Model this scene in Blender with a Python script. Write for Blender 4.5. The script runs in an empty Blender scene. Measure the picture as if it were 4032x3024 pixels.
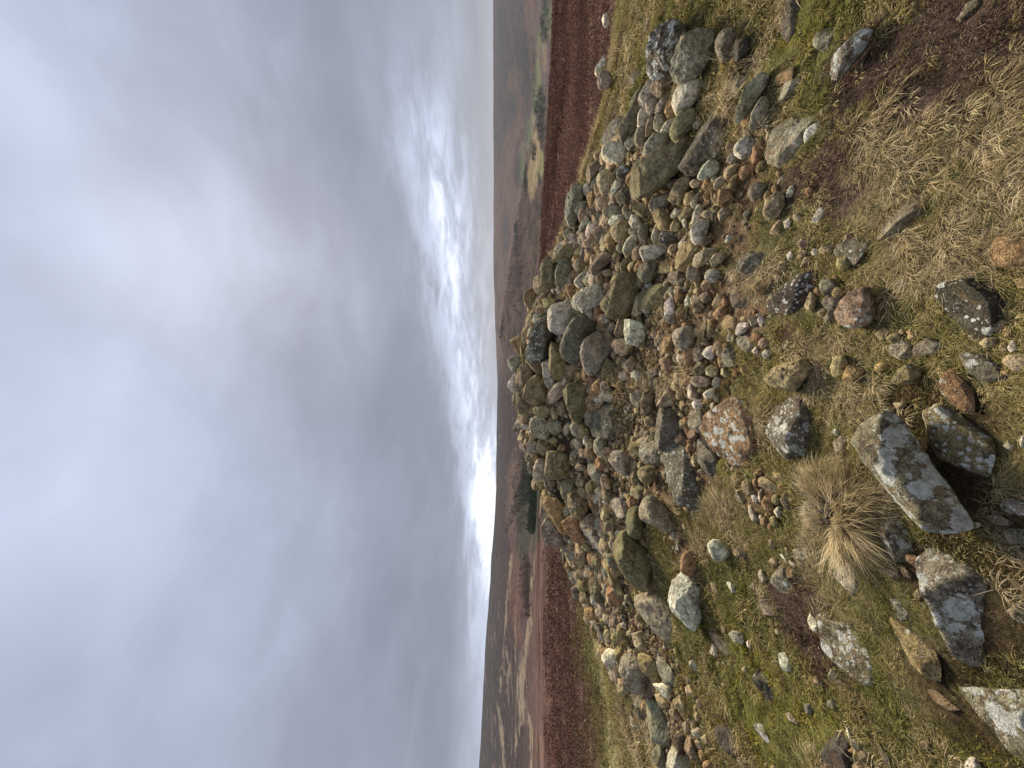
import bpy, math, random
import numpy as np

# ------------------------------------------------------------------ camera, sky, sun, exposure
S = bpy.context.scene
C = S.collection
EYE = (0.0, 0.0, 1.6)
TILT = math.atan(0.037)                        # the camera looks very slightly down
cam_data = bpy.data.cameras.new("camera")
cam = bpy.data.objects.new("camera", cam_data)
C.objects.link(cam)
cam_data.sensor_fit = 'HORIZONTAL'
cam_data.sensor_width = 36.0
cam_data.lens = 13.53
cam_data.clip_start = 0.05
cam_data.clip_end = 30000
from mathutils import Matrix, Vector
fw = Vector((0, math.cos(TILT), -math.sin(TILT)))
dn = Vector((0, -math.sin(TILT), -math.cos(TILT)))
m = Matrix.Identity(4)                         # the photograph was taken with the camera turned on its side
for r in range(3):
    m[r][0] = dn[r]
    m[r][1] = (1, 0, 0)[r]
    m[r][2] = -fw[r]
    m[r][3] = EYE[r]
cam.matrix_world = m
S.camera = cam
S.view_settings.view_transform = 'Standard'
S.view_settings.look = 'None'
S.view_settings.exposure = 0.62
S.view_settings.gamma = 1.0
S.render.resolution_x, S.render.resolution_y = 1024, 768
S.cycles.max_bounces = 5
S.cycles.diffuse_bounces = 3
S.cycles.volume_bounces = 0
S.cycles.use_denoising = True

SUN_AZ, SUN_EL = math.radians(18), math.radians(36)    # behind thin cloud, ahead and a little to the right
sun_data = bpy.data.lights.new("sun", 'SUN')
sun_data.energy = 5.0
sun_data.angle = math.radians(13)
sun_data.color = (1.0, 0.88, 0.71)
sun = bpy.data.objects.new("sun", sun_data)
C.objects.link(sun)
sd = Vector((math.sin(SUN_AZ) * math.cos(SUN_EL), math.cos(SUN_AZ) * math.cos(SUN_EL), math.sin(SUN_EL)))
sun.rotation_euler = sd.to_track_quat('Z', 'Y').to_euler()


class Nodes:
    """A short way to wire shader nodes."""
    def __init__(self, tree):
        self.t = tree
        tree.nodes.clear()

    def n(self, kind, **kw):
        node = self.t.nodes.new(kind)
        for k, v in kw.items():
            setattr(node, k, v)
        return node

    def put(self, sock, v):
        if v is None:
            return
        if isinstance(v, bpy.types.NodeSocket):
            self.t.links.new(v, sock)
        else:
            sock.default_value = v

    def math(self, op, a, b=None, c=None, clamp=False):
        node = self.n('ShaderNodeMath', operation=op, use_clamp=clamp)
        for i, v in enumerate((a, b, c)):
            self.put(node.inputs[i], v)
        return node.outputs[0]

    def vec(self, op, a, b=None):
        node = self.n('ShaderNodeVectorMath', operation=op)
        self.put(node.inputs[0], a)
        if b is not None:
            self.put(node.inputs[3 if op == 'SCALE' else 1], b)
        return node.outputs['Value' if op in ('DOT_PRODUCT', 'LENGTH', 'DISTANCE') else 'Vector']

    def noise(self, v, scale, detail=4.0, rough=0.55, dist=0.0):
        node = self.n('ShaderNodeTexNoise')
        self.put(node.inputs['Vector'], v)
        self.put(node.inputs['Scale'], scale)
        node.inputs['Detail'].default_value = detail
        node.inputs['Roughness'].default_value = rough
        node.inputs['Distortion'].default_value = dist
        return node.outputs['Fac'], node.outputs['Color']

    def voro(self, v, scale, feature='F1', rand=1.0):
        node = self.n('ShaderNodeTexVoronoi', feature=feature)
        self.put(node.inputs['Vector'], v)
        self.put(node.inputs['Scale'], scale)
        node.inputs['Randomness'].default_value = rand
        return node.outputs['Distance']

    def step(self, v, lo, hi, a=0.0, b=1.0):
        node = self.n('ShaderNodeMapRange', interpolation_type='SMOOTHSTEP')
        for i, x in enumerate((v, lo, hi, a, b)):
            self.put(node.inputs[i], x)
        return node.outputs[0]

    def mix(self, f, a, b, blend='MIX'):
        node = self.n('ShaderNodeMix', data_type='RGBA', blend_type=blend)
        self.put(node.inputs[0], f)
        self.put(node.inputs[6], a if isinstance(a, bpy.types.NodeSocket) else (*a, 1) if len(a) == 3 else a)
        self.put(node.inputs[7], b if isinstance(b, bpy.types.NodeSocket) else (*b, 1) if len(b) == 3 else b)
        return node.outputs[2]

    def ramp(self, f, stops):
        node = self.n('ShaderNodeValToRGB')
        e = node.color_ramp.elements
        while len(e) < len(stops):
            e.new(0.5)
        for el, (p, c) in zip(e, stops):
            el.position = p
            el.color = (*c, 1)
        self.put(node.inputs[0], f)
        return node.outputs[0]

    def attr(self, name, out='Fac'):
        return self.n('ShaderNodeAttribute', attribute_name=name).outputs[out]


W = bpy.data.worlds.new("World")
S.world = W
W.use_nodes = True
N = Nodes(W.node_tree)
direction = N.vec('NORMALIZE', N.n('ShaderNodeTexCoord').outputs['Generated'])
sep = N.n('ShaderNodeSeparateXYZ')
N.put(sep.inputs[0], direction)
dx, dy, dz = sep.outputs
el = N.math('MAXIMUM', dz, 0.0)
# the cloud sheet: flat, overhead, so it closes up towards the horizon
k = N.math('DIVIDE', 1.0, N.math('ADD', el, 0.22))
comb = N.n('ShaderNodeCombineXYZ')
N.put(comb.inputs[0], N.math('MULTIPLY', dx, k))
N.put(comb.inputs[1], N.math('MULTIPLY', dy, k))
comb.inputs[2].default_value = 3.7
sheet = comb.outputs[0]
n1, _ = N.noise(sheet, 1.05, 5, 0.5, 0.35)
n2, _ = N.noise(sheet, 3.1, 6, 0.55, 0.5)
comb2 = N.n('ShaderNodeCombineXYZ')
az = N.math('ARCTAN2', dx, dy)
N.put(comb2.inputs[0], N.math('MULTIPLY', az, 3.0))
N.put(comb2.inputs[1], N.math('MULTIPLY', dz, 13.0))
n3, _ = N.noise(comb2.outputs[0], 1.6, 6, 0.6, 0.7)
t = N.math('ADD', 0.27, N.step(el, 0.10, 0.78, 0.0, 0.27))
t = N.math('ADD', t, N.math('MULTIPLY', N.math('SUBTRACT', n1, 0.5), 0.46))
t = N.math('ADD', t, N.math('MULTIPLY', N.math('SUBTRACT', n2, 0.5), 0.36))
# the ragged break in the cloud low down ahead: a sharp dark base above, paling away below
n4, _ = N.noise(comb2.outputs[0], 5.5, 6, 0.62, 0.4)
mid = N.math('MULTIPLY_ADD', az, 0.13, 0.098)
off = N.math('ADD', N.math('SUBTRACT', dz, mid), N.math('MULTIPLY', N.math('SUBTRACT', n3, 0.5), 0.17))
off = N.math('ADD', off, N.math('MULTIPLY', N.math('SUBTRACT', n4, 0.5), 0.07))
wid = N.step(az, -0.7, 0.6, 0.022, 0.060)
low = N.step(az, -0.7, 0.6, 0.05, 0.085)
isup = N.math('GREATER_THAN', off, 0.0)
w_ = N.math('ADD', N.math('MULTIPLY', wid, isup), N.math('MULTIPLY', low, N.math('SUBTRACT', 1.0, isup)))
g = N.math('DIVIDE', off, w_)
g = N.math('POWER', 2.718, N.math('MULTIPLY', N.math('MULTIPLY', g, g), -1.0))
g = N.math('MULTIPLY', g, N.step(az, -1.0, -0.05, 0.12, 1.0))
g = N.math('MULTIPLY', g, N.step(az, 0.82, 0.42))
g = N.math('MULTIPLY', g, N.step(N.math('ADD', n3, N.math('MULTIPLY', n4, 0.5)), 0.55, 0.88, 0.50, 1.0))
t = N.math('ADD', t, N.math('MULTIPLY', g, 0.72))
b = N.math('SUBTRACT', off, N.math('MULTIPLY', wid, 2.0))
b = N.math('DIVIDE', b, 0.13)
b = N.math('POWER', 2.718, N.math('MULTIPLY', N.math('MULTIPLY', b, b), -1.0))
t = N.math('SUBTRACT', t, N.math('MULTIPLY', b, 0.19))
strip = N.math('MULTIPLY', N.step(dz, 0.105, 0.045), N.step(az, 0.0, -0.35))
t = N.math('ADD', t, N.math('MULTIPLY', strip, 0.40))
dusk = N.math('MULTIPLY', N.step(dz, 0.10, 0.0), N.step(az, 0.25, 0.6))
t = N.math('SUBTRACT', t, N.math('MULTIPLY', dusk, 0.10))
for (bx, by, bz, rad, amt) in ((0.24, 0.70, 0.60, 0.20, 0.17), (0.05, 0.72, 0.66, 0.16, 0.09), (-0.15, 0.62, 0.75, 0.25, 0.08),
                               (-0.05, 0.90, 0.33, 0.30, -0.13), (0.42, 0.80, 0.36, 0.24, -0.12), (-0.5, 0.8, 0.25, 0.35, -0.10), (0.5, 0.52, 0.68, 0.22, 0.10)):
    warp = N.vec('ADD', direction, N.vec('SCALE', N.vec('SUBTRACT', N.noise(sheet, 2.2, 4)[1], (0.5, 0.5, 0.5)), 0.35))
    dist = N.vec('DISTANCE', warp, tuple(Vector((bx, by, bz)).normalized()))
    t = N.math('ADD', t, N.step(dist, rad, rad * 0.15, 0.0, amt))
cloud = N.ramp(t, ((0.0, (2.1, 2.25, 2.8)), (0.28, (2.75, 2.95, 3.65)), (0.50, (3.7, 4.05, 5.15)), (0.72, (4.9, 5.45, 6.9)), (0.9, (7.2, 7.7, 8.8)), (1.0, (9.2, 9.5, 10.0))))
sky = N.n('ShaderNodeTexSky', sky_type='NISHITA', sun_disc=False)
sky.sun_elevation = SUN_EL
sky.sun_rotation = SUN_AZ
above = N.mix(0.94, sky.outputs[0], cloud)
bg = N.n('ShaderNodeBackground')
N.put(bg.inputs[0], above)
bg.inputs[1].default_value = 0.083
out = N.n('ShaderNodeOutputWorld')
N.put(out.inputs[0], bg.outputs[0])


# ------------------------------------------------------------------ helpers
def mesh_object(name, verts, faces, mat, attrs=None, smooth=True, parent=None):
    """Link one mesh object; faces is an (n, 3) or (n, 4) array; attrs maps a name to one value per vertex."""
    verts = np.asarray(verts, dtype=np.float32)
    faces = np.asarray(faces, dtype=np.int32)
    me = bpy.data.meshes.new(name)
    me.vertices.add(len(verts))
    me.vertices.foreach_set('co', verts.ravel())
    k = faces.shape[1]
    me.loops.add(faces.size)
    me.loops.foreach_set('vertex_index', faces.ravel())
    me.polygons.add(len(faces))
    me.polygons.foreach_set('loop_start', np.arange(0, faces.size, k, dtype=np.int32))
    me.polygons.foreach_set('loop_total', np.full(len(faces), k, dtype=np.int32))
    for an, av in (attrs or {}).items():
        av = np.asarray(av, dtype=np.float32)
        if av.ndim == 2:
            a = me.attributes.new(an, 'FLOAT_COLOR', 'POINT')
            a.data.foreach_set('color', np.concatenate([av, np.ones((len(av), 1), np.float32)], 1).ravel())
        else:
            a = me.attributes.new(an, 'FLOAT', 'POINT')
            a.data.foreach_set('value', av)
    me.update(calc_edges=True)
    me.polygons.foreach_set('use_smooth', np.full(len(faces), smooth))
    me.materials.append(mat)
    o = bpy.data.objects.new(name, me)
    o.parent = parent
    C.objects.link(o)
    return o


def tag(o, label=None, category=None, group=None, kind=None):
    for key, v in (('label', label), ('category', category), ('group', group), ('kind', kind)):
        if v:
            o[key] = v
    return o


def hash3(i, j, k, seed=0):
    h = (i * 374761393 + j * 668265263 + k * 1274126177 + seed * 974711) & 0x7fffffff
    h = ((h ^ (h >> 13)) * 1103515245) & 0x7fffffff
    return ((h ^ (h >> 16)) & 0xffff) / 65535.0


def vnoise(p, seed=0):
    """Value noise, -1 to 1, at (n, 3) points."""
    p = np.asarray(p, dtype=np.float64)
    i = np.floor(p).astype(np.int64)
    f = p - i
    f = f * f * (3 - 2 * f)
    r = 0
    for a in (0, 1):
        for b in (0, 1):
            for c in (0, 1):
                w = (f[:, 0] if a else 1 - f[:, 0]) * (f[:, 1] if b else 1 - f[:, 1]) * (f[:, 2] if c else 1 - f[:, 2])
                r = r + w * hash3(i[:, 0] + a, i[:, 1] + b, i[:, 2] + c, seed)
    return r * 2 - 1


def fbm(p, octaves=4, seed=0, gain=0.5):
    p = np.asarray(p, dtype=np.float64)
    r, a = 0, 1.0
    for k in range(octaves):
        r = r + a * vnoise(p, seed + k)
        p = p * 2.03 + 11.7
        a *= gain
    return r


def fbm2(x, y, s, octaves=4, seed=0):
    x = np.asarray(x, dtype=np.float64)
    sh = x.shape
    p = np.stack([x.ravel() * s, np.asarray(y, dtype=np.float64).ravel() * s, np.full(x.size, 0.5)], 1)
    return fbm(p, octaves, seed).reshape(sh)


def smooth(x, a, b):
    t = np.clip((x - a) / (b - a), 0, 1)
    return t * t * (3 - 2 * t)


def material(name):
    mt = bpy.data.materials.new(name)
    mt.use_nodes = True
    return mt, Nodes(mt.node_tree)


def finish(N, color, rough=0.9, bump=None, strength=0.5, distance=0.01, spec=0.25):
    p = N.n('ShaderNodeBsdfPrincipled')
    N.put(p.inputs['Base Color'], color)
    N.put(p.inputs['Roughness'], rough)
    p.inputs['Specular IOR Level'].default_value = spec
    if bump is not None:
        bn = N.n('ShaderNodeBump')
        bn.inputs['Strength'].default_value = strength
        bn.inputs['Distance'].default_value = distance
        N.put(bn.inputs['Height'], bump)
        N.put(p.inputs['Normal'], bn.outputs[0])
    o = N.n('ShaderNodeOutputMaterial')
    N.put(o.inputs[0], p.outputs[0])
    return p


# ------------------------------------------------------------------ materials
def make_stone_material():
    mt, N = material("weathered_sandstone")
    pos = N.n('ShaderNodeNewGeometry').outputs['Position']
    nz = N.n('ShaderNodeSeparateXYZ')
    N.put(nz.inputs[0], N.n('ShaderNodeNewGeometry').outputs['Normal'])
    up = nz.outputs[2]
    base = N.attr('Col', 'Color')
    lich, moss = N.attr('lich'), N.attr('moss')
    big, bigc = N.noise(pos, 9.0, 5, 0.6)
    mid, _ = N.noise(pos, 38.0, 5, 0.65)
    fine, _ = N.noise(pos, 170.0, 4, 0.7)
    grain, _ = N.noise(pos, 520.0, 2, 0.6)
    shade = N.math('ADD', N.math('MULTIPLY', big, 0.6), N.math('ADD', N.math('MULTIPLY', mid, 0.8), N.math('MULTIPLY', fine, 0.8)))
    shade = N.step(shade, 0.88, 1.30, 0.34, 1.70)
    shade = N.math('MULTIPLY', shade, N.math('MULTIPLY_ADD', lich, -0.30, 1.0))
    cc = N.n('ShaderNodeCombineColor')
    for i in range(3):
        N.put(cc.inputs[i], shade)
    col = N.mix(1.0, base, cc.outputs[0], 'MULTIPLY')
    pits = N.math('MULTIPLY', N.step(N.voro(pos, 95.0), 0.34, 0.16), N.step(N.noise(pos, 26.0, 3)[0], 0.44, 0.60))
    col = N.mix(N.math('MULTIPLY', pits, 0.55), col, (0.045, 0.038, 0.028))
    # iron stain and dark weathering crust
    stain = N.step(N.noise(pos, 14.0, 5, 0.6, 0.6)[0], 0.52, 0.64)
    col = N.mix(N.math('MULTIPLY', stain, 0.45), col, (0.22, 0.12, 0.055))
    crust = N.step(N.noise(pos, 21.0, 6, 0.72, 0.3)[0], 0.50, 0.62)
    col = N.mix(N.math('MULTIPLY', crust, N.math('MULTIPLY_ADD', lich, 0.75, 0.14), clamp=True), col, (0.055, 0.046, 0.034))
    # thin grey-green crustose lichen
    film = N.step(N.noise(pos, 11.0, 6, 0.72, 0.2)[0], 0.50, 0.66)
    film = N.math('MULTIPLY', film, N.step(fine, 0.38, 0.6))
    col = N.mix(N.math('MULTIPLY', film, N.math('MULTIPLY_ADD', lich, 0.42, 0.12), clamp=True), col, (0.36, 0.35, 0.24))
    # white lichen: round spots and merged patches
    wp = N.vec('ADD', pos, N.vec('SCALE', N.vec('SUBTRACT', N.noise(pos, 70.0, 5, 0.7)[1], (0.5, 0.5, 0.5)), 0.016))
    sp = N.voro(wp, 42.0)
    where = N.noise(pos, 9.0, 3, 0.5)[0]
    rad = N.math('MULTIPLY', N.step(where, 0.36, 0.66), N.math('MULTIPLY', lich, 0.54))
    spots = N.step(N.math('SUBTRACT', sp, rad), 0.012, -0.018)
    wp2 = N.vec('ADD', pos, N.vec('SCALE', N.vec('SUBTRACT', N.noise(pos, 34.0, 7, 0.72)[1], (0.5, 0.5, 0.5)), 0.075))
    sp2 = N.voro(wp2, 13.0)
    rad2 = N.math('MULTIPLY', N.step(N.noise(pos, 5.0, 3, 0.5)[0], 0.38, 0.60), N.math('MULTIPLY', N.math('SUBTRACT', lich, 0.35), 0.85))
    patches = N.step(N.math('SUBTRACT', sp2, rad2), 0.010, -0.016)
    sp3 = N.voro(wp, 88.0)
    dots = N.step(N.math('SUBTRACT', sp3, N.math('MULTIPLY', N.step(N.noise(pos, 17.0, 3)[0], 0.42, 0.68), N.math('MULTIPLY', lich, 0.36))), 0.02, -0.03)
    spots = N.math('MAXIMUM', spots, dots)
    white = N.math('MULTIPLY', N.math('MAXIMUM', spots, patches), N.step(up, -0.5, 0.1))
    white = N.math('MULTIPLY', white, N.step(lich, 0.02, 0.15))
    wcol = N.mix(N.step(N.math('ADD', mid, N.math('MULTIPLY', fine, 0.7)), 0.72, 0.98), (0.40, 0.415, 0.35), (0.74, 0.74, 0.66))
    col = N.mix(N.math('MULTIPLY', white, 0.95), col, wcol)
    # moss and algae
    mm = N.math('MULTIPLY', moss, N.step(N.math('ADD', N.noise(pos, 8.0, 5, 0.6)[0], N.math('MULTIPLY', mid, 0.5)), 0.66, 0.98))
    mcol = N.mix(N.step(fine, 0.35, 0.65), (0.075, 0.064, 0.024), (0.215, 0.180, 0.052))
    col = N.mix(N.math('MULTIPLY', mm, 0.72, clamp=True), col, mcol)
    h = N.math('ADD', N.math('MULTIPLY', mid, 0.8), N.math('ADD', N.math('MULTIPLY', fine, 0.45), N.math('MULTIPLY', grain, 0.16)))
    h = N.math('ADD', h, N.math('SUBTRACT', N.math('MULTIPLY', white, 0.14), N.math('MULTIPLY', pits, 0.35)))
    finish(N, col, 0.92, h, 1.0, 0.032, 0.15)
    return mt


STONE = make_stone_material()


def make_ground_material():
    mt, N = material("turf_and_soil")
    pos = N.n('ShaderNodeNewGeometry').outputs['Position']
    base = N.attr('Col', 'Color')
    a, _ = N.noise(pos, 14.0, 6, 0.65)
    b, _ = N.noise(pos, 75.0, 5, 0.7)
    c, _ = N.noise(pos, 260.0, 3, 0.7)
    s = N.step(N.math('ADD', N.math('MULTIPLY', a, 0.6), N.math('ADD', N.math('MULTIPLY', b, 0.8), N.math('MULTIPLY', c, 0.5))), 0.78, 1.14, 0.40, 1.65)
    cc = N.n('ShaderNodeCombineColor')
    for i in range(3):
        N.put(cc.inputs[i], s)
    col = N.mix(1.0, base, cc.outputs[0], 'MULTIPLY')
    grit = N.step(N.voro(pos, 120.0), 0.30, 0.18)
    grit = N.math('MULTIPLY', grit, N.step(N.noise(pos, 30.0, 2)[0], 0.5, 0.62))
    col = N.mix(N.math('MULTIPLY', grit, 0.4), col, (0.30, 0.24, 0.17))
    finish(N, col, 0.95, N.math('ADD', N.math('MULTIPLY', a, 1.2), N.math('ADD', b, N.math('MULTIPLY', c, 0.5))), 0.9, 0.02, 0.1)
    return mt


def make_land_material():
    mt, N = material("moor_land_cover")
    pos = N.n('ShaderNodeNewGeometry').outputs['Position']
    base = N.attr('Col', 'Color')
    a, _ = N.noise(pos, 0.9, 5, 0.65)
    b, _ = N.noise(pos, 0.06, 6, 0.65)
    st = N.vec('MULTIPLY', pos, (0.010, 0.05, 0.05))
    c, _ = N.noise(st, 1.0, 6, 0.65)
    s = N.step(N.math('ADD', N.math('MULTIPLY', a, 0.5), N.math('ADD', N.math('MULTIPLY', b, 0.6), N.math('MULTIPLY', c, 0.6))), 0.68, 1.02, 0.50, 1.50)
    cc = N.n('ShaderNodeCombineColor')
    for i in range(3):
        N.put(cc.inputs[i], s)
    finish(N, N.mix(1.0, base, cc.outputs[0], 'MULTIPLY'), 1.0, None, spec=0.0)
    return mt


def make_leaf_material(name, translucent=0.25):
    mt, N = material(name)
    base = N.attr('Col', 'Color')
    d = N.n('ShaderNodeBsdfDiffuse')
    N.put(d.inputs[0], base)
    tr = N.n('ShaderNodeBsdfTranslucent')
    N.put(tr.inputs[0], base)
    mx = N.n('ShaderNodeMixShader')
    mx.inputs[0].default_value = translucent
    N.put(mx.inputs[1], d.outputs[0])
    N.put(mx.inputs[2], tr.outputs[0])
    o = N.n('ShaderNodeOutputMaterial')
    N.put(o.inputs[0], mx.outputs[0])
    return mt


GROUND, LAND = make_ground_material(), make_land_material()
BLADE, FROND = make_leaf_material("grass_blades"), make_leaf_material("dead_bracken", 0.15)

# ------------------------------------------------------------------ the ground we stand on
rng = np.random.default_rng(11)


def mound(x, y):
    sx = np.where(x < -.0814, 5.9391, 5.8102)
    sy = np.where(y < 6.9328, 3.4205, 5.4413)
    q = ((x + .0814) / sx) ** 2 + ((y - 6.9328) / sy) ** 2
    z = 2.1102 / (1 + q) ** 2.5378 + .0082 * x - .12 - .0262 * np.maximum(y - 1.5, 0) ** 2
    z = z - .0262 * np.maximum(-1.5 - y, 0) ** 2 - .012 * np.maximum(np.abs(x) - 6, 0) ** 2
    return z + .018 * np.sin(2.3 * x + 1.1 * y) * np.sin(1.7 * y - .8 * x + 1) + .008 * np.sin(6.1 * x - 2 * y + 2) * np.sin(5.3 * y + 1.4 * x)


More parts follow.
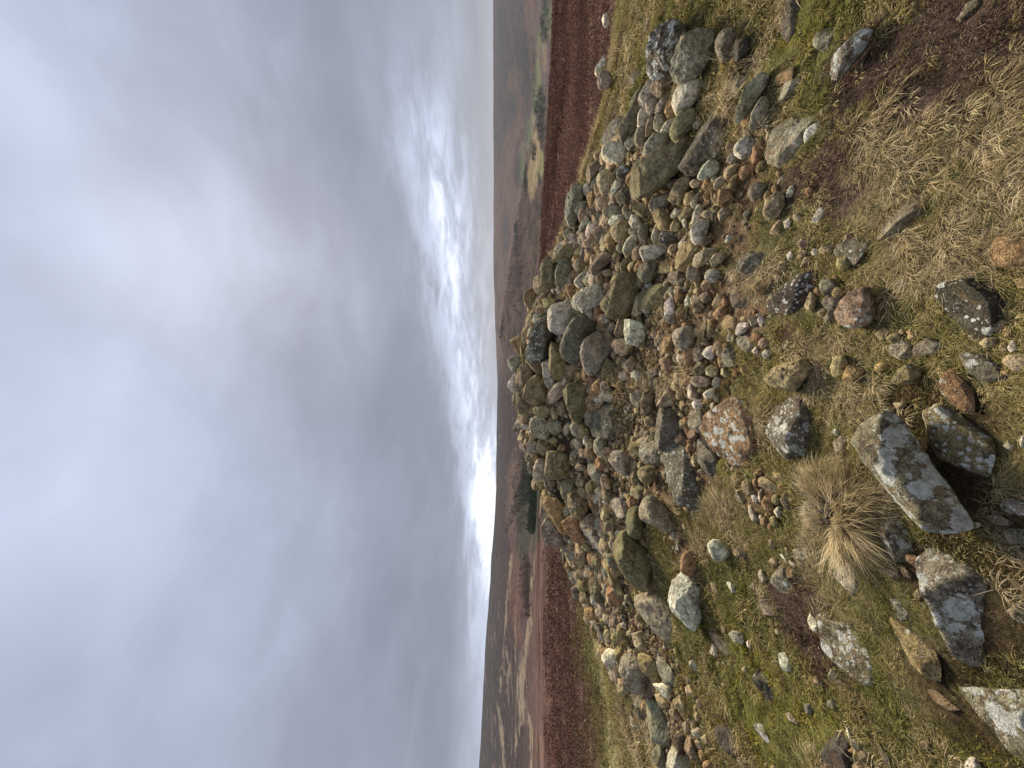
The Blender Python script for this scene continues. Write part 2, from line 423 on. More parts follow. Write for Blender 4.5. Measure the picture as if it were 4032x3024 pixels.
# Surveyed stones: name, category, label, group, surface code (colour, lichen, moss, shape), centre in mm, the way it lies, half thickness in mm, outline in mm
STONES = [
('flat_stone','flat stone','olive-tan flat slab standing at the crest beside the white-spotted long boulder','stones of the cairn','y00s',(901,6302,1084),(107,-578,809),69,(-228,36,-207,-112,47,-130,200,-88,227,-24,133,75,6,145)),
('boulder','boulder','long dark boulder densely spotted with small white lichens near the crest','stones of the cairn','d40a',(670,5617,978),(-2,-819,574),148,(-337,165,-328,32,-267,-105,71,-210,328,-152,312,-47,161,76,-130,203,-294,220)),
('boulder','boulder','large pale grey-green rounded boulder beside the white-spotted long boulder','stones of the cairn','l11r',(889,5159,738),(-53,-785,618),157,(-208,68,-187,-46,-23,-172,71,-191,147,-174,220,13,199,100,135,165,-24,195,-143,163)),
('boulder','boulder','dark mottled oblong boulder lying against the pale grey-green one','stones of the cairn','d20r',(548,4744,603),(-48,-777,628),164,(-303,93,-165,-71,98,-215,198,-211,289,-133,300,-35,146,120,-40,215,-179,233,-279,169)),
('boulder','boulder','smooth grey oblong boulder next to the dark mottled one','stones of the cairn','g10r',(337,4445,450),(-44,-746,664),148,(-246,141,-165,-20,-8,-158,200,-93,251,-27,132,144,-41,169,-216,182)),
('stone','stone','pointed yellow-brown stone below the white-spotted boulder, dark at its tip','stones of the cairn','y00a',(304,5223,783),(-11,-809,588),105,(-263,-8,-179,-120,-5,-110,187,-18,269,79,183,116,-19,128,-186,60)),
('stone','stone','light grey elongated stone beside the pointed yellow-brown one','stones of the cairn','l10a',(127,5412,874),(6,-825,566),85,(-195,-6,-122,-105,6,-75,195,13,151,108,59,99,-150,38)),
('stone','stone','rust-brown jagged stone on the skyline beside the lichen-spotted boulder','stones of the cairn','o01a',(698,6676,1241),(87,-682,726),103,(-184,-47,56,-161,183,-118,121,48,56,185,-122,53)),
('stone','stone','narrow tan stone tucked between the rust skyline stone and the spotted boulder','stones of the cairn','y00a',(510,6224,1169),(19,-787,617),64,(-150,-82,-1,-58,150,37,62,79,-43,66,-119,9)),
('stone','stone','dark grey lump on the skyline beside the rust-brown jagged stone','stones of the cairn','g10r',(335,6594,1289),(25,-709,705),108,(-142,4,-63,-98,45,-155,132,-68,143,60,50,165,-79,93)),
('stone','stone','brownish grey wedge between the skyline lump and the light elongated stone','stones of the cairn','b00a',(239,5791,1042),(26,-807,589),72,(-109,-70,-108,-133,56,-124,111,-58,83,135,-1,49)),
('stone','stone','big brown-grey angular block just under the skyline, split face upward','stones of the cairn','b01a',(126,6009,1169),(45,-810,585),108,(-169,49,-132,-83,-58,-127,57,-149,167,-40,118,109,14,152,-117,148)),
('stone','stone','pale grey-green upright stone edging the skyline beside the brown-grey block','stones of the cairn','l00a',(20,6676,1329),(37,-678,734),84,(-159,-17,-155,-106,161,-84,144,-18,46,77,-84,91)),
('boulder','boulder','big dull brown boulder with cracked face, under the brown-grey crest block','stones of the cairn','b01a',(-94,5641,1026),(2,-821,571),134,(-210,-73,-167,-179,-61,-193,112,-118,213,-11,193,51,15,192,-109,200,-188,81)),
('cobble','cobble','pinkish grey oblong cobble leaning below the dull brown cracked boulder','stones of the cairn','p00r',(-106,5225,779),(31,-818,575),85,(-157,50,-11,-80,115,-127,158,-97,123,-3,-36,135,-150,121)),
('boulder','boulder','green-grey jagged boulder with an orange stain, pink flake at its foot','stones of the cairn','m11a',(-252,4827,609),(27,-784,620),126,(-241,-34,-131,-104,-35,-162,180,-140,224,-88,242,53,168,142,131,173,61,163)),
('flat_stone','flat stone','rust-coloured flat slab propped beside the green-grey jagged boulder','stones of the cairn','o00s',(-199,4663,450),(-8,-490,872),50,(-130,-89,59,-138,136,-139,43,102,-16,144,-124,6)),
('boulder','boulder','long brown angular boulder along the crest, above the yellow-lichened stone','stones of the cairn','b01a',(-304,5983,1171),(14,-817,577),108,(-192,-26,-141,-156,-2,-104,192,35,145,152,14,157,-141,93)),
('stone','stone','yellow-lichened rounded stone between the brown crest boulder and round grey cobble','stones of the cairn','y21r',(-396,5558,948),(30,-817,577),90,(-85,52,-81,-69,-41,-148,77,-134,87,1,28,151,-26,148)),
('cobble','cobble','smooth round grey cobble, the most ball-like, just below the crest','stones of the cairn','g00r',(-646,5594,977),(16,-827,563),125,(-153,-76,-59,-162,85,-143,165,-66,147,100,47,167,-59,140,-120,61)),
('stone','stone','grey-green blocky stone at the crest below the pinkish white one','stones of the cairn','g01a',(-984,5982,1056),(-49,-793,607),72,(-97,-79,89,-113,101,3,55,102,-89,73)),
('stone','stone','mossy grey pointed stone at the crest next to the big yellow-lichened block','stones of the cairn','m00a',(-921,5593,903),(-4,-821,571),75,(-126,58,-56,-123,22,-108,116,71,-24,126)),
('stone','stone','tan angular stone in the gravel strip below the round grey cobble','stones of the cairn','t00a',(-591,4794,522),(39,-782,622),47,(-91,35,-75,-2,-20,-73,34,-45,82,40,-38,71)),
('half_buried_stone','half-buried stone','half-buried dark boulder with scattered white lichen and grass at its edges','stones of the cairn','d31s',(-442,4389,334),(-14,-436,900),86,(-192,106,-160,-80,-54,-212,80,-243,167,-174,178,50,86,148,3,233,-100,269)),
('stone','stone','mossy grey stone with rough top standing in gravel by the smooth grey boulder','stones of the cairn','m11a',(169,4300,346),(-5,-719,695),65,(-119,-2,-43,-81,49,-71,120,19,24,83,-92,84)),
('boulder','boulder','cream-coloured smooth boulder, the brightest on the upper cairn','stones of the cairn','w00a',(514,3793,230),(-62,-655,753),79,(-127,-6,-82,-79,4,-106,67,-82,132,31,128,88,28,108,-77,91)),
('stone','stone','pinkish brown stone touching the bright cream boulder','stones of the cairn','p00a',(387,4035,278),(-55,-674,736),69,(-93,2,-64,-95,9,-122,90,-23,88,75,40,123,-22,106)),
('stone','stone','brown-grey rough stone behind the bright cream boulder','stones of the cairn','b00a',(613,4076,290),(-99,-691,716),60,(-113,61,-87,-41,23,-78,104,-90,108,-5,-73,88)),
('stone','stone','rust-brown stone wedged between the mossy peaked boulder and the crest boulders','stones of the cairn','o00a',(821,4500,411),(-85,-717,691),46,(-96,-17,36,-59,94,6,59,47,-61,51)),
('stone','stone','tan tapered stone beside the mossy peaked boulder, near the cream one','stones of the cairn','t00a',(754,3777,206),(-123,-644,755),46,(-90,21,-55,-26,61,-75,89,-21,34,35,-40,73)),
('stone','stone','brown-grey rounded stone at the edge of the bare soil below the cream boulder','stones of the cairn','b00r',(188,3896,236),(-23,-655,755),52,(-87,0,-38,-63,17,-65,87,-6,-13,66,-42,62)),
('stone','stone','cream cube-shaped stone on bare soil beside a brown-grey rounded one','stones of the cairn','w00a',(83,3804,210),(-20,-648,761),37,(-62,-8,-27,-54,28,-51,62,8,32,55,-15,51)),
('half_buried_stone','half-buried stone','half-buried grey stone in turf with a green grass tuft against it','stones of the cairn','g00s',(-107,4351,334),(18,-466,885),40,(-98,-25,-73,-124,38,-50,99,70,23,128,-52,111)),
('stone','stone','brown stone flecked with white in gravel beside the mossy rough-topped stone','stones of the cairn','b20a',(31,4635,466),(10,-757,654),46,(-73,42,-61,-56,39,-66,73,7,-17,68)),
('half_buried_stone','half-buried stone',"half-buried rust slab in gravel next to the dark mottled boulder's lower end",'stones of the cairn','o01s',(74,4916,558),(-2,-529,849),42,(-95,17,-36,-115,92,-83,62,120,-35,120)),
('half_buried_stone','half-buried stone','half-buried reddish brown rough rock between the cream boulder and the grey oblong one','stones of the cairn','b00s',(513,4359,332),(-62,-435,898),34,(-103,-28,-16,-81,100,-2,59,79,-59,76)),
('half_buried_stone','half-buried stone','half-buried tan dome-shaped stone crusted all over with yellowish lichen','stones of the cairn','y20s',(-650,3826,197),(51,-331,942),40,(-88,99,-71,-40,0,-128,64,-83,72,41,-19,134)),
('stone','stone','brown round stone speckled with lichen at the edge of the reddish soil','stones of the cairn','b20r',(-185,3606,185),(38,-624,780),58,(-109,-6,-43,-59,68,-44,109,15,18,59,-69,44)),
('half_buried_stone','half-buried stone','half-buried flat grey stone in soil beside the lichen-speckled brown one','stones of the cairn','g00s',(-147,3872,195),(-19,-322,947),31,(-86,31,-53,-68,85,-86,56,13,-41,88)),
('flat_stone','flat stone','upright grey slab-like block standing on the skyline above the bracken','stones of the cairn','g10a',(2522,5447,501),(-146,-692,707),121,(-285,98,-165,4,74,-163,185,-175,270,-110,237,34,138,108,-65,167,-160,166)),
('stone','stone','grey ribbed stone leaning against the upright skyline block','stones of the cairn','g00a',(2419,5303,431),(-127,-695,708),61,(-104,14,-28,-77,72,-83,110,15,40,76,-35,84)),
('cobble','cobble','egg-shaped pinkish tan cobble standing on end near the skyline','stones of the cairn','p00r',(2408,4574,300),(-206,-615,761),89,(-120,56,-120,-6,-47,-96,26,-105,111,-66,151,10,111,78,-32,90)),
('boulder','boulder','pale round boulder at the grassy skyline edge, smooth as a cushion','stones of the cairn','l00r',(2659,4383,255),(-228,-599,768),102,(-130,-20,-111,-115,-56,-146,46,-105,146,41,125,109,55,155,-27,116)),
('boulder','boulder','brown-grey boulder under the grass lip between the pale cushion and the egg cobble','stones of the cairn','b01a',(2845,5062,324),(-222,-637,738),86,(-145,91,-105,-1,-27,-118,87,-172,76,-35,61,63,31,137,-90,173)),
('stone','stone','orange-brown wedge of stone beside the egg-shaped cobble','stones of the cairn','o00a',(2431,5046,359),(-134,-685,716),57,(-109,45,-72,-49,-8,-69,117,-25,98,51,2,57)),
('stone','stone','dark stone blotched white with lichen, beside the egg-shaped cobble','stones of the cairn','d40a',(2321,4184,219),(-241,-613,752),50,(-72,-40,-10,-74,57,-50,93,21,11,76,-64,41)),
('stone','stone','light grey angular stone below the egg-shaped pinkish cobble','stones of the cairn','l20a',(2245,4354,248),(-226,-619,752),45,(-68,43,-20,-62,42,-83,71,-18,-7,73,-44,86)),
('stone','stone',"dark grey angular stone close to the big mossy slab boulder's grey end",'stones of the cairn','d00a',(2049,4135,235),(-197,-624,756),60,(-109,-32,-72,-77,33,-96,77,-28,39,90,-51,68)),
('stone','stone','grey block in the upper cairn above a light oblong cobble','stones of the cairn','g00r',(1944,4340,284),(-173,-636,752),68,(-53,58,-32,-119,41,-78,107,53,62,116,7,93)),
('cobble','cobble','light oblong cobble lying across the top of the round tan-grey one','stones of the cairn','l00r',(1833,4258,270),(-161,-636,754),51,(-28,83,-27,-97,25,-86,61,24,23,102)),
('cobble','cobble','round tan-grey cobble, nearly spherical, in the middle of the upper cairn','stones of the cairn','t00r',(1648,4102,277),(-180,-642,746),78,(-113,2,-59,-80,30,-104,89,-52,87,40,29,92,-17,104,-82,74)),
('cobble','cobble','pale greenish lens-shaped cobble standing on edge below the round tan-grey one','stones of the cairn','l01r',(1440,3910,231),(-176,-635,753),63,(-91,21,-28,-59,35,-91,84,-77,57,26,-14,88,-88,74)),
('stone','stone','pale angular chunk beside the round tan-grey cobble','stones of the cairn','l00a',(1642,3866,204),(-192,-633,750),43,(-80,-7,-49,-52,50,-53,83,12,33,58,-10,48)),
('stone','stone','dark angular stone between the pale chunk and the olive tan cobble','stones of the cairn','d00a',(1459,3707,182),(-165,-624,764),47,(-106,-25,67,-65,95,-2,32,43,-80,39)),
('stone','stone','brown rounded stone beside the pale lens-shaped cobble','stones of the cairn','b00r',(1303,3789,201),(-148,-622,769),48,(-67,19,-37,-48,40,-64,71,-10,29,51,-36,54)),
('stone','stone','rust-tinted angular stone beside the round tan-grey cobble','stones of the cairn','o00a',(1592,4309,309),(-140,-675,725),53,(-98,21,-79,-42,22,-75,101,-10,26,66,-27,66)),
('cobble','cobble','dark brown cobble between the pinkish white stone and the rust-tinted one','stones of the cairn','b00r',(1825,4592,351),(-111,-691,715),63,(-59,58,-48,-45,7,-104,56,-63,88,45,20,103)),
('stone','stone','pinkish white flat-faced stone, brightest near the skyline block','stones of the cairn','w00a',(1960,4878,403),(-120,-709,695),51,(-72,38,-46,-35,48,-93,84,-6,1,86,-46,88)),
('stone','stone','grey-green angular stone above the pinkish white one','stones of the cairn','g01a',(2031,4732,344),(-142,-690,710),45,(-69,2,-42,-69,42,-62,74,10,11,78)),
('stone','stone','long pale stone slanting below the upright skyline block','stones of the cairn','l00a',(2116,5080,437),(-108,-706,700),50,(-90,88,27,-118,72,-125,81,-43,33,52,-63,128)),
('cobble','cobble','olive tan cobble just below the egg-shaped pinkish one','stones of the cairn','t00r',(2204,4644,311),(-183,-650,738),59,(-61,44,-53,-65,30,-101,78,-9,35,85)),
('flat_stone','flat stone','orange flat slab slanting against the end of the big mossy slab boulder','stones of the cairn','o00s',(2227,4066,164),(-17,-310,951),28,(-89,49,43,-77,87,-48,79,29,-24,79)),
('boulder','boulder','green-grey angular stone beyond the grey end of the mossy slab boulder','stones of the cairn','m01a',(1725,3775,184),(-199,-626,754),46,(-90,-16,-10,-78,43,-74,68,1,31,74,-56,15)),
('boulder','boulder','olive mossy boulder on the skyline with a white flake across its top','stones of the cairn','m02a',(1868,5452,635),(-50,-761,647),99,(-128,-115,-80,-178,82,-148,106,28,5,192,-73,199,-107,17)),
('boulder','boulder','dark mossy craggy boulder on the skyline, yellowish patch on top','stones of the cairn','m02a',(1678,5801,832),(-25,-766,642),128,(-218,-88,-139,-107,150,-168,212,-75,187,57,62,130,-113,172,-216,76)),
('boulder','boulder','pinkish brown slab wrapped round the foot of the dark mossy craggy boulder','stones of the cairn','p00s',(1591,6081,846),(116,-617,779),78,(-191,12,-186,-269,-114,-254,161,107,216,182,90,264,-101,180)),
('stone','stone','dark grey rectangular block beside the dark mossy craggy boulder','stones of the cairn','d00a',(1551,5376,681),(-30,-775,631),101,(-188,-4,-49,-114,114,-122,178,-39,179,49,12,119,-149,97)),
('stone','stone','pale tan cube-like stone near the dark grey rectangular block','stones of the cairn','t00a',(1555,5016,524),(-62,-729,682),61,(-106,25,-34,-93,63,-89,105,-25,41,94)),
('stone','stone','grey smooth stone under the pale tan cube-like one','stones of the cairn','g00r',(1326,4894,527),(-83,-735,672),71,(-115,-11,-30,-89,87,-92,86,-12,7,95,-57,76)),
('stone','stone','pale two-toned stone touching the grey smooth one under the tan cube','stones of the cairn','l00a',(1300,4689,449),(-113,-719,685),45,(-66,48,-53,-64,20,-45,86,20,22,71)),
('stone','stone','brown angular stone with large white lichen dots below the pale tan cube','stones of the cairn','b30a',(1404,4452,389),(-119,-713,691),79,(-93,126,-69,47,-6,-121,58,-150,96,-105,119,23,48,136,-25,150)),
('stone','stone','rough pale tan stone at the tip of the mossy peaked boulder','stones of the cairn','t10a',(1144,4200,301),(-102,-694,713),43,(-69,56,-6,-66,61,-76,74,0,-18,71)),
('boulder','boulder','mossy peaked boulder with a rusty ridge, centre of the upper cairn','stones of the cairn','m12a',(918,3956,319),(-115,-675,729),135,(-205,-50,-99,-159,44,-213,159,-172,205,-56,-6,200,-77,235,-151,180,-204,78)),
('boulder','boulder','large pale olive boulder with a flat sloping face next to the mossy peaked one','stones of the cairn','l11a',(1037,4627,498),(-99,-726,680),125,(-158,48,-127,-108,-62,-203,29,-229,115,-195,147,-77,92,137,47,232,-24,224,-106,170)),
('stone','stone','yellow-lichened stone on the skyline between the craggy mossy boulder and spotted one','stones of the cairn','y21a',(1433,6376,1032),(42,-729,684),98,(-178,25,-94,-65,19,-142,174,-44,121,88,-12,147,-91,131)),
('stone','stone','yellowish flat stone at the crest between the skyline lichen stone and pale boulder','stones of the cairn','y00a',(1203,5657,838),(-6,-781,625),60,(-80,-46,6,-109,72,-17,63,111,-64,80)),
('rock','rock','small white rock at the edge of the bracken, farthest along the grass edge','stones of the cairn','w00a',(5059,6063,-28),(-334,-437,835),58,(-70,121,-49,-96,61,-124,51,-40,-6,131)),
('rock','rock','grey rounded rock below a white one at the bracken edge','stones of the cairn','g00r',(3994,5017,195),(-277,-540,795),74,(-95,-3,-71,-78,12,-98,114,3,68,82,-22,105)),
('boulder','boulder','angular boulder thickly spotted with white lichen in the grass','stones of the cairn','d50a',(2796,3169,185),(-402,-464,789),116,(-166,18,-65,-147,-1,-163,103,-139,167,-34,181,47,151,106,79,154,-20,197,-82,180)),
('boulder','boulder','grey rugged boulder with lichen streaks, leaning on the white-spotted one','stones lying in the turf','g31a',(2446,2817,144),(-365,-434,824),99,(-130,34,-97,-75,-9,-156,43,-160,114,-87,153,-9,90,97,25,164,-34,176,-90,133)),
('boulder','boulder','dark rounded boulder sunk in long grass beside the grey rugged one','stones lying in the turf','d00r',(2262,2510,80),(-369,-425,826),54,(-83,6,-42,-44,43,-68,82,-19,71,26,11,60,-59,57)),
('stone','stone','brown wedge stone under the white-spotted angular boulder','stones of the cairn','b01a',(2663,3383,133),(-357,-514,780),64,(-68,74,-61,-39,-38,-107,22,-117,99,-29,74,95,-9,85)),
('stone','stone','light grey stone with pale lichen next to the brown wedge','stones of the cairn','l20a',(2816,3646,156),(-319,-524,790),59,(-90,49,-83,-41,23,-98,77,-70,53,17,10,87,-49,108)),
('half_buried_stone','half-buried stone','half-buried dark stone lying in the grass edge above the light lichen stone','stones of the cairn','d21s',(3339,4129,99),(0,-182,983),35,(-69,47,-64,-101,10,-118,53,-28,62,125,16,106)),
('stone','stone','dark flat stone at the grass edge of the cairn below the half-buried one','stones of the cairn','d01a',(3001,3958,156),(-318,-516,796),51,(-99,-15,22,-118,19,28,-23,124,-84,52)),
('boulder','boulder','pale green-grey rounded boulder with one dark hollow','stones lying in the turf','l01r',(2256,2990,112),(-331,-474,816),79,(-71,22,-55,-59,-4,-112,49,-111,103,-44,103,33,45,102,-7,116,-64,105)),
('cobble','cobble','grey-brown cobble between the light lichen stone and the pale tapering cobble','stones of the cairn','g00r',(2610,3586,138),(-336,-533,777),46,(-47,49,-39,-18,14,-74,66,-26,59,41,-8,62)),
('stone','stone','slim grey stone slanting beside the pale green-grey rounded boulder','stones of the cairn','g10a',(2532,3418,109),(-335,-528,780),38,(-61,38,17,-85,45,-79,28,27,-18,89,-47,82)),
('stone','stone','orange-brown broken stone in the gap above the pale green-grey boulder','stones of the cairn','o00a',(2390,3295,94),(-311,-520,796),39,(-75,-29,48,-43,71,3,25,51,-49,44)),
('cobble','cobble','pale greenish tapering cobble beside the big dark flat boulder','stones of the cairn','l01r',(2629,3740,162),(-329,-529,782),56,(-87,30,-50,-43,32,-71,79,-49,44,36,-40,88,-54,83)),
('boulder','boulder','big dark flat boulder near the grass edge, above the pale tapering cobble','stones of the cairn','d01a',(2705,3961,203),(-304,-528,793),83,(-92,155,-76,-38,58,-179,122,-55,100,16,0,165)),
('flat_stone','flat stone','flat dark slab with white lichen at the grass edge beside the cushion-like boulder','stones of the cairn','d31s',(3107,4673,163),(39,-273,961),74,(-213,-123,-48,-260,23,-200,131,19,105,141,16,287,-103,84)),
('stone','stone','pale narrow stone standing beside the flat lichened slab','stones of the cairn','l00a',(2610,4055,185),(-282,-553,784),52,(-90,44,-79,-34,50,-93,63,-8,24,64,-16,81)),
('stone','stone','grey pear-shaped stone beside the pale narrow one','stones of the cairn','g00r',(2481,3823,168),(-322,-540,777),57,(-98,11,-59,-35,37,-85,83,-16,38,52,-41,66)),
('stone','stone','dark brown narrow stone between two grey cobbles under the pale tapering one','stones of the cairn','b00r',(2469,3632,137),(-330,-534,779),43,(-64,35,-27,-35,44,-68,66,-26,38,20,-46,70)),
('cobble','cobble','grey cobble next to the dark brown narrow stone','stones of the cairn','g00r',(2388,3472,118),(-312,-533,787),43,(-60,29,-26,-46,51,-39,80,8,-4,60)),
('cobble','cobble','light oval cobble tucked under the olive-grey leaning boulder','stones of the cairn','l00r',(2265,3314,102),(-289,-527,799),42,(-53,16,-36,-28,-5,-84,31,-44,33,29,2,89)),
('stone','stone','olive-grey leaning boulder below the pale green-grey rounded one','stones lying in the turf','m01r',(2086,3056,107),(-302,-512,804),71,(-73,91,-40,-89,13,-109,77,-78,95,-18,23,101,-34,111)),
('boulder','boulder','big rounded grey-brown boulder touching the big mossy slab boulder','stones of the cairn','g00r',(2146,3426,152),(-281,-535,797),84,(-83,37,-69,-65,-19,-126,45,-108,94,-31,97,67,35,128,-42,122)),
('stone','stone','brown round stone between the rounded grey-brown boulder and the dark lichened slab','stones of the cairn','b00r',(1992,3118,81),(-286,-525,802),37,(-50,8,-30,-41,18,-51,47,-11,25,44,-10,53)),
('flat_stone','flat stone','large dark sloping slab with white lichen dashes beside the big mossy boulder','stones lying in the turf','d31s',(1805,2829,17),(-32,-183,983),90,(-184,-172,-148,-240,-51,-228,68,-174,159,-109,194,1,177,81,152,176,98,256,-59,298,-115,221,-180,-121)),
('half_buried_stone','half-buried stone','half-buried pink stone with white lichen in grass below the pale green-grey boulder','stones lying in the turf','p20s',(2115,2783,29),(-126,-144,982),19,(-45,-59,-3,-57,56,20,35,64,-36,7)),
('boulder','boulder','biggest mossy boulder, a thick slab with yellow-green moss along its side','stones of the cairn','m03a',(1849,3294,195),(-277,-543,793),129,(-118,73,-111,-23,-54,-242,-15,-264,54,-256,124,-137,159,5,172,97,145,199,60,286,-32,313,-97,234)),
('stone','stone','grey-green angular stone at the lower end of the biggest mossy boulder','stones of the cairn','m00a',(1584,3100,111),(-211,-520,827),60,(-112,11,15,-104,63,-93,82,-41,58,24,-12,109,-62,75)),
('stone','stone','dark stone in the shadow under the biggest mossy boulder','stones of the cairn','d00a',(1725,3278,93),(-250,-535,807),31,(-46,10,2,-67,31,-33,57,49,13,46)),
('stone','stone','blue-grey rough block near the lower end of the biggest mossy boulder','stones of the cairn','g10a',(1622,3421,132),(-216,-568,794),59,(-67,77,-52,-41,4,-93,52,-97,83,4,96,57,-12,99)),
('cobble','cobble','olive tan blocky cobble beside the blue-grey rough block','stones of the cairn','y00r',(1463,3368,132),(-174,-569,804),60,(-102,-24,-72,-66,-2,-56,89,-5,90,64,42,71,-69,41)),
('cobble','cobble','grey cobble leaning between the olive tan blocky one and the lichen-splashed stone','stones of the cairn','g00r',(1388,3484,139),(-148,-598,788),41,(-78,34,-41,-10,27,-51,85,-17,0,47,-49,52)),
('stone','stone','dark stone with one white lichen splash on its face','stones of the cairn','d40a',(1263,3294,130),(-156,-572,805),45,(-63,-5,-35,-66,32,-67,77,37,-9,78)),
('cobble','cobble','pale grey cobble lying against the large dark lichened slab','stones lying in the turf','l10r',(1545,2724,79),(-214,-498,840),46,(-48,-14,-32,-66,15,-71,53,-26,45,26,-6,79,-34,60)),
('cobble','cobble','tan oval cobble in grass beside an orange-brown one','stones lying in the turf','t00r',(1401,2484,56),(-240,-478,845),30,(-33,39,-14,-22,10,-53,30,-40,39,13,6,50)),
('cobble','cobble','orange-brown oval cobble in grass beside a tan one','stones lying in the turf','o00r',(1323,2347,44),(-241,-462,854),28,(-28,32,-12,-24,4,-45,32,-24,44,18,11,42)),
('cobble','cobble','orange cobble wedged under the lichened half-buried slab, above the oval pair','stones lying in the turf','o00r',(1360,2267,39),(-258,-445,857),25,(-39,19,-12,-26,33,-28,45,7,22,24)),
('cobble','cobble','grey cobble in grass near the tan and orange-brown oval pair','stones lying in the turf','g00r',(1392,2611,63),(-218,-500,838),28,(-31,31,-25,-3,-2,-42,31,-30,40,6,7,41)),
('cobble','cobble','olive-grey long cobble in grass under the tan and orange-brown oval pair','stones lying in the turf','y00r',(1330,2480,51),(-226,-486,844),25,(-37,28,-23,-12,24,-48,34,-21,-8,45)),
('cobble','cobble','round grey speckled cobble alone in the turf','stones lying in the turf','g10r',(1150,2248,48),(-201,-460,865),34,(-40,26,-30,-13,2,-46,35,-32,54,16,28,41,-9,46)),
('boulder','boulder','pinkish grey angular boulder ringed by small brown pebbles','stones lying in the turf','p00a',(997,2100,56),(-193,-452,871),39,(-63,27,-56,-13,-21,-46,29,-58,62,-26,47,35,-2,54,-38,57)),
('stone','stone',"bright orange broken stone in the grass at the cairn's edge",'stones lying in the turf','o00a',(1255,2541,66),(-204,-504,840),33,(-37,5,-23,-29,10,-49,59,-4,67,32,-13,51,-36,50)),
('stone','stone','pale tan pointed stone in grass near the bright orange one','stones lying in the turf','t00a',(1146,2566,65),(-179,-509,842),26,(-46,17,-22,-32,36,-37,50,-2,16,33)),
('cobble','cobble','pale grey elongated cobble above the pale green smooth one','stones lying in the turf','l00r',(1286,2863,93),(-203,-515,833),35,(-59,33,-43,-23,16,-45,58,-33,40,1,-43,52)),
('cobble','cobble','pale green smooth cobble beside the bright green grass tuft','stones lying in the turf','l01r',(1125,2796,104),(-189,-514,837),53,(-80,-3,-16,-46,34,-71,74,-38,61,15,6,65,-32,74,-70,53)),
('cobble','cobble','tan oval cobble between the pale elongated one and the pointed tan stone','stones lying in the turf','t00r',(1467,2987,90),(-197,-513,835),35,(-58,-25,37,-40,51,11,-8,42,-49,20)),
('stone','stone','pale triangular stone in the gravel beside the brown-tan one','stones of the cairn','l00a',(1435,3184,97),(-187,-530,827),30,(-45,-36,7,-57,44,2,7,55,-30,29)),
('stone','stone','brown-tan angular stone beside the pale triangular one','stones lying in the turf','b00a',(1365,3005,92),(-197,-516,834),28,(-43,23,-24,-37,19,-40,54,-1,-5,46)),
('half_buried_stone','half-buried stone','half-buried yellow-olive flat stone above the pink pair','stones lying in the turf','y01s',(1035,3050,77),(-44,-208,977),42,(-105,34,-47,-87,48,-103,95,-54,108,42,20,93,-74,111)),
('boulder','boulder','pale angular boulder next to the stone with the white lichen splash','stones of the cairn','l01a',(1201,3475,173),(-137,-605,784),62,(-58,16,-28,-108,16,-124,73,-9,95,81,24,124,-45,89)),
('stone','stone','pink elongated stone by the bright green grass tuft','stones lying in the turf','p00a',(912,2726,99),(-149,-506,850),43,(-51,60,-35,1,10,-75,36,-93,57,-22,47,57,-22,95)),
('stone','stone','pink stubby stone touching the elongated pink one','stones lying in the turf','p00a',(840,2892,99),(-130,-525,841),36,(-69,0,-50,-40,13,-43,58,-13,79,29,34,44,-19,37)),
('stone','stone','tan stone with an orange end, beside the elongated pink one','stones lying in the turf','t00a',(855,2596,83),(-142,-504,852),30,(-35,37,-25,-17,4,-59,36,-33,48,10,8,59)),
('stone','stone','round white-lichened stone below the two pink ones','stones lying in the turf','l30r',(765,2652,89),(-140,-505,852),35,(-45,-13,-24,-49,17,-42,45,13,21,51,-29,38)),
('flat_stone','flat stone','dark slate-grey slab with three white lichen spots, flat in the turf','stones lying in the turf','d10s',(737,2294,37),(-53,-228,972),34,(-59,-25,-24,-89,28,-110,68,-1,68,72,-11,119,-54,53)),
('stone','stone','orange and pink tilted stone alone in the grass below the slate-grey slab','stones lying in the turf','o10a',(574,2208,45),(-135,-504,853),30,(-50,6,-28,-22,15,-57,34,-55,35,9,11,56,-27,38)),
('stone','stone','tan angular stone in turf beside a white triangular pebble','stones lying in the turf','t00a',(882,2115,34),(-180,-467,866),20,(-46,4,-29,-18,17,-31,35,-25,17,2,-22,33)),
('flat_stone','flat stone','black slab with white lichen edge, pebbles heaped along its lower side','stones lying in the turf','k40s',(472,2021,-5),(-36,-206,978),41,(-99,87,-45,-47,-11,-110,39,-135,70,-123,91,-81,89,-1,44,82,-2,153,-57,143)),
('stone','stone','cream rectangular stone in the gravel below the mossy half-buried rock','stones of the cairn','w00a',(670,3223,134),(-88,-573,815),42,(-88,-28,-67,-38,11,-39,75,-29,30,43,-71,55)),
('stone','stone','purple-grey angular stone in the tan gravel patch','stones lying in the turf','v00a',(637,2756,87),(-125,-524,843),28,(-43,10,-29,-40,8,-52,39,-23,9,52)),
('stone','stone','pale tan wedge stone beside the purple-grey angular one','stones lying in the turf','t00a',(610,2855,97),(-106,-542,834),34,(-70,-9,-38,-49,65,-12,49,49,-11,34)),
('stone','stone','tan pointed stone below the purple-grey angular one','stones lying in the turf','t00a',(585,2624,75),(-141,-514,846),24,(-46,30,-45,-18,-4,-32,48,-18,-18,36)),
('half_buried_stone','half-buried stone','half-buried mossy rock below the mossy peaked boulder','stones of the cairn','m02s',(816,3560,138),(-67,-264,962),62,(-105,100,-104,-61,-49,-190,30,-234,100,-95,102,77,66,225,-53,268)),
('half_buried_stone','half-buried stone','half-buried reddish flat stone beside a green grass tuft','stones of the cairn','v00s',(894,3198,98),(-16,-252,968),27,(-60,7,-42,-70,45,-61,67,73,-4,74)),
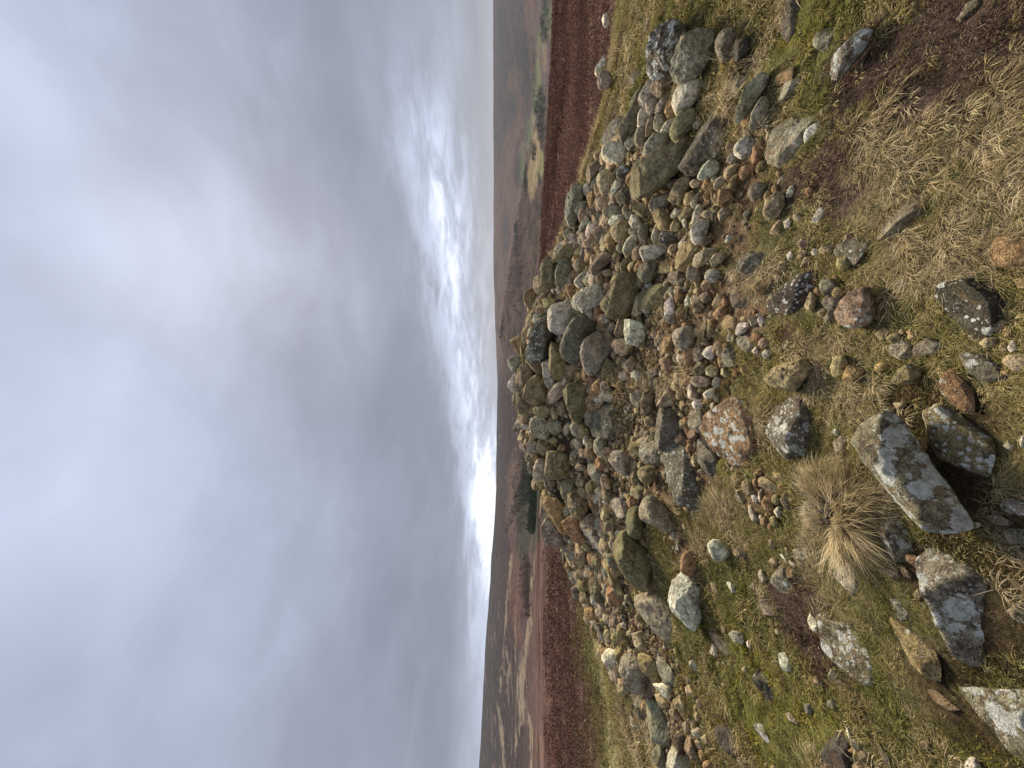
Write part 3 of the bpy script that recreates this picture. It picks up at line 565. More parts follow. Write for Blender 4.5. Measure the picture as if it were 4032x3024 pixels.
('half_buried_stone','half-buried stone','half-buried olive-brown rock above the reddish flat one','stones of the cairn','y01s',(1031,3357,118),(-26,-279,960),26,(-56,-10,-46,-90,28,-82,48,10,-17,97)),
('stone','stone','dark stone under the overhang between the pale angular boulder and mossy peaked one','stones of the cairn','d00r',(1043,3550,191),(-147,-608,780),68,(-84,-11,8,-95,76,-62,94,48,12,95,-81,55)),
('half_buried_stone','half-buried stone','half-buried purple-brown flat stone in bare soil','stones lying in the turf','v00s',(539,2396,43),(-90,-205,975),24,(-46,-51,1,-69,48,-19,56,60,11,72,-41,56)),
('cobble','cobble','grey cobble in the grass lip above the orange cobble','stones lying in the turf','g00r',(1483,2473,52),(-254,-463,849),26,(-42,-22,-4,-39,41,10,15,36,-17,27)),
('boulder','boulder','big tan boulder with a flat lit face, loose on the turf','stones lying in the turf','t20a',(44,2005,46),(-36,-472,881),58,(-85,-23,-16,-72,35,-106,55,-90,80,-67,81,-58,44,57,-10,115,-57,65,-82,16)),
('boulder','boulder','dark grey boulder with round white lichen spots, next to the big tan one','stones lying in the turf','d40s',(-229,2084,-27),(-38,-164,986),60,(-177,14,-158,-63,-83,-103,16,-117,118,-105,175,-65,166,23,114,91,14,129,-55,123,-119,76)),
('boulder','boulder','rusty boulder patched with white lichen, sunk in turf','stones lying in the turf','o40s',(-317,2511,9),(-7,-252,968),80,(-191,5,-167,-93,-107,-166,-2,-179,88,-167,144,-142,187,-69,187,69,150,172,62,202,-17,207,-66,174,-143,87)),
('half_buried_stone','half-buried stone','half-buried dark boulder speckled with yellowish lichen near the gravel patch','stones of the cairn','d20s',(-398,3319,111),(57,-281,958),78,(-207,17,-151,-69,-79,-128,44,-182,157,-152,206,-40,186,74,106,140,-37,204,-109,172,-167,117)),
('half_buried_stone','half-buried stone','half-buried dark smooth stone between the speckled long slab and the rusty boulder','stones lying in the turf','d10s',(-522,2832,44),(-12,-235,972),43,(-88,27,-84,-63,-20,-116,54,-83,98,-13,83,100,0,126,-60,103)),
('flat_stone','flat stone','long dark slab densely speckled with grey lichen, flush with the ground','stones lying in the turf','d40s',(-764,3093,75),(38,-281,959),70,(-234,-91,-183,-182,184,-21,256,44,225,161,143,201,19,183,-81,111,-169,12)),
('half_buried_stone','half-buried stone','half-buried grey stone in soil beside the dark speckled boulder','stones lying in the turf','g10s',(-290,2906,66),(-9,-219,976),30,(-80,-28,-5,-76,75,-40,80,49,23,80,-45,40)),
('stone','stone','pinkish grey angular stone touching the dark speckled half-buried boulder','stones of the cairn','p20a',(-123,3283,133),(38,-596,802),52,(-85,41,-54,-59,26,-88,83,-36,53,22,-56,90)),
('boulder','boulder','grey boulder with white specks at the top of the pebble patch','stones lying in the turf','g20r',(356,2989,131),(-82,-574,815),69,(-93,4,-66,-66,32,-83,81,-66,93,23,66,77,7,83,-40,68)),
('stone','stone','orange-brown stone beside the white pebble in the pebble patch','stones lying in the turf','o00r',(214,2965,101),(-61,-567,821),39,(-68,5,-7,-36,65,-34,63,18,7,37,-51,38)),
('stone','stone','grey squarish stone in the middle of the pebble patch','stones lying in the turf','g00a',(217,2847,83),(-53,-564,824),32,(-52,3,-11,-41,44,-38,55,25,39,40,-31,38)),
('stone','stone','pale olive rounded stone in the pebble patch beside the grey squarish one','stones lying in the turf','l00r',(227,2723,70),(-54,-553,832),34,(-48,-12,2,-48,43,-31,42,16,-2,49,-34,27)),
('stone','stone','grey-green heart-shaped stone in the pebble patch','stones lying in the turf','m00a',(103,2829,81),(-21,-558,829),35,(-60,7,-40,-15,13,-50,54,-44,61,18,18,51,-17,41)),
('stone','stone','tan faceted stone beside the grey-green heart-shaped one','stones lying in the turf','t00a',(94,2709,63),(-13,-551,835),28,(-43,1,-27,-39,25,-39,43,6,8,40,-25,37)),
('stone','stone','pink angular stone below the grey-green heart-shaped one','stones lying in the turf','p00a',(17,2826,84),(0,-554,833),37,(-40,32,-36,-45,11,-72,39,-31,40,46,-1,75)),
('stone','stone','off-white oval stone at the lower edge of the pebble patch','stones lying in the turf','w00r',(-61,2937,88),(9,-550,835),33,(-59,-10,-15,-39,20,-24,59,14,26,40,-38,28)),
('stone','stone','cream blocky stone alone below the pebble patch','stones lying in the turf','w00a',(-157,2872,81),(24,-548,836),27,(-43,-12,-6,-39,35,-31,43,19,10,40,-25,32)),
('half_buried_stone','half-buried stone','half-buried grey lichened stone bordering the pebble patch','stones lying in the turf','g20s',(178,2556,32),(-27,-210,977),26,(-74,-9,-42,-56,18,-66,70,-30,50,18,-48,70,-61,54)),
('stone','stone','cream angular stone on reddish soil beside a half-buried grey rock','stones lying in the turf','w00a',(350,2388,44),(-102,-498,861),25,(-36,37,-24,-10,6,-41,36,-33,37,17,3,41)),
('half_buried_stone','half-buried stone','half-buried grey rock beside the cream angular stone on reddish soil','stones lying in the turf','g20s',(262,2399,23),(-56,-176,983),26,(-55,4,-44,-61,17,-72,53,-18,45,57,-6,76,-37,70)),
('half_buried_stone','half-buried stone','half-buried narrow rust-coloured stone below the green grass tuft','stones of the cairn','o01s',(348,3316,116),(-47,-219,975),30,(-91,-24,-7,-61,82,-49,76,26,-17,65,-84,50)),
('stone','stone','mossy brown stone in turf beside the rust-coloured narrow one','stones of the cairn','b01r',(171,3281,132),(-58,-584,810),48,(-62,0,-46,-60,0,-71,61,-9,44,71,-5,65)),
('stone','stone','red-brown stone beside the half-buried purple-brown flat one','stones lying in the turf','o00a',(495,2610,70),(-133,-520,844),26,(-46,10,-23,-31,36,-47,35,-2,-6,43)),
('half_buried_stone','half-buried stone','half-buried olive-brown rock in the reddish soil','stones lying in the turf','y01s',(407,2524,42),(-91,-193,977),21,(-56,7,-36,-42,22,-57,59,9,11,55,-27,51)),
('half_buried_stone','half-buried stone','half-buried rough grey stone near the yellowish lichen dome','stones of the cairn','g20s',(-636,3586,154),(11,-273,962),52,(-124,-9,-51,-123,65,-109,127,-4,63,132,-98,129)),
('stone','stone','dark hollowed stone on the skyline above the conifers','stones of the cairn','d01a',(-1330,6232,1042),(-40,-755,654),75,(-142,2,-15,-81,149,-93,126,18,46,80,-105,82)),
('stone','stone','pale lichened upright stone on the skyline beside the big yellow-lichened block','stones of the cairn','l20r',(-1329,5846,937),(-1,-788,615),108,(-173,9,-149,-105,15,-89,176,-41,165,57,74,107,-109,99)),
('stone','stone','big yellow-lichened broken block just under the skyline','stones of the cairn','y31a',(-1134,5304,768),(45,-803,594),138,(-202,19,-113,-171,40,-186,167,-120,203,-33,171,167,12,183,-80,190,-199,136)),
('stone','stone','long brown leaning slab behind the rust-stained boulder at the crest','stones of the cairn','b01s',(-2126,6541,748),(-178,-444,878),123,(-409,-92,-320,-257,450,-120,291,296,142,290,23,211)),
('boulder','boulder','big boulder with rust-stained lit edge leaning at the crest','stones of the cairn','o11a',(-1934,5641,732),(62,-773,632),145,(-203,-81,-200,-218,87,-201,174,-131,248,0,220,189,132,236,44,201,-50,93)),
('boulder','boulder','grey lichened angular boulder alone at the crest, against the moor','stones of the cairn','g30a',(-2276,5924,721),(39,-722,691),135,(-217,126,-210,-32,-144,-196,-2,-204,193,101,98,184,-168,201)),
('stone','stone','mossy grey stone between the big yellow block and the pale angular one','stones of the cairn','m01a',(-1440,5206,633),(45,-788,614),89,(-155,-6,19,-116,138,-92,153,19,80,127,-91,99)),
('stone','stone','pale yellow-lichened angular stone with a dark shaded side','stones of the cairn','y31a',(-1583,5022,542),(84,-761,643),113,(-187,-44,-132,-103,-13,-139,168,-100,201,-2,169,118,73,153,-56,127,-146,58)),
('stone','stone','rust-topped grey stone below the rust-stained crest boulder','stones of the cairn','o10a',(-1994,5213,540),(111,-725,679),103,(-145,-161,-37,-183,171,-1,163,132,39,192,-135,-58)),
('stone','stone','mauve-grey smooth stone between the pale angular stone and the long grey slabs','stones of the cairn','p00r',(-1759,4852,419),(141,-717,682),65,(-66,-12,-64,-105,39,-68,97,26,0,92,-53,73)),
('flat_stone','flat stone','long lichen-dotted grey slab sloping towards the dark green mossy slab','stones of the cairn','g11s',(-1993,4814,338),(-35,-419,907),58,(-131,-165,-86,-282,20,-240,127,46,139,176,39,318,-14,185)),
('flat_stone','flat stone','narrow grey slab above the long lichen-dotted one','stones of the cairn','g01s',(-1778,4682,324),(-32,-381,924),44,(-89,-131,23,-137,125,34,58,140,-71,8)),
('rock','rock','blue-grey ridged rock half in the gravel above the grey angular boulder','stones of the cairn','g11a',(-1099,4556,422),(80,-734,675),78,(-115,-129,48,-132,69,-82,133,73,103,157,-37,38,-101,-56)),
('boulder','boulder','grey angular boulder pointing out of the stony slope','stones of the cairn','g10a',(-841,4045,303),(94,-669,738),80,(-108,-58,-90,-130,66,-98,131,-36,101,103,-4,123,-72,34)),
('half_buried_stone','half-buried stone','half-buried grey stone beside the orange cube-like one','stones of the cairn','g10s',(-1385,4214,239),(0,-355,935),51,(-107,-92,16,-137,118,-77,124,48,35,145,-33,129,-96,31)),
('stone','stone','capsule-shaped stone with moss on its upper end','stones of the cairn','m12r',(-1381,3806,231),(155,-611,776),84,(-154,-34,-70,-88,116,-47,167,5,119,69,29,81,-132,35)),
('boulder','boulder','big smooth grey boulder beside the capsule-shaped stone','stones of the cairn','g20r',(-1152,3381,185),(161,-588,793),105,(-118,-105,-43,-158,37,-116,82,-18,130,93,80,149,-17,156,-77,133,-117,2)),
('stone','stone','roundish stone crusted with pale yellow lichen in bare soil','stones of the cairn','y30r',(-855,3572,191),(102,-620,778),66,(-83,10,-32,-68,60,-91,91,-41,60,49,-16,102,-63,80)),
('half_buried_stone','half-buried stone','half-buried mossy dark rock between the yellow-crusted stone and the orange cube','stones of the cairn','m02s',(-1086,3818,189),(4,-320,947),34,(-74,100,-68,14,-20,-96,56,-108,68,-13,-11,115)),
('half_buried_stone','half-buried stone','half-buried brown broken rock next to the grey angular boulder','stones of the cairn','b00s',(-897,3881,211),(2,-349,937),33,(-100,-52,-5,-65,110,-37,100,67,0,46,-98,17)),
('flat_stone','flat stone','big dark green mossy slab with a tan lit edge','stones of the cairn','m03a',(-1795,3826,250),(176,-620,765),145,(-224,-65,-223,-157,-84,-202,71,-169,158,-83,262,113,191,241,19,207,-70,149)),
('stone','stone','grey stone at the outer edge of the gravel bank beside the crest boulder','stones of the cairn','g10r',(-2473,5574,517),(76,-721,688),64,(-114,17,-28,-67,92,-67,97,28,-41,74)),
('stone','stone','grey angular stone at the outer edge of the gravel bank above the olive one','stones of the cairn','g10a',(-2962,5865,415),(96,-669,737),61,(-95,7,-17,-102,87,-85,70,51,-63,91)),
('stone','stone','olive stone at the outer edge of the gravel bank','stones of the cairn','y01r',(-2844,5407,383),(145,-654,743),65,(-95,55,-73,-37,11,-97,64,-21,48,89,-59,88)),
('stone','stone','mossy grey wedge at the outer edge of the gravel bank','stones of the cairn','m01a',(-3065,5476,331),(135,-635,761),57,(-72,9,-32,-113,35,-66,80,26,9,111,-52,97)),
('boulder','boulder','largest mossy oblong boulder in the gravel bank','stones of the cairn','m12r',(-2621,4855,333),(207,-632,747),88,(-124,-62,-64,-142,25,-113,94,-6,106,101,36,138,-68,43)),
('boulder','boulder','big blue-grey lichen-spotted boulder below the dark green mossy slab','stones of the cairn','g20s',(-2230,3595,57),(42,-263,964),95,(-136,-165,34,-310,115,-305,172,-232,224,-143,233,-12,149,180,7,373,-92,286,-131,-8)),
('boulder','boulder','cream and lichen-crusted boulder, brightest beside the blue-grey spotted one','stones lying in the turf','w21a',(-1712,3001,115),(242,-515,822),102,(-164,-66,-136,-127,-54,-141,36,-111,137,-73,171,-4,175,87,92,129,7,128,-50,118,-96,69,-144,4)),
('stone','stone','half grey, half rust stone touching the cream lichen-crusted boulder','stones lying in the turf','o10r',(-1421,2997,90),(167,-537,827),55,(-91,10,-78,-41,-3,-60,75,-25,92,17,31,52,-78,45)),
('stone','stone','orange-brown block at the outer edge of the gravel bank over the scrub','stones of the cairn','o00a',(-3202,5326,289),(146,-623,769),72,(-117,108,-101,10,-18,-119,43,-121,88,-13,41,94,-57,123)),
('boulder','boulder','pinkish boulder in the gravel bank above the ochre one','stones of the cairn','p00a',(-2644,3888,137),(260,-566,782),54,(-72,-36,-25,-109,25,-57,70,6,78,44,6,107,-58,40)),
('stone','stone','round pale stone with dark cracks at the edge of the straw grass','stones of the cairn','l10r',(-3436,4776,185),(271,-581,767),82,(-103,45,-61,-60,62,-113,129,-56,85,32,11,110,-60,119)),
('boulder','boulder','large grey oblong boulder beside the round pale cracked stone','stones of the cairn','g11r',(-3056,4008,171),(316,-551,772),114,(-139,-21,-113,-108,-58,-156,75,-119,136,-43,152,27,102,132,19,172,-52,125)),
('stone','stone','ochre-yellow tapering stone beside the large grey oblong boulder','stones of the cairn','y00a',(-2777,3700,118),(313,-529,789),67,(-69,-89,1,-124,57,-89,109,12,75,89,29,145,-27,78,-55,-16)),
('flat_stone','flat stone','olive-grey flat slab with a cluster of white lichen at its end','stones of the cairn','g21s',(-2650,3490,31),(78,-244,967),44,(-94,42,-74,-86,9,-138,76,-68,53,87,33,155,-51,130)),
('half_buried_stone','half-buried stone','half-buried brown rock under the large grey oblong boulder','stones of the cairn','b00s',(-3107,3868,49),(27,-215,976),39,(-129,77,-122,-6,13,-79,101,-44,63,86)),
('stone','stone','pale tapering stone below the ochre-yellow one','stones of the cairn','w00a',(-2829,3492,72),(357,-501,789),43,(-35,29,-27,-53,36,-84,74,-35,45,36,-21,96)),
('stone','stone','tan layered stone next to the pale tapering one','stones of the cairn','t00a',(-2963,3545,65),(350,-487,800),33,(-48,4,-23,-49,30,-56,31,43,-5,70)),
('stone','stone',"tan split block in the gravel bank's lower end",'stones of the cairn','t00a',(-2740,3224,45),(372,-458,808),36,(-37,-11,-27,-64,49,-36,64,29,-9,58,-35,40)),
('half_buried_stone','half-buried stone','half-buried long dark lichened slab at the straw grass edge','stones of the cairn','d31s',(-3585,4241,24),(-72,-203,977),52,(-138,229,-44,-115,119,-275,165,-141,94,16,-98,309)),
('half_buried_stone','half-buried stone','half-buried mossy grey slab parallel to the straw grass edge','stones of the cairn','g12s',(-3281,3676,8),(-12,-178,984),69,(-215,44,-144,-66,50,-172,138,-202,109,118,26,222,-125,123)),
('stone','stone','black rounded stone in the hollow beside the grey lichened boulder','stones of the cairn','k00r',(-3071,3225,48),(371,-462,805),42,(-44,0,-36,-54,22,-44,79,-7,48,46,-11,51)),
('boulder','boulder',"grey lichened boulder with a flat face at the gravel bank's lowest end",'stones of the cairn','l20a',(-3177,3199,67),(378,-454,807),59,(-139,23,39,-99,72,-46,57,14,26,78,-83,83,-128,60)),
('boulder','boulder','dark boulder with a white edge lying in straw grass','stones of the cairn','d01a',(-3603,3670,34),(378,-460,803),50,(-83,15,-69,-49,5,-79,75,-18,71,50,-24,71)),
('stone','stone','grey stone in the lower gravel bank near the black rounded one','stones lying in the turf','g00a',(-2760,2981,30),(382,-418,824),25,(-35,10,-1,-45,32,-37,45,4,-17,46)),
('stone','stone','pale tan elongated stone at the turf edge of the lower gravel bank','stones lying in the turf','t00a',(-2684,2834,27),(396,-418,818),24,(-31,-7,6,-54,25,-37,24,29,-22,48)),
('stone','stone','brown elongated stone between the black rounded stone and the orange pebble','stones lying in the turf','b00a',(-2933,3040,42),(376,-428,822),38,(-53,-30,-18,-76,67,19,45,55,-31,55)),
('stone','stone','grey round stone with a white end, in mossy turf','stones lying in the turf','l00r',(-1666,2472,29),(285,-454,844),29,(-28,4,-16,-37,27,-42,43,-12,20,33,-14,48)),
('flat_stone','flat stone','long flat purple-grey slab lying in green turf','stones lying in the turf','v00s',(-1833,2676,7),(34,-138,990),28,(-57,-45,5,-105,47,66,16,115,-26,102,-55,21)),
('flat_stone','flat stone','black narrow slab sunk in turf below the gravel bank','stones lying in the turf','k20s',(-2497,2627,-18),(144,-138,980),35,(-52,59,-43,-75,-1,-118,77,-44,83,39,-10,126)),
('stone','stone','white-grey rounded stone alone on the turf','stones lying in the turf','l20r',(-1155,2617,62),(182,-519,835),51,(-75,0,-40,-43,17,-69,47,-50,66,-2,53,47,0,76,-48,39)),
('stone','stone','tan squarish flat stone next to the white-grey rounded one','stones lying in the turf','t00a',(-1088,2442,29),(173,-480,860),25,(-39,27,-26,-30,37,-29,22,42)),
('stone','stone','rust-brown round stone in the pebble cluster by the tussock','stones lying in the turf','o00r',(-700,2213,14),(169,-479,861),26,(-42,3,-23,-34,28,-25,37,12,-8,29)),
('flat_stone','flat stone','tan broken slab at the top of the pebble cluster by the tussock','stones lying in the turf','t00s',(-594,2223,-6),(85,-197,977),18,(-39,-27,-32,-68,3,-58,20,-3,36,65,-10,67)),
('stone','stone','purple-brown stone in the pebble cluster nearest the tussock','stones lying in the turf','v00r',(-656,2086,0),(162,-457,875),21,(-37,-20,15,-21,42,7,5,24,-25,5)),
('stone','stone','ochre angular stone perched on the lichened flat rock by the heather','stones lying in the turf','o00a',(-1020,2036,5),(210,-447,869),17,(-40,8,-22,-25,21,-16,31,9,-3,20)),
('half_buried_stone','half-buried stone','half-buried grey rock with white lichen beside the ochre angular stone','stones lying in the turf','g30s',(-1101,2106,-4),(61,-166,984),25,(-68,7,-61,-44,4,-62,83,6,23,43,-60,61)),
('half_buried_stone','half-buried stone','half-buried dark flat stone in grass below the long speckled slab','stones lying in the turf','d10s',(-604,2784,40),(7,-226,974),30,(-63,-5,-39,-83,16,-91,73,-48,32,97,-25,69)),
('half_buried_stone','half-buried stone','half-buried grey-green flat stone just below the tussock','stones lying in the turf','g01s',(-897,1978,-12),(63,-182,981),15,(-37,39,-29,-12,17,-49,42,-17,-3,52)),
('half_buried_stone','half-buried stone','half-buried purple-grey stone at the edge of the heather clump','stones lying in the turf','v10s',(-1325,2239,-2),(58,-118,991),20,(-59,6,-16,-64,20,-35,40,27,-4,66)),
('boulder','boulder','long grey speckled boulder leaning beside the orange stone','stones lying in the turf','g21a',(1704,2251,77),(-297,-427,854),47,(-71,122,-66,96,14,-80,56,-108,90,-83,84,-33,52,45,6,90)),
('stone','stone','orange angular stone jammed between two long grey boulders','stones lying in the turf','o00a',(1661,2319,57),(-291,-426,857),32,(-48,7,32,-55,58,-16,42,30,-14,51,-46,41)),
('boulder','boulder','grey oblong boulder on the other side of the orange angular stone','stones lying in the turf','g00r',(1591,2214,60),(-295,-432,852),42,(-65,45,-54,-7,15,-55,53,-56,65,-34,30,20,-13,53,-34,63)),
('stone','stone','small dark ball-like stone below the orange and grey leaning stones','stones lying in the turf','d00r',(1554,2328,45),(-284,-435,855),23,(-32,-18,-21,-28,-1,-27,19,-16,32,1,33,18,21,28,1,28,-19,17,-32,-1)),
('cobble','cobble','pale grey domed cobble below the small dark ball-like one','stones lying in the turf','l10r',(1465,2336,63),(-274,-446,852),44,(-49,-33,-16,-60,23,-55,58,3,47,53,2,67,-40,33)),
('half_buried_stone','half-buried stone','half-buried rust-tinted slab with white lichen flecks in the grass','stones lying in the turf','o20s',(1683,2049,12),(-82,-186,979),21,(-47,-75,-15,-83,28,-24,50,40,31,88,3,73,-36,-29)),
('half_buried_stone','half-buried stone','half-buried grey lichened rock under the rust-tinted slab','stones lying in the turf','g21s',(1595,2043,11),(-88,-192,977),20,(-30,21,12,-68,45,-19,61,34,7,70,-22,59)),
('half_buried_stone','half-buried stone',"half-buried dark narrow rock in green grass at the photo's edge",'stones lying in the turf','d10s',(1984,2030,1),(-78,-131,988),28,(-111,10,-2,-38,60,-60,126,6,-39,61,-73,47)),
('half_buried_stone','half-buried stone','half-buried grey rock with four white lichen spots in grass','stones lying in the turf','g20s',(1690,1834,-11),(-118,-176,977),20,(-65,-1,-45,-30,-27,-49,31,-34,67,24,53,49,16,44)),
('boulder','boulder','pointed boulder thickly covered in white lichen beside the heather','stones lying in the turf','g50a',(1475,1656,25),(-296,-381,876),42,(-61,63,-42,13,-24,-32,14,-74,40,-77,52,-48,50,6,38,52,-8,78,-43,84)),
('half_buried_stone','half-buried stone','large half-buried lichened slab at the foot of the grassy bank','stones lying in the turf','g31s',(1334,2030,2),(-58,-169,984),50,(-116,-14,1,-128,28,-129,70,-102,135,-3,133,53,85,97,34,124,-22,146,-103,68)),
('stone','stone','pale tan flat stone partly under grass beside the large half-buried slab','stones lying in the turf','w00s',(1278,1900,4),(-32,-181,983),13,(-30,39,-25,9,-15,-20,9,-39,36,-26,25,27,-14,41)),
('stone','stone','narrow grey-green stone between the grey oblong boulder and the half-buried slab','stones lying in the turf','g01a',(1509,2197,36),(-288,-433,854),20,(-42,23,3,-22,36,-37,57,-17,23,4,-41,39)),
('stone','stone','orange stone in grass beside the large half-buried lichened slab','stones lying in the turf','o00r',(1416,2261,39),(-271,-441,856),23,(-43,4,-8,-27,24,-31,27,6,-1,31)),
('rock','rock','black rock standing in for the dark hollow under the grassy overhang','stones lying in the turf','k01a',(2131,2393,53),(-354,-420,835),35,(-52,40,-42,-26,11,-53,46,-43,60,7,-12,55)),  # near-black stone added to give the shade of the hollow
('half_buried_stone','half-buried stone','half-buried grey stone in the bank between the pale green boulder and long speckled one','stones lying in the turf','g01s',(1950,2464,19),(-79,-119,990),26,(-45,-43,9,-72,74,17,77,67,2,75,-44,29)),
('flat_stone','flat stone','purple-brown tapering slab with pale blue lichen in straw grass','stones lying in the turf','v20s',(661,1491,-26),(-20,-153,988),25,(-53,71,-14,-70,26,-85,51,-60,55,-21,35,33,2,74,-40,95)),
('rock','rock','dark rock mottled with grey-green lichen beside a yellowish round stone','stones lying in the turf','d41s',(603,1695,-19),(-56,-137,989),26,(-69,-58,-17,-72,29,-56,52,-19,48,51,27,78,-7,67,-64,-16)),
('stone','stone','yellowish round stone resting on the dark mottled rock','stones lying in the turf','y00r',(561,1725,-2),(-136,-403,905),21,(-31,-9,-7,-25,21,-18,29,16,3,26,-22,19)),
('stone','stone','white sliver of stone alone in turf and heather','stones lying in the turf','w00s',(841,1856,5),(-94,-170,981),11,(-40,14,-7,-17,18,-30,40,-12,9,19,-32,32)),
('stone','stone','tan oval stone among pebbles above the dark mottled rock','stones lying in the turf','t00r',(655,1817,2),(-166,-422,891),18,(-21,8,-12,-27,13,-27,25,9,6,29)),
('stone','stone','grey round stone speckled white in the heap by the black slab','stones lying in the turf','g20r',(469,1806,4),(-110,-423,899),26,(-36,-15,-5,-31,34,-18,36,19,12,31,-35,15)),
('stone','stone','olive-brown round stone touching the grey speckled round one','stones lying in the turf','y00r',(427,1760,-5),(-101,-413,905),17,(-27,2,-11,-21,20,-20,29,5,4,22)),
('stone','stone',"tan knobbly stone leaning on the black slab's lichen edge",'stones lying in the turf','t00r',(415,1903,7),(-89,-450,888),23,(-50,-2,-7,-21,35,-21,49,-2,-25,25)),
('stone','stone','grey smooth stone at the lower end of the heap by the black slab','stones lying in the turf','g10r',(390,1783,3),(-91,-422,902),25,(-37,-16,-14,-32,13,-27,37,15,14,33,-29,20)),
('boulder','boulder','pinkish boulder with a big white lichen patch','stones lying in the turf','p40r',(333,1640,32),(-94,-397,913),54,(-83,15,-78,-25,-51,-52,11,-60,71,-55,77,-18,61,17,34,43,-3,63,-47,53)),
('half_buried_stone','half-buried stone','half-buried dark stone in straw grass beyond the pinkish lichened boulder','stones lying in the turf','d00s',(399,1486,-18),(-41,-118,992),8,(-23,-6,2,-22,22,-1,17,22,-7,16)),
('flat_stone','flat stone',"rust-red slab with one round white lichen at the photo's edge",'stones lying in the turf','o10s',(420,1160,-37),(-30,-131,991),22,(-61,-46,23,-48,50,-22,58,31,29,50,-2,47,-31,32,-56,8)),
('boulder','boulder','black boulder blotched with yellow-green lichen, sunk in turf','stones lying in the turf','k41s',(263,1279,-38),(-55,-127,990),35,(-115,-28,-90,-49,-42,-71,15,-77,60,-64,108,-14,115,45,85,83,-4,47,-100,-8)),
('half_buried_stone','half-buried stone',"half-buried dark rock at the photo's corner beside heather",'stones lying in the turf','d20s',(1308,1284,-42),(-78,-105,991),11,(-23,-6,-14,-35,13,-27,25,11,-1,38,-23,19)),
('flat_stone','flat stone','small tan stone by the rust-red slab','stones lying in the turf','t00a',(316,1135,-27),(-93,-324,942),11,(-22,-13,14,-15,14,14,-16,8)),
('stone','stone','tan smooth stone in turf, one of a touching pair','stones lying in the turf','t00a',(82,1750,-3),(-40,-439,898),26,(-51,7,-22,-22,16,-32,49,-18,46,18,-6,33,-37,28)),
('stone','stone','orange-tan broken stone, the other of a touching pair','stones lying in the turf','o00a',(48,1686,-13),(-35,-425,905),23,(-36,9,-18,-18,14,-40,23,-19,37,14,-21,42,-34,37)),
('stone','stone','purple cube-like stone beside the pinkish lichened boulder','stones lying in the turf','v00a',(325,1802,-6),(-76,-430,900),16,(-25,20,-9,-22,24,-26,28,5,-4,26)),
('half_buried_stone','half-buried stone','half-buried purple-brown stone under a cream pebble in straw grass','stones lying in the turf','v00s',(-294,1774,-28),(34,-147,989),13,(-47,8,-25,-17,28,-28,46,-2,11,30)),
('boulder','boulder','long rectangular boulder with white lichen edges beside the tussock','stones lying in the turf','g51a',(-321,1360,73),(93,-360,928),84,(-188,-47,-173,-99,-136,-152,190,58,203,80,124,179,81,182,-22,115,-78,69,-145,7)),
('stone','stone','yellow-tan round stone beside a half-buried grey flat one','stones lying in the turf','y00r',(186,1517,-20),(-81,-375,924),15,(-21,4,0,-22,19,-16,19,7,2,22)),
('half_buried_stone','half-buried stone','half-buried flat grey stone next to the yellow-tan round one','stones lying in the turf','g00s',(145,1502,-31),(-72,-122,990),15,(-43,-1,-34,-34,9,-33,42,-7,9,37,-22,30)),
('half_buried_stone','half-buried stone','half-buried grey stone with a white lichen rim, pointed end','stones lying in the turf','g20s',(140,1400,-33),(-71,-110,991),14,(-27,49,-27,16,-26,-13,6,-45,32,4,8,41)),
('rock','rock','yellow-lichened rounded rock on dark moss','stones lying in the turf','y31a',(36,1465,-16),(-40,-367,929),26,(-42,14,-31,-24,0,-41,29,-34,41,-13,21,20,-23,44)),
('half_buried_stone','half-buried stone','half-buried brown flat stone beside the yellow-tan round one','stones lying in the turf','b01s',(211,1569,-24),(-67,-128,990),9,(-27,5,-21,-16,20,-25,26,-5,3,25)),
('half_buried_stone','half-buried stone','half-buried rusty rock with a round white lichen at its end','stones lying in the turf','o31s',(-19,1306,-44),(-30,-88,996),21,(-69,-46,-47,-49,73,18,67,44,30,53,6,51,-21,38,-50,13,-67,-20)),
('half_buried_stone','half-buried stone','half-buried dark rock with three white lichen blotches','stones lying in the turf','d30s',(59,1239,-44),(-38,-99,994),18,(-49,-14,-38,-58,9,-22,43,18,54,57,40,63,6,45,-23,27,-49,9)),
('flat_stone','flat stone',"pink layered slab at the photo's edge",'stones lying in the turf','p00s',(67,1159,-40),(-24,-106,994),11,(-26,-25,8,-30,24,-18,23,20,8,31,-25,6)),
('stone','stone','tan pointed stone in moss below the black blotched boulder','stones lying in the turf','t00r',(137,1220,-29),(-57,-328,943),12,(-17,6,-7,-12,15,-17,17,5,1,17)),
('stone','stone','orange-pink stone touching a rust-brown one by the black blotched boulder','stones lying in the turf','p10r',(189,1194,-30),(-68,-329,942),11,(-19,3,-11,-11,8,-15,19,-4,-1,15)),
('stone','stone','rust-brown stone touching an orange-pink one by the black blotched boulder','stones lying in the turf','o00r',(168,1169,-31),(-60,-324,944),10,(-17,7,-16,-8,4,-12,18,4,2,12)),
('half_buried_stone','half-buried stone','large half-buried brown rock with a white lichen patch beside the long rectangular boulder','stones lying in the turf','y41s',(-217,1290,-56),(15,-82,996),38,(-117,-78,-85,-108,-34,-95,21,-61,120,64,131,94,98,129,29,116,-71,56)),
('half_buried_stone','half-buried stone','half-buried dark rock with round white lichens at the edge of the tussock','stones lying in the turf','g41s',(-638,1541,-32),(47,-152,987),28,(-79,-7,-64,-43,-15,-67,42,-48,87,-10,74,17,-61,69,-73,39)),
('stone','stone','brick-orange stone beside the big lichened boulder','stones lying in the turf','o00a',(-687,1436,-23),(164,-376,912),15,(-24,-2,-9,-24,10,-24,18,6,11,28,-13,22)),
('half_buried_stone','half-buried stone','half-buried dark flat stone beside the pale pink one','stones lying in the turf','d10s',(-782,1527,-27),(47,-141,989),10,(-24,1,9,-35,30,-21,6,37)),
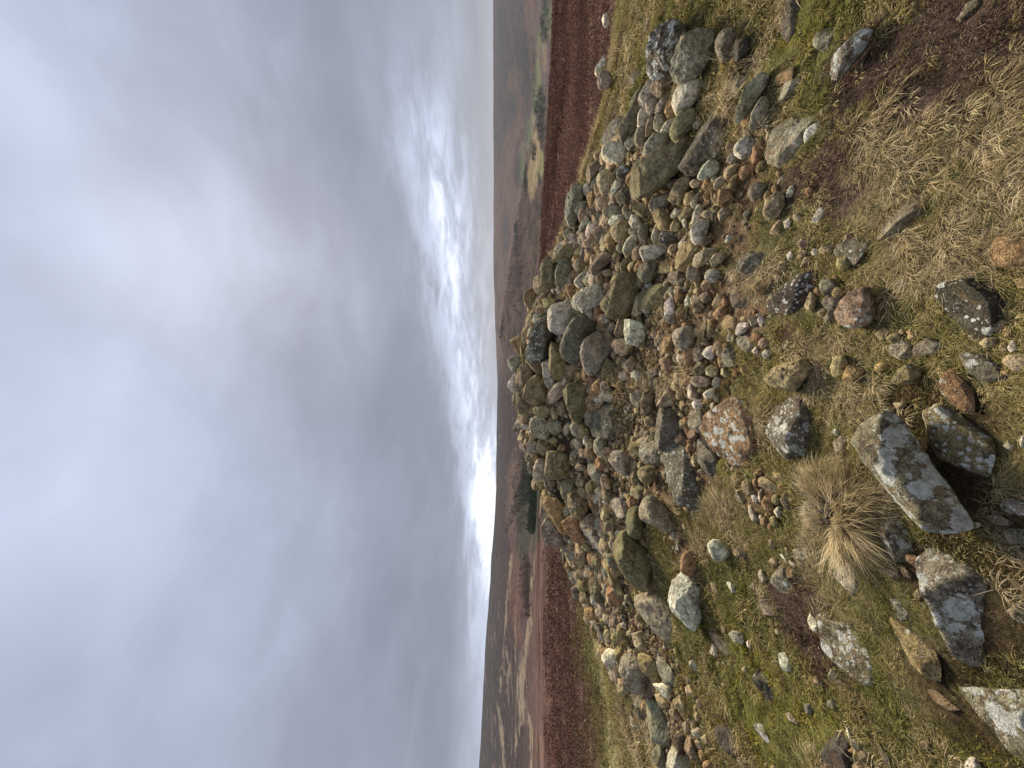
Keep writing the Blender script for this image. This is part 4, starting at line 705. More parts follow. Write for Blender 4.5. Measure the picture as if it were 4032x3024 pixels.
('half_buried_stone','half-buried stone','half-buried grey rock crusted white, between tussock and heather','stones lying in the turf','g51s',(-931,1739,-27),(55,-132,990),20,(-49,-17,-14,-40,32,-44,65,-32,49,19,16,49,-39,23)),
('half_buried_stone','half-buried stone','half-buried grey stone with white crust near the cream round pebble','stones lying in the turf','g51s',(-911,1502,-28),(68,-124,990),11,(-40,-7,-21,-26,20,-24,37,14,18,27)),
('boulder','boulder','largest lichen-patched boulder with a corner cut square, nearest the camera','stones lying in the turf','g51s',(-779,1302,-58),(74,-159,985),48,(-166,0,-141,-63,-112,-104,-13,-92,69,-72,103,-62,109,-24,132,123,36,100,-28,71)),
('half_buried_stone','half-buried stone','half-buried dark stone with one white lichen dot on dark moss','stones lying in the turf','d20s',(-447,1204,-49),(9,-110,994),8,(-18,16,-13,-16,1,-28,17,7,2,30)),
('half_buried_stone','half-buried stone',"half-buried rock with a solid white lichen face at the photo's edge",'stones lying in the turf','g50s',(-390,1161,-49),(1,-94,996),10,(-22,11,-15,-28,9,-28,16,-14,17,24,-16,30)),
('half_buried_stone','half-buried stone',"half-buried grey stone with a white upper edge at the photo's border",'stones lying in the turf','g40s',(-483,1163,-49),(3,-111,994),10,(-22,5,-8,-30,29,-24,15,12,-1,31,-13,22)),
('half_buried_stone','half-buried stone','half-buried white-crusted rock beside the largest lichen-patched boulder','stones lying in the turf','g50s',(-731,1161,-57),(60,-140,988),10,(-21,-3,-18,-23,41,-17,28,7,-3,23)),
('half_buried_stone','half-buried stone','half-buried boulder with a white lichen band beside the heather clump','stones lying in the turf','g51s',(-1240,1730,-27),(117,-140,983),44,(-79,-1,-73,-67,-62,-109,-2,-110,65,-99,100,-57,104,-2,80,108,38,129,-26,105,-61,68)),
('stone','stone','white bean-shaped stone at the edge of the heather clump','stones lying in the turf','w00a',(-1206,1888,5),(270,-408,872),18,(-38,-20,8,-21,26,-4,36,24,-3,23,-36,-3)),
('stone','stone','pale flat stone shaped like a shield, in green turf','stones lying in the turf','l00s',(-1546,2085,-2),(55,-102,993),16,(-44,13,-29,-36,-2,-37,34,-14,39,25,7,39,-30,30)),
('half_buried_stone','half-buried stone','half-buried dark narrow stone with white lichen in mossy turf','stones lying in the turf','d31s',(-1821,2266,-11),(50,-164,985),24,(-57,-40,-21,-77,42,-21,54,49,-6,81,-43,29)),
('half_buried_stone','half-buried stone','half-buried stone with bright white lichen in yellow-green moss','stones lying in the turf','g41s',(-2128,2285,-19),(89,-138,987),18,(-31,7,-7,-53,38,-62,32,29,-10,68)),
('half_buried_stone','half-buried stone','half-buried black rock with small stones on its rim','stones lying in the turf','k00s',(-1760,1778,-26),(31,-132,991),30,(-152,81,-129,28,-11,-62,59,-81,104,-54,132,-36,81,12,16,42,-111,87)),
('stone','stone','pale tan stone touching the half-buried black rock','stones lying in the turf','t00a',(-1712,1659,-10),(307,-369,877),14,(-34,12,-16,-11,16,-17,20,9,-6,20)),
('half_buried_stone','half-buried stone','half-buried brown-grey rock with a jagged white lichen patch','stones lying in the turf','y31s',(-1032,1430,-35),(95,-111,989),30,(-66,0,-57,-65,-40,-97,-12,-92,25,-62,59,84,46,111,-10,93,-48,52)),
('half_buried_stone','half-buried stone','half-buried brown narrow stone in turf below the jagged-patch rock','stones lying in the turf','b01s',(-1152,1346,-26),(94,-112,989),11,(-24,-17,2,-44,8,-23,13,19,1,47,-22,22)),
('boulder','boulder',"massive grey lichen-mottled boulder in the photo's nearest corner",'stones lying in the turf','g51s',(-1106,1209,-47),(109,-138,984),31,(-57,-37,-25,-73,138,-62,49,57,28,83,-23,44,-48,8)),
('stone','stone',"pale pinkish stone at the photo's edge below yellow moss",'stones lying in the turf','l10r',(-1303,1253,-16),(276,-310,910),14,(-25,-1,11,-17,29,-2,16,11,-17,16)),
('half_buried_stone','half-buried stone','half-buried mauve stone flush with mossy turf','stones lying in the turf','v00s',(-1376,1407,-25),(48,-124,991),7,(-24,14,-22,5,-12,-6,3,-14,16,-17,23,-13,22,-5,12,6,-3,15,-16,17)),
('half_buried_stone','half-buried stone',"half-buried dark sliver of stone in grass near the photo's edge",'stones lying in the turf','d00s',(-1562,1558,-25),(53,-171,984),9,(-24,-4,-23,-16,-13,-22,2,-19,16,-10,25,4,24,16,13,22,-2,20,-16,10)),
]
# Stones too small to be told apart
SMALL = [
('g00a',(554,3226,129),(-81,-569,819),30,(-42,4,-35,-42,10,-51,42,-4,29,48,-11,44)),
('o01s',(-507,2425,11),(41,-226,973),14,(-29,-5,-7,-52,37,-36,13,54)),
('l01r',(-72,2741,67),(18,-550,835),28,(-41,11,-9,-42,41,-40,26,12,-8,42)),
('y01r',(-1289,4756,446),(52,-736,675),52,(-77,32,-70,-44,3,-63,82,-6,19,67)),
('g00a',(-1625,1671,-8),(297,-378,877),12,(-17,-11,12,-18,23,6,6,23,-13,11)),
('l01a',(-804,2314,24),(171,-481,860),20,(-46,-8,-23,-36,7,-10,40,24,12,35,-20,15)),
('b10a',(244,4877,572),(-39,-779,626),46,(-85,38,-56,-41,12,-72,84,-51,0,72)),
('p00a',(727,1945,14),(-181,-448,876),16,(-28,-20,14,-23,26,4,10,24,-20,12)),
('o00r',(71,1577,-28),(-49,-394,918),14,(-19,11,-9,-17,18,-21,20,3,-3,21)),
('l20s',(-2966,5184,276),(43,-500,865),32,(-72,-53,0,-99,82,10,48,105,-37,73)),
('o00r',(727,3114,112),(-91,-567,819),32,(-56,21,-38,-30,14,-35,63,7,8,33)),
('p00a',(-873,4807,511),(68,-764,642),45,(-64,44,-47,-69,-11,-78,47,-20,50,58,5,79)),
('t00r',(1234,2741,77),(-198,-514,834),27,(-28,15,-25,-40,11,-49,30,16,11,45)),
('t00r',(1335,3194,104),(-176,-541,822),33,(-46,-3,-39,-25,-18,-38,11,-37,35,-21,46,3,40,26,18,39,-11,37,-36,21)),
('p10r',(-353,3577,171),(75,-609,790),38,(-51,9,-47,-19,-25,-41,6,-46,35,-35,51,-9,47,20,25,41,-6,47,-36,35)),
('g00r',(724,3638,173),(-124,-614,780),38,(-52,-6,-39,-32,-12,-46,20,-43,45,-23,52,6,40,33,12,47,-21,43,-45,23)),
('p00a',(238,2230,25),(-64,-481,874),19,(-34,5,-5,-27,25,-29,35,5,2,28)),
('o00r',(1164,3777,201),(-138,-620,773),39,(-59,-29,24,-56,54,-11,-3,52,-45,40)),
('g00s',(-583,5139,672),(-27,-707,707),29,(-121,50,-91,-26,46,-61,119,-35,17,29,-47,62)),
('l00r',(2030,5410,545),(-61,-733,677),57,(-102,-35,15,-77,93,5,36,73,-54,36)),
('v00s',(114,3559,143),(-11,-311,950),22,(-37,-24,-25,-64,-3,-79,20,-65,36,-25,38,25,25,66,3,83,-21,67,-36,26)),
('l00a',(982,5898,979),(20,-802,597),55,(-94,17,-35,-54,83,-66,99,49,73,73,-27,69)),
('b00r',(-1645,1640,-10),(301,-374,877),13,(-21,-1,-15,-9,-3,-15,10,-14,19,-9,21,1,15,10,3,15,-10,15,-19,9)),
('t00s',(-336,2804,58),(-23,-224,974),17,(-56,-16,-25,-44,60,-20,5,46)),
('w00a',(2067,5783,650),(-6,-749,663),50,(-88,121,15,-125,88,-110,40,36,-51,128)),
('d00r',(-3308,6079,357),(85,-611,787),66,(-97,10,-73,-81,47,-74,113,1,15,84)),
('t00r',(1140,3214,112),(-163,-567,807),32,(-42,15,-23,-39,30,-42,45,14,2,45)),
('p00a',(-751,1474,-25),(175,-374,911),11,(-15,4,-14,-15,4,-17,19,6,12,20)),
('o00a',(1632,2429,44),(-276,-433,858),20,(-34,-29,-5,-32,24,-17,-1,41,-28,12)),
('t00r',(717,2740,84),(-130,-513,848),27,(-37,-30,15,-35,38,10,9,35,-30,20)),
('o00a',(-1222,3923,220),(129,-626,769),35,(-63,7,-7,-57,38,-49,54,18,-7,56)),
('t00r',(2492,4910,309),(-165,-655,737),49,(-97,11,-63,-40,90,-24,96,32,-18,48)),
('w20a',(5819,6106,-133),(-393,-385,835),52,(-82,39,-50,-56,16,-89,88,-31,73,41,-13,64)),
('y01a',(-3044,4576,184),(221,-593,774),39,(-65,-3,-44,-33,-6,-50,34,-48,61,-27,65,4,45,33,7,51,-34,49,-61,28)),
('l00r',(2657,5235,360),(-170,-684,710),52,(-72,54,-16,-37,40,-75,89,-21,78,43,-1,65)),
('l00a',(123,1162,-34),(-47,-319,947),8,(-22,4,-13,-9,22,-1,-8,10)),
('g00s',(-736,2458,19),(63,-181,981),14,(-32,26,-30,-19,2,-46,29,23,-14,47)),
('b00s',(-403,2975,70),(-3,-247,969),17,(-43,14,-39,-14,-21,-35,6,-44,30,-36,43,-14,40,14,21,36,-6,45,-30,36)),
('t00r',(1427,2165,32),(-275,-435,857),19,(-30,2,-27,-11,-14,-19,5,-20,22,-13,30,-2,27,11,14,19,-5,20,-22,13)),
('p00a',(-2917,3334,43),(373,-476,796),26,(-24,37,-17,-41,16,-55,34,25,-4,63)),
('g10r',(-3361,5157,210),(196,-591,782),51,(-62,-64,17,-64,84,13,50,86,-43,24)),
('t01a',(-3184,4846,199),(223,-614,757),41,(-65,-1,-41,-35,-2,-55,38,-54,63,-33,65,1,42,35,2,56,-38,55,-64,33)),
('b00a',(1682,4881,447),(-83,-712,698),43,(-63,40,-60,0,-35,-40,3,-64,40,-64,62,-40,60,0,35,40,-4,65,-41,65)),
('o00a',(-1511,4769,408),(86,-718,690),42,(-70,-36,-25,-68,74,23,59,74,-38,47)),
('t00r',(68,3289,116),(-29,-589,808),32,(-38,-7,-19,-41,36,-52,39,24,8,51)),
('b00r',(-1714,6546,948),(-29,-667,744),72,(-102,21,-5,-89,89,-94,93,32,29,89,-65,84)),
('l10s',(-3619,4573,63),(-52,-261,964),31,(-82,18,-16,-86,69,-16,16,90,-72,98)),
('t00a',(-2509,3081,26),(345,-455,821),24,(-34,10,-21,-39,8,-44,31,30,-2,47)),
('l00s',(1428,2934,70),(-8,-182,983),17,(-81,11,-35,-15,72,-27,62,26,-16,27)),
('w00a',(201,3092,104),(-67,-566,822),26,(-42,-10,-7,-37,37,-37,42,6,23,36,-8,35)),
('b00r',(1256,4058,251),(-134,-661,738),39,(-73,23,-55,-4,-16,-29,28,-43,62,-41,72,-23,55,4,16,29,-29,44,-63,41)),
('g00r',(2207,5631,556),(-47,-734,678),56,(-68,-13,-45,-54,-4,-74,38,-66,65,-33,69,13,45,54,4,75,-38,67,-66,33)),
('b00r',(655,2084,23),(-154,-484,862),18,(-34,8,-17,-18,29,-20,22,4,-8,22)),
('t00r',(263,2652,55),(-68,-540,839),24,(-42,3,6,-32,39,-22,24,11,-38,35)),
('g00r',(81,4047,260),(-15,-673,740),39,(-47,-16,-30,-43,-1,-53,27,-44,46,-18,47,16,30,43,2,54,-28,45,-46,18)),
('w00a',(1040,2015,26),(-205,-434,877),15,(-34,3,-11,-19,23,-21,16,2,-17,25)),
('g00r',(1478,4133,261),(-168,-658,734),39,(-54,-2,-45,-30,-19,-46,14,-45,42,-26,54,2,46,30,19,47,-14,45,-43,27)),
('g00r',(1572,3902,207),(-189,-634,750),36,(-44,-6,-42,-36,-24,-52,3,-48,29,-26,44,6,43,36,25,53,-3,49,-29,26)),
('y00r',(-666,2156,1),(165,-470,867),19,(-29,2,-24,-11,-10,-19,7,-20,22,-14,29,-2,24,11,11,20,-7,21,-22,14)),
('t00a',(-1030,2166,10),(195,-457,868),16,(-29,-6,-1,-25,26,-14,27,10,-9,23)),
('d00s',(-1537,1789,-4),(63,-151,987),8,(-25,6,-17,-6,-2,-16,13,-20,24,-16,25,-6,17,6,2,17,-14,21,-24,16)),
('o00r',(-2867,2837,25),(384,-408,828),23,(-37,13,-32,-4,-15,-19,8,-26,28,-24,37,-12,33,4,15,19,-8,27,-28,24)),
('b00a',(1012,3746,194),(-143,-621,771),31,(-68,4,-8,-39,65,-13,34,34,-30,37)),
('l00a',(172,2207,20),(-53,-478,877),17,(-31,-12,22,-27,30,0,11,26,-12,17)),
('p00r',(-1032,6468,1159),(-69,-717,694),67,(-110,19,-106,-62,111,-70,77,15,-19,79)),
('t00r',(676,1955,11),(-168,-453,876),16,(-22,12,-13,-15,13,-23,28,4,1,21)),
('g00a',(383,2304,35),(-103,-494,863),18,(-27,12,-20,-20,12,-29,29,-4,18,26)),
('l10r',(-180,1140,-38),(43,-293,955),8,(-17,2,-16,-3,-9,-6,1,-7,11,-6,17,-2,16,3,9,6,-1,7,-11,6)),
('y00r',(1296,2239,33),(-242,-445,862),19,(-24,22,-20,-11,18,-31,26,-1,-1,27)),
('d00s',(-1685,1937,-9),(21,-116,993),9,(-27,6,-18,-9,-3,-20,14,-23,25,-18,27,-6,18,9,3,20,-14,24,-25,18)),
('b00a',(-1452,5667,800),(5,-786,618),47,(-79,46,-38,-78,51,-46,59,79)),
('t00a',(120,1186,-36),(-48,-321,946),7,(-15,-8,13,-6,13,6,-3,9,-12,7)),
('y00a',(-528,2129,-8),(131,-463,877),16,(-21,28,-14,-14,8,-29,18,0,10,33)),
('b00r',(1588,2520,45),(-256,-453,854),21,(-33,-9,-4,-30,28,-8,17,27,-17,24)),
('v00s',(-1842,2061,-17),(30,-131,991),10,(-23,8,-3,-32,12,-38,18,16,-7,39)),
('t00r',(-17,3183,103),(-4,-573,819),29,(-50,-26,-34,-42,50,14,4,43,-27,31)),
('o00a',(571,3084,112),(-80,-567,820),24,(-40,26,-33,-14,23,-36,44,-6,29,31)),
('l20s',(-2280,3045,14),(52,-208,977),16,(-29,39,-27,-26,-12,-57,46,12,4,59)),
('p00a',(-1384,1780,-1),(293,-387,874),12,(-30,0,-14,-15,8,-14,19,13,-18,11)),
('y00r',(-792,2159,10),(178,-471,864),18,(-27,-9,-19,-18,-4,-21,13,-15,25,-4,27,9,19,19,4,21,-13,15,-25,4)),
('l00s',(-1379,2562,13),(50,-202,978),13,(-39,-8,-11,-38,45,-3,5,38)),
('d01a',(-726,6643,1259),(-57,-681,730),60,(-111,-5,-45,-88,112,-73,47,23,-67,103)),
('w00a',(383,2238,30),(-96,-492,865),16,(-42,5,-18,-15,9,-17,43,2,10,16,-23,16)),
('g00r',(2675,5068,310),(-195,-661,725),46,(-64,43,-59,7,-31,-32,8,-58,44,-62,63,-43,59,-7,31,32,-8,59,-45,64)),
('g00r',(1766,3991,215),(-183,-631,754),36,(-48,-3,-43,-29,-21,-44,8,-42,35,-25,48,3,43,29,22,44,-8,43,-35,25)),
('b00r',(1399,4212,282),(-147,-680,718),38,(-51,-5,-42,-32,-18,-47,13,-44,40,-25,51,5,43,32,18,48,-14,45,-40,25)),
('p00r',(1553,2928,73),(-201,-512,835),25,(-33,-4,-32,-23,-19,-33,1,-31,21,-17,33,4,33,23,19,34,-1,32,-22,17)),
('g00r',(-906,4997,589),(39,-774,632),46,(-81,35,-70,-32,29,-51,76,-8,-11,53)),
('t00r',(633,1937,5),(-156,-450,879),15,(-21,20,-5,-16,18,-27,22,5,-13,27)),
('t00r',(1207,3911,219),(-135,-636,760),35,(-43,30,-13,-50,32,-59,43,13,13,51)),
('p10s',(-86,1517,-42),(-12,-134,991),6,(-12,12,-6,-24,12,-21,6,25)),
('t00r',(251,4114,273),(-32,-678,734),37,(-52,9,-42,-19,-16,-40,16,-46,42,-34,52,-9,43,19,17,41,-16,47,-42,35)),
('g00r',(1715,4499,329),(-105,-687,719),41,(-57,5,-50,-24,-24,-44,11,-48,42,-33,57,-5,50,24,24,45,-11,49,-42,33)),
('d00r',(-2452,4832,316),(192,-649,736),43,(-55,-52,-11,-66,69,28,42,77,-23,43)),
('g00r',(8,2665,56),(7,-547,837),23,(-42,5,-19,-21,32,-24,42,5,-7,24)),
('d00a',(-1639,5701,761),(10,-788,616),46,(-69,22,-50,-117,-14,-55,59,72,10,119)),
('t10r',(-815,1433,-30),(195,-363,911),10,(-21,6,-16,-7,7,-10,18,3,-2,11)),
('d00r',(2695,4781,256),(-233,-610,757),42,(-55,-44,-28,-68,57,1,34,68,-20,58)),
('p00a',(-2820,2950,23),(380,-414,827),20,(-31,-6,20,-34,38,1,-7,41)),
('t00r',(42,3159,101),(-25,-569,822),28,(-52,-19,-10,-32,52,-6,30,32,-32,13)),
('b00r',(2253,4921,354),(-125,-688,715),43,(-53,1,-36,-35,-6,-57,27,-58,49,-36,53,-1,37,35,6,58,-27,58,-50,37)),
('o00r',(1748,3673,146),(-213,-609,764),31,(-61,9,-45,-9,-13,-24,24,-30,52,-24,60,-9,46,9,13,24,-24,30,-53,24)),
('t00r',(-1481,1859,5),(288,-387,876),14,(-23,5,-11,-18,8,-19,14,14,-2,21)),
('t00a',(-1031,5070,603),(41,-775,631),39,(-60,-4,-3,-54,69,-49,54,45,-21,53)),
('l20a',(-665,6111,1147),(-14,-777,630),49,(-64,-91,-14,-92,69,12,7,94,-51,69)),
('l00a',(-732,2142,2),(173,-468,866),15,(-33,-7,1,-20,38,-4,1,21)),
('l00a',(752,4376,364),(-99,-708,699),33,(-53,-50,-7,-34,59,3,23,56,-52,32)),
('o00r',(-2865,2906,22),(380,-410,829),22,(-29,-20,11,-27,32,18,5,35,-23,17)),
('w00a',(881,2041,24),(-192,-453,871),14,(-34,-10,19,-21,9,16,-24,13)),
('o00r',(1101,2118,30),(-203,-441,874),16,(-24,-2,-21,-13,-11,-19,4,-18,17,-10,24,2,22,13,11,20,-4,19,-17,10)),
('l20r',(-197,1177,-41),(47,-297,954),8,(-14,-6,2,-11,14,3,-5,11)),
('t00r',(-767,4703,466),(72,-760,646),40,(-56,9,-50,-22,-25,-43,9,-49,40,-35,56,-9,50,22,25,44,-9,49,-40,36)),
('y00r',(14,4482,400),(20,-746,666),39,(-52,13,-51,-16,-31,-39,1,-47,32,-37,52,-13,51,16,31,39,-1,47,-33,37)),
('o00r',(1636,4614,375),(-87,-706,703),40,(-47,-13,-41,-45,-20,-60,9,-52,34,-24,47,13,41,46,20,61,-9,53,-35,24)),
('b00r',(148,4142,279),(-14,-686,728),36,(-43,18,-39,-13,-21,-39,6,-50,30,-43,43,-18,40,13,21,40,-6,51,-31,43)),
('t00a',(76,2585,41),(-12,-535,845),18,(-33,-16,-6,-29,33,7,22,29,-10,27)),
('g00a',(-1401,4666,388),(76,-715,695),35,(-74,4,-26,-28,57,-44,74,-4,19,54)),
('g00r',(-1154,2255,13),(201,-447,872),17,(-30,-12,-7,-23,33,7,12,24,-12,16)),
('p00a',(-2871,3157,26),(377,-445,812),21,(-20,9,-18,-37,14,-31,39,19,1,39)),
('d00a',(-293,6724,1295),(-5,-675,738),56,(-134,-61,137,-52,71,62,6,63,-73,6)),
('l20s',(-2495,2499,-14),(126,-114,985),11,(-39,33,-27,-17,-6,-39,11,15,6,40)),
('w00a',(666,2989,98),(-91,-555,827),21,(-50,-11,-2,-24,46,-7,-5,26,-42,26)),
('t00r',(223,2629,49),(-55,-537,842),21,(-34,-5,-22,-16,-2,-22,19,-19,33,-9,34,5,23,17,2,22,-19,19,-33,9)),
('t10r',(1277,4372,339),(-118,-709,695),36,(-44,-9,-37,-39,-17,-53,10,-47,33,-24,44,9,38,39,17,54,-10,48,-33,24)),
('p00s',(-488,4984,600),(-28,-574,819),24,(-97,9,-45,-43,50,-39,95,24,-3,45)),
('o00r',(465,1875,-5),(-105,-440,892),14,(-21,-3,-15,-12,-4,-16,8,-14,18,-7,21,3,16,12,4,16,-9,14,-18,7)),
('o00r',(521,3317,132),(-81,-570,818),28,(-36,-8,-26,-27,-6,-36,16,-31,32,-15,36,8,26,27,7,36,-16,32,-32,15)),
('b00r',(-28,3069,90),(-2,-558,830),25,(-32,10,-32,-10,-19,-26,0,-33,20,-27,32,-10,32,10,20,27,0,33,-20,27)),
('b00r',(-2872,4629,220),(205,-611,764),38,(-37,24,-25,-57,7,-61,56,10,8,67)),
('t00r',(-1064,4935,543),(48,-760,648),41,(-53,26,-35,-66,23,-61,44,20,-12,63)),
('b00r',(-819,6257,1163),(-25,-763,646),55,(-72,-52,-25,-91,75,-4,41,92,-33,58)),
('t00a',(2245,5932,622),(-28,-728,685),44,(-66,46,-53,-65,65,-46,40,67)),
('t00r',(-793,5945,1070),(-27,-796,605),51,(-72,21,-40,-65,73,-54,55,65)),
('o00r',(-822,2236,14),(177,-476,861),17,(-26,1,-21,-10,-9,-17,7,-18,21,-12,26,-1,21,10,9,18,-8,18,-21,12)),
('w00r',(-176,4502,411),(16,-744,668),37,(-40,-9,-26,-40,-2,-55,23,-50,39,-26,40,9,26,40,2,56,-23,51,-39,26)),
('o00r',(1099,2187,31),(-195,-452,870),16,(-25,14,-23,2,-12,-10,3,-19,17,-21,25,-14,23,-2,12,10,-3,19,-18,21)),
('b00r',(1881,4106,225),(-175,-626,760),33,(-52,14,-44,-9,-19,-29,12,-37,39,-32,51,-14,44,9,20,29,-12,38,-40,32)),
('o00r',(-882,5271,718),(14,-804,594),43,(-49,28,-49,-11,-29,-45,1,-62,31,-55,49,-27,49,11,30,46,-1,63,-31,56)),
('g00r',(2017,2940,49),(-307,-492,815),22,(-31,-17,-21,-27,-4,-27,15,-17,29,0,31,17,22,28,4,28,-15,17,-29,0)),
('t00r',(-472,4703,477),(25,-769,639),38,(-50,13,-47,-17,-26,-41,4,-49,33,-39,50,-13,47,17,26,41,-5,50,-34,39)),
('b00r',(1100,4338,338),(-97,-706,701),35,(-47,-7,-36,-32,-12,-45,17,-40,39,-20,47,7,37,32,12,45,-17,41,-40,20)),
('t00r',(881,1975,19),(-200,-442,875),14,(-20,-2,-18,-12,-9,-18,4,-16,14,-9,20,2,18,12,9,18,-4,17,-15,9)),
('o00r',(979,1899,18),(-210,-428,879),13,(-21,-1,-18,-10,-8,-15,5,-14,16,-8,21,1,18,10,8,15,-5,14,-16,8)),
('w00r',(946,3613,170),(-152,-608,780),29,(-43,-2,-33,-21,-10,-32,16,-31,36,-18,43,2,33,21,10,32,-16,31,-37,18)),
('g00r',(784,3224,118),(-105,-577,810),25,(-38,-4,-28,-20,-7,-28,16,-26,34,-14,39,4,29,20,8,29,-16,26,-34,14)),
('y00r',(1232,2659,64),(-196,-512,836),20,(-24,-8,-21,-24,-10,-30,5,-25,18,-10,24,8,21,24,10,31,-5,26,-18,10)),
('l10r',(-1849,4408,276),(152,-654,741),35,(-60,-29,28,-33,63,24,-4,40,-55,9)),
('b00a',(-3487,4605,111),(277,-570,774),30,(-54,-1,-18,-72,27,-10,18,74)),
('y00r',(185,1455,-28),(-82,-362,929),9,(-14,-3,-9,-9,-2,-12,7,-10,12,-4,14,3,9,9,2,12,-7,10,-12,5)),
('d10s',(3760,3952,32),(2,-123,992),22,(-42,38,-3,-74,20,-110,37,19,-21,116)),
('w00s',(1153,3121,88),(-41,-215,976),15,(-58,9,8,-39,45,-41,13,16,-46,43)),
('o00r',(1306,5145,602),(-37,-768,640),41,(-52,-14,-39,-42,-11,-55,21,-46,45,-20,52,14,39,43,11,56,-21,47,-46,20)),
('l00r',(-698,4775,501),(55,-774,631),37,(-67,5,-63,-17,-36,-32,5,-35,44,-24,66,-5,63,17,36,32,-5,35,-45,24)),
('p00a',(672,1715,-9),(-166,-405,899),10,(-14,13,-4,-16,13,-15,20,1,-8,18)),
('o00r',(1013,3195,107),(-150,-573,806),24,(-41,0,-30,-14,-8,-23,17,-23,36,-15,41,0,31,14,8,24,-17,24,-36,15)),
('t00r',(1281,4174,274),(-129,-682,720),32,(-53,0,-40,-20,-11,-32,22,-32,47,-20,53,0,40,20,11,32,-22,32,-47,20)),
('w00a',(696,2031,14),(-167,-469,867),12,(-27,-3,-8,-15,23,-7,13,15,-18,13)),
('g01r',(-3046,5054,260),(186,-640,746),39,(-29,15,-21,-60,9,-66,62,-5,13,74)),
('o00r',(555,2551,63),(-144,-510,848),18,(-25,-4,-19,-17,-6,-24,9,-21,21,-11,25,4,19,17,6,24,-9,22,-21,11)),
('o00r',(-586,2121,-8),(147,-462,875),15,(-21,3,-17,-8,-7,-16,6,-18,16,-13,21,-3,17,8,7,17,-6,18,-17,13)),
('p00a',(-2363,4165,178),(248,-591,767),27,(-35,-31,-9,-46,54,2,22,51,-22,22)),
('o00a',(1478,5162,568),(-35,-755,655),35,(-56,-12,-41,-37,-11,-48,24,-41,49,-18,56,12,41,38,11,49,-24,42,-49,18)),
('y00r',(-246,4498,406),(14,-742,670),34,(-41,9,-32,-21,-10,-44,15,-50,35,-37,41,-9,32,22,10,45,-16,50,-35,37)),
('t00r',(356,1851,-6),(-78,-439,895),12,(-18,7,-10,-9,16,-18,17,9,-4,18)),
('l00a',(1306,3073,90),(-191,-524,830),19,(-39,3,-32,-23,26,-29,36,22)),
('g00r',(-2508,5847,556),(35,-712,701),46,(-66,-12,38,-73,72,-4,-24,75)),
('g00s',(-249,5262,751),(32,-715,699),22,(-64,12,-21,-62,67,-72,-30,76)),
('y00r',(-798,5435,815),(3,-820,572),41,(-57,-15,0,-72,60,-14,-13,73)),
('t00a',(1258,5992,937),(22,-788,615),41,(-110,-21,-25,-51,106,-12,41,52)),
('o00r',(28,3010,86),(-17,-555,832),22,(-27,-9,-17,-24,-1,-30,16,-25,26,-10,27,9,17,25,1,31,-16,25,-26,10)),
('y01r',(-3083,4938,228),(199,-632,749),36,(-49,1,-31,-26,-2,-43,28,-44,48,-28,49,-1,32,26,2,44,-29,44,-48,28)),
('t00r',(703,2857,85),(-112,-530,840),20,(-22,-8,-19,-27,-9,-35,4,-30,16,-13,22,8,20,27,10,35,-4,30,-16,13)),
('y00r',(-933,2060,0),(193,-456,869),13,(-28,-5,-6,-19,24,5,20,22)),
('g00r',(-2590,4617,255),(235,-626,744),33,(-54,-6,0,-54,45,3,19,62)),
('d00a',(-2838,6282,494),(-10,-658,753),44,(-107,-65,56,-10,108,66,-102,11)),
('p00a',(-935,2180,8),(184,-466,865),12,(-29,-3,-10,-19,29,3,20,21)),
('w00a',(-710,2319,14),(164,-487,858),14,(-21,-14,10,-20,24,4,12,24,-17,8)),
('g00r',(639,4253,321),(-108,-701,705),31,(-43,13,-37,-11,-18,-31,8,-39,31,-32,42,-13,37,11,18,32,-8,40,-32,33)),
('p00r',(-2516,2963,16),(367,-443,818),19,(-25,-16,21,-25,28,13,2,36)),
('o00r',(-617,2322,8),(148,-494,857),15,(-32,-6,-6,-18,35,-1,11,19)),
('t00r',(-2642,3001,19),(378,-426,822),19,(-25,-3,-21,-18,-8,-25,7,-23,20,-12,25,3,21,18,9,26,-7,23,-20,12)),
('l00r',(667,1887,-1),(-168,-436,884),12,(-17,-2,-14,-11,-6,-15,4,-14,13,-7,17,2,14,11,6,15,-4,14,-13,7)),
('t00r',(325,4235,301),(-48,-699,714),30,(-40,-9,-27,-30,-4,-39,21,-33,37,-15,40,9,27,30,4,39,-21,34,-38,15)),
('o00r',(253,2575,43),(-69,-525,848),17,(-25,-5,-17,-16,-3,-21,12,-18,23,-8,25,5,17,16,3,22,-13,19,-23,8)),
('w00a',(-232,1796,-28),(51,-426,903),10,(-20,-9,5,-15,21,0,-1,16)),
('t00r',(1856,3954,194),(-182,-626,758),27,(-34,7,-21,-18,-1,-36,20,-41,33,-30,34,-7,21,18,1,37,-20,41,-33,30)),
('b00a',(2148,4471,261),(-206,-630,748),27,(-54,7,-43,-13,-15,-28,18,-32,45,-24,54,-7,43,13,15,28,-19,32,-45,24)),
('p00r',(-2919,4403,170),(238,-602,762),30,(-39,2,-34,-21,-17,-36,7,-38,29,-25,39,-2,35,21,17,37,-8,38,-29,25)),
('g00r',(1339,5461,719),(-16,-775,632),39,(-58,-7,-54,-33,-29,-47,6,-42,40,-22,58,7,54,34,30,47,-6,43,-40,22)),
('t00r',(-445,5339,803),(20,-808,588),38,(-52,12,-50,-16,-29,-38,3,-46,34,-36,52,-12,50,16,29,38,-3,46,-34,36)),
('w00a',(200,2301,24),(-60,-484,873),13,(-28,-9,8,-22,26,-7,1,21)),
('p00r',(-2744,4182,147),(251,-601,758),28,(-38,21,-37,0,-21,-21,2,-34,25,-34,38,-21,37,0,21,21,-2,35,-25,35)),
('o00r',(-2684,4380,195),(245,-621,745),29,(-50,-23,-39,-35,-13,-34,17,-20,41,2,50,24,39,36,13,34,-17,20,-41,-2)),
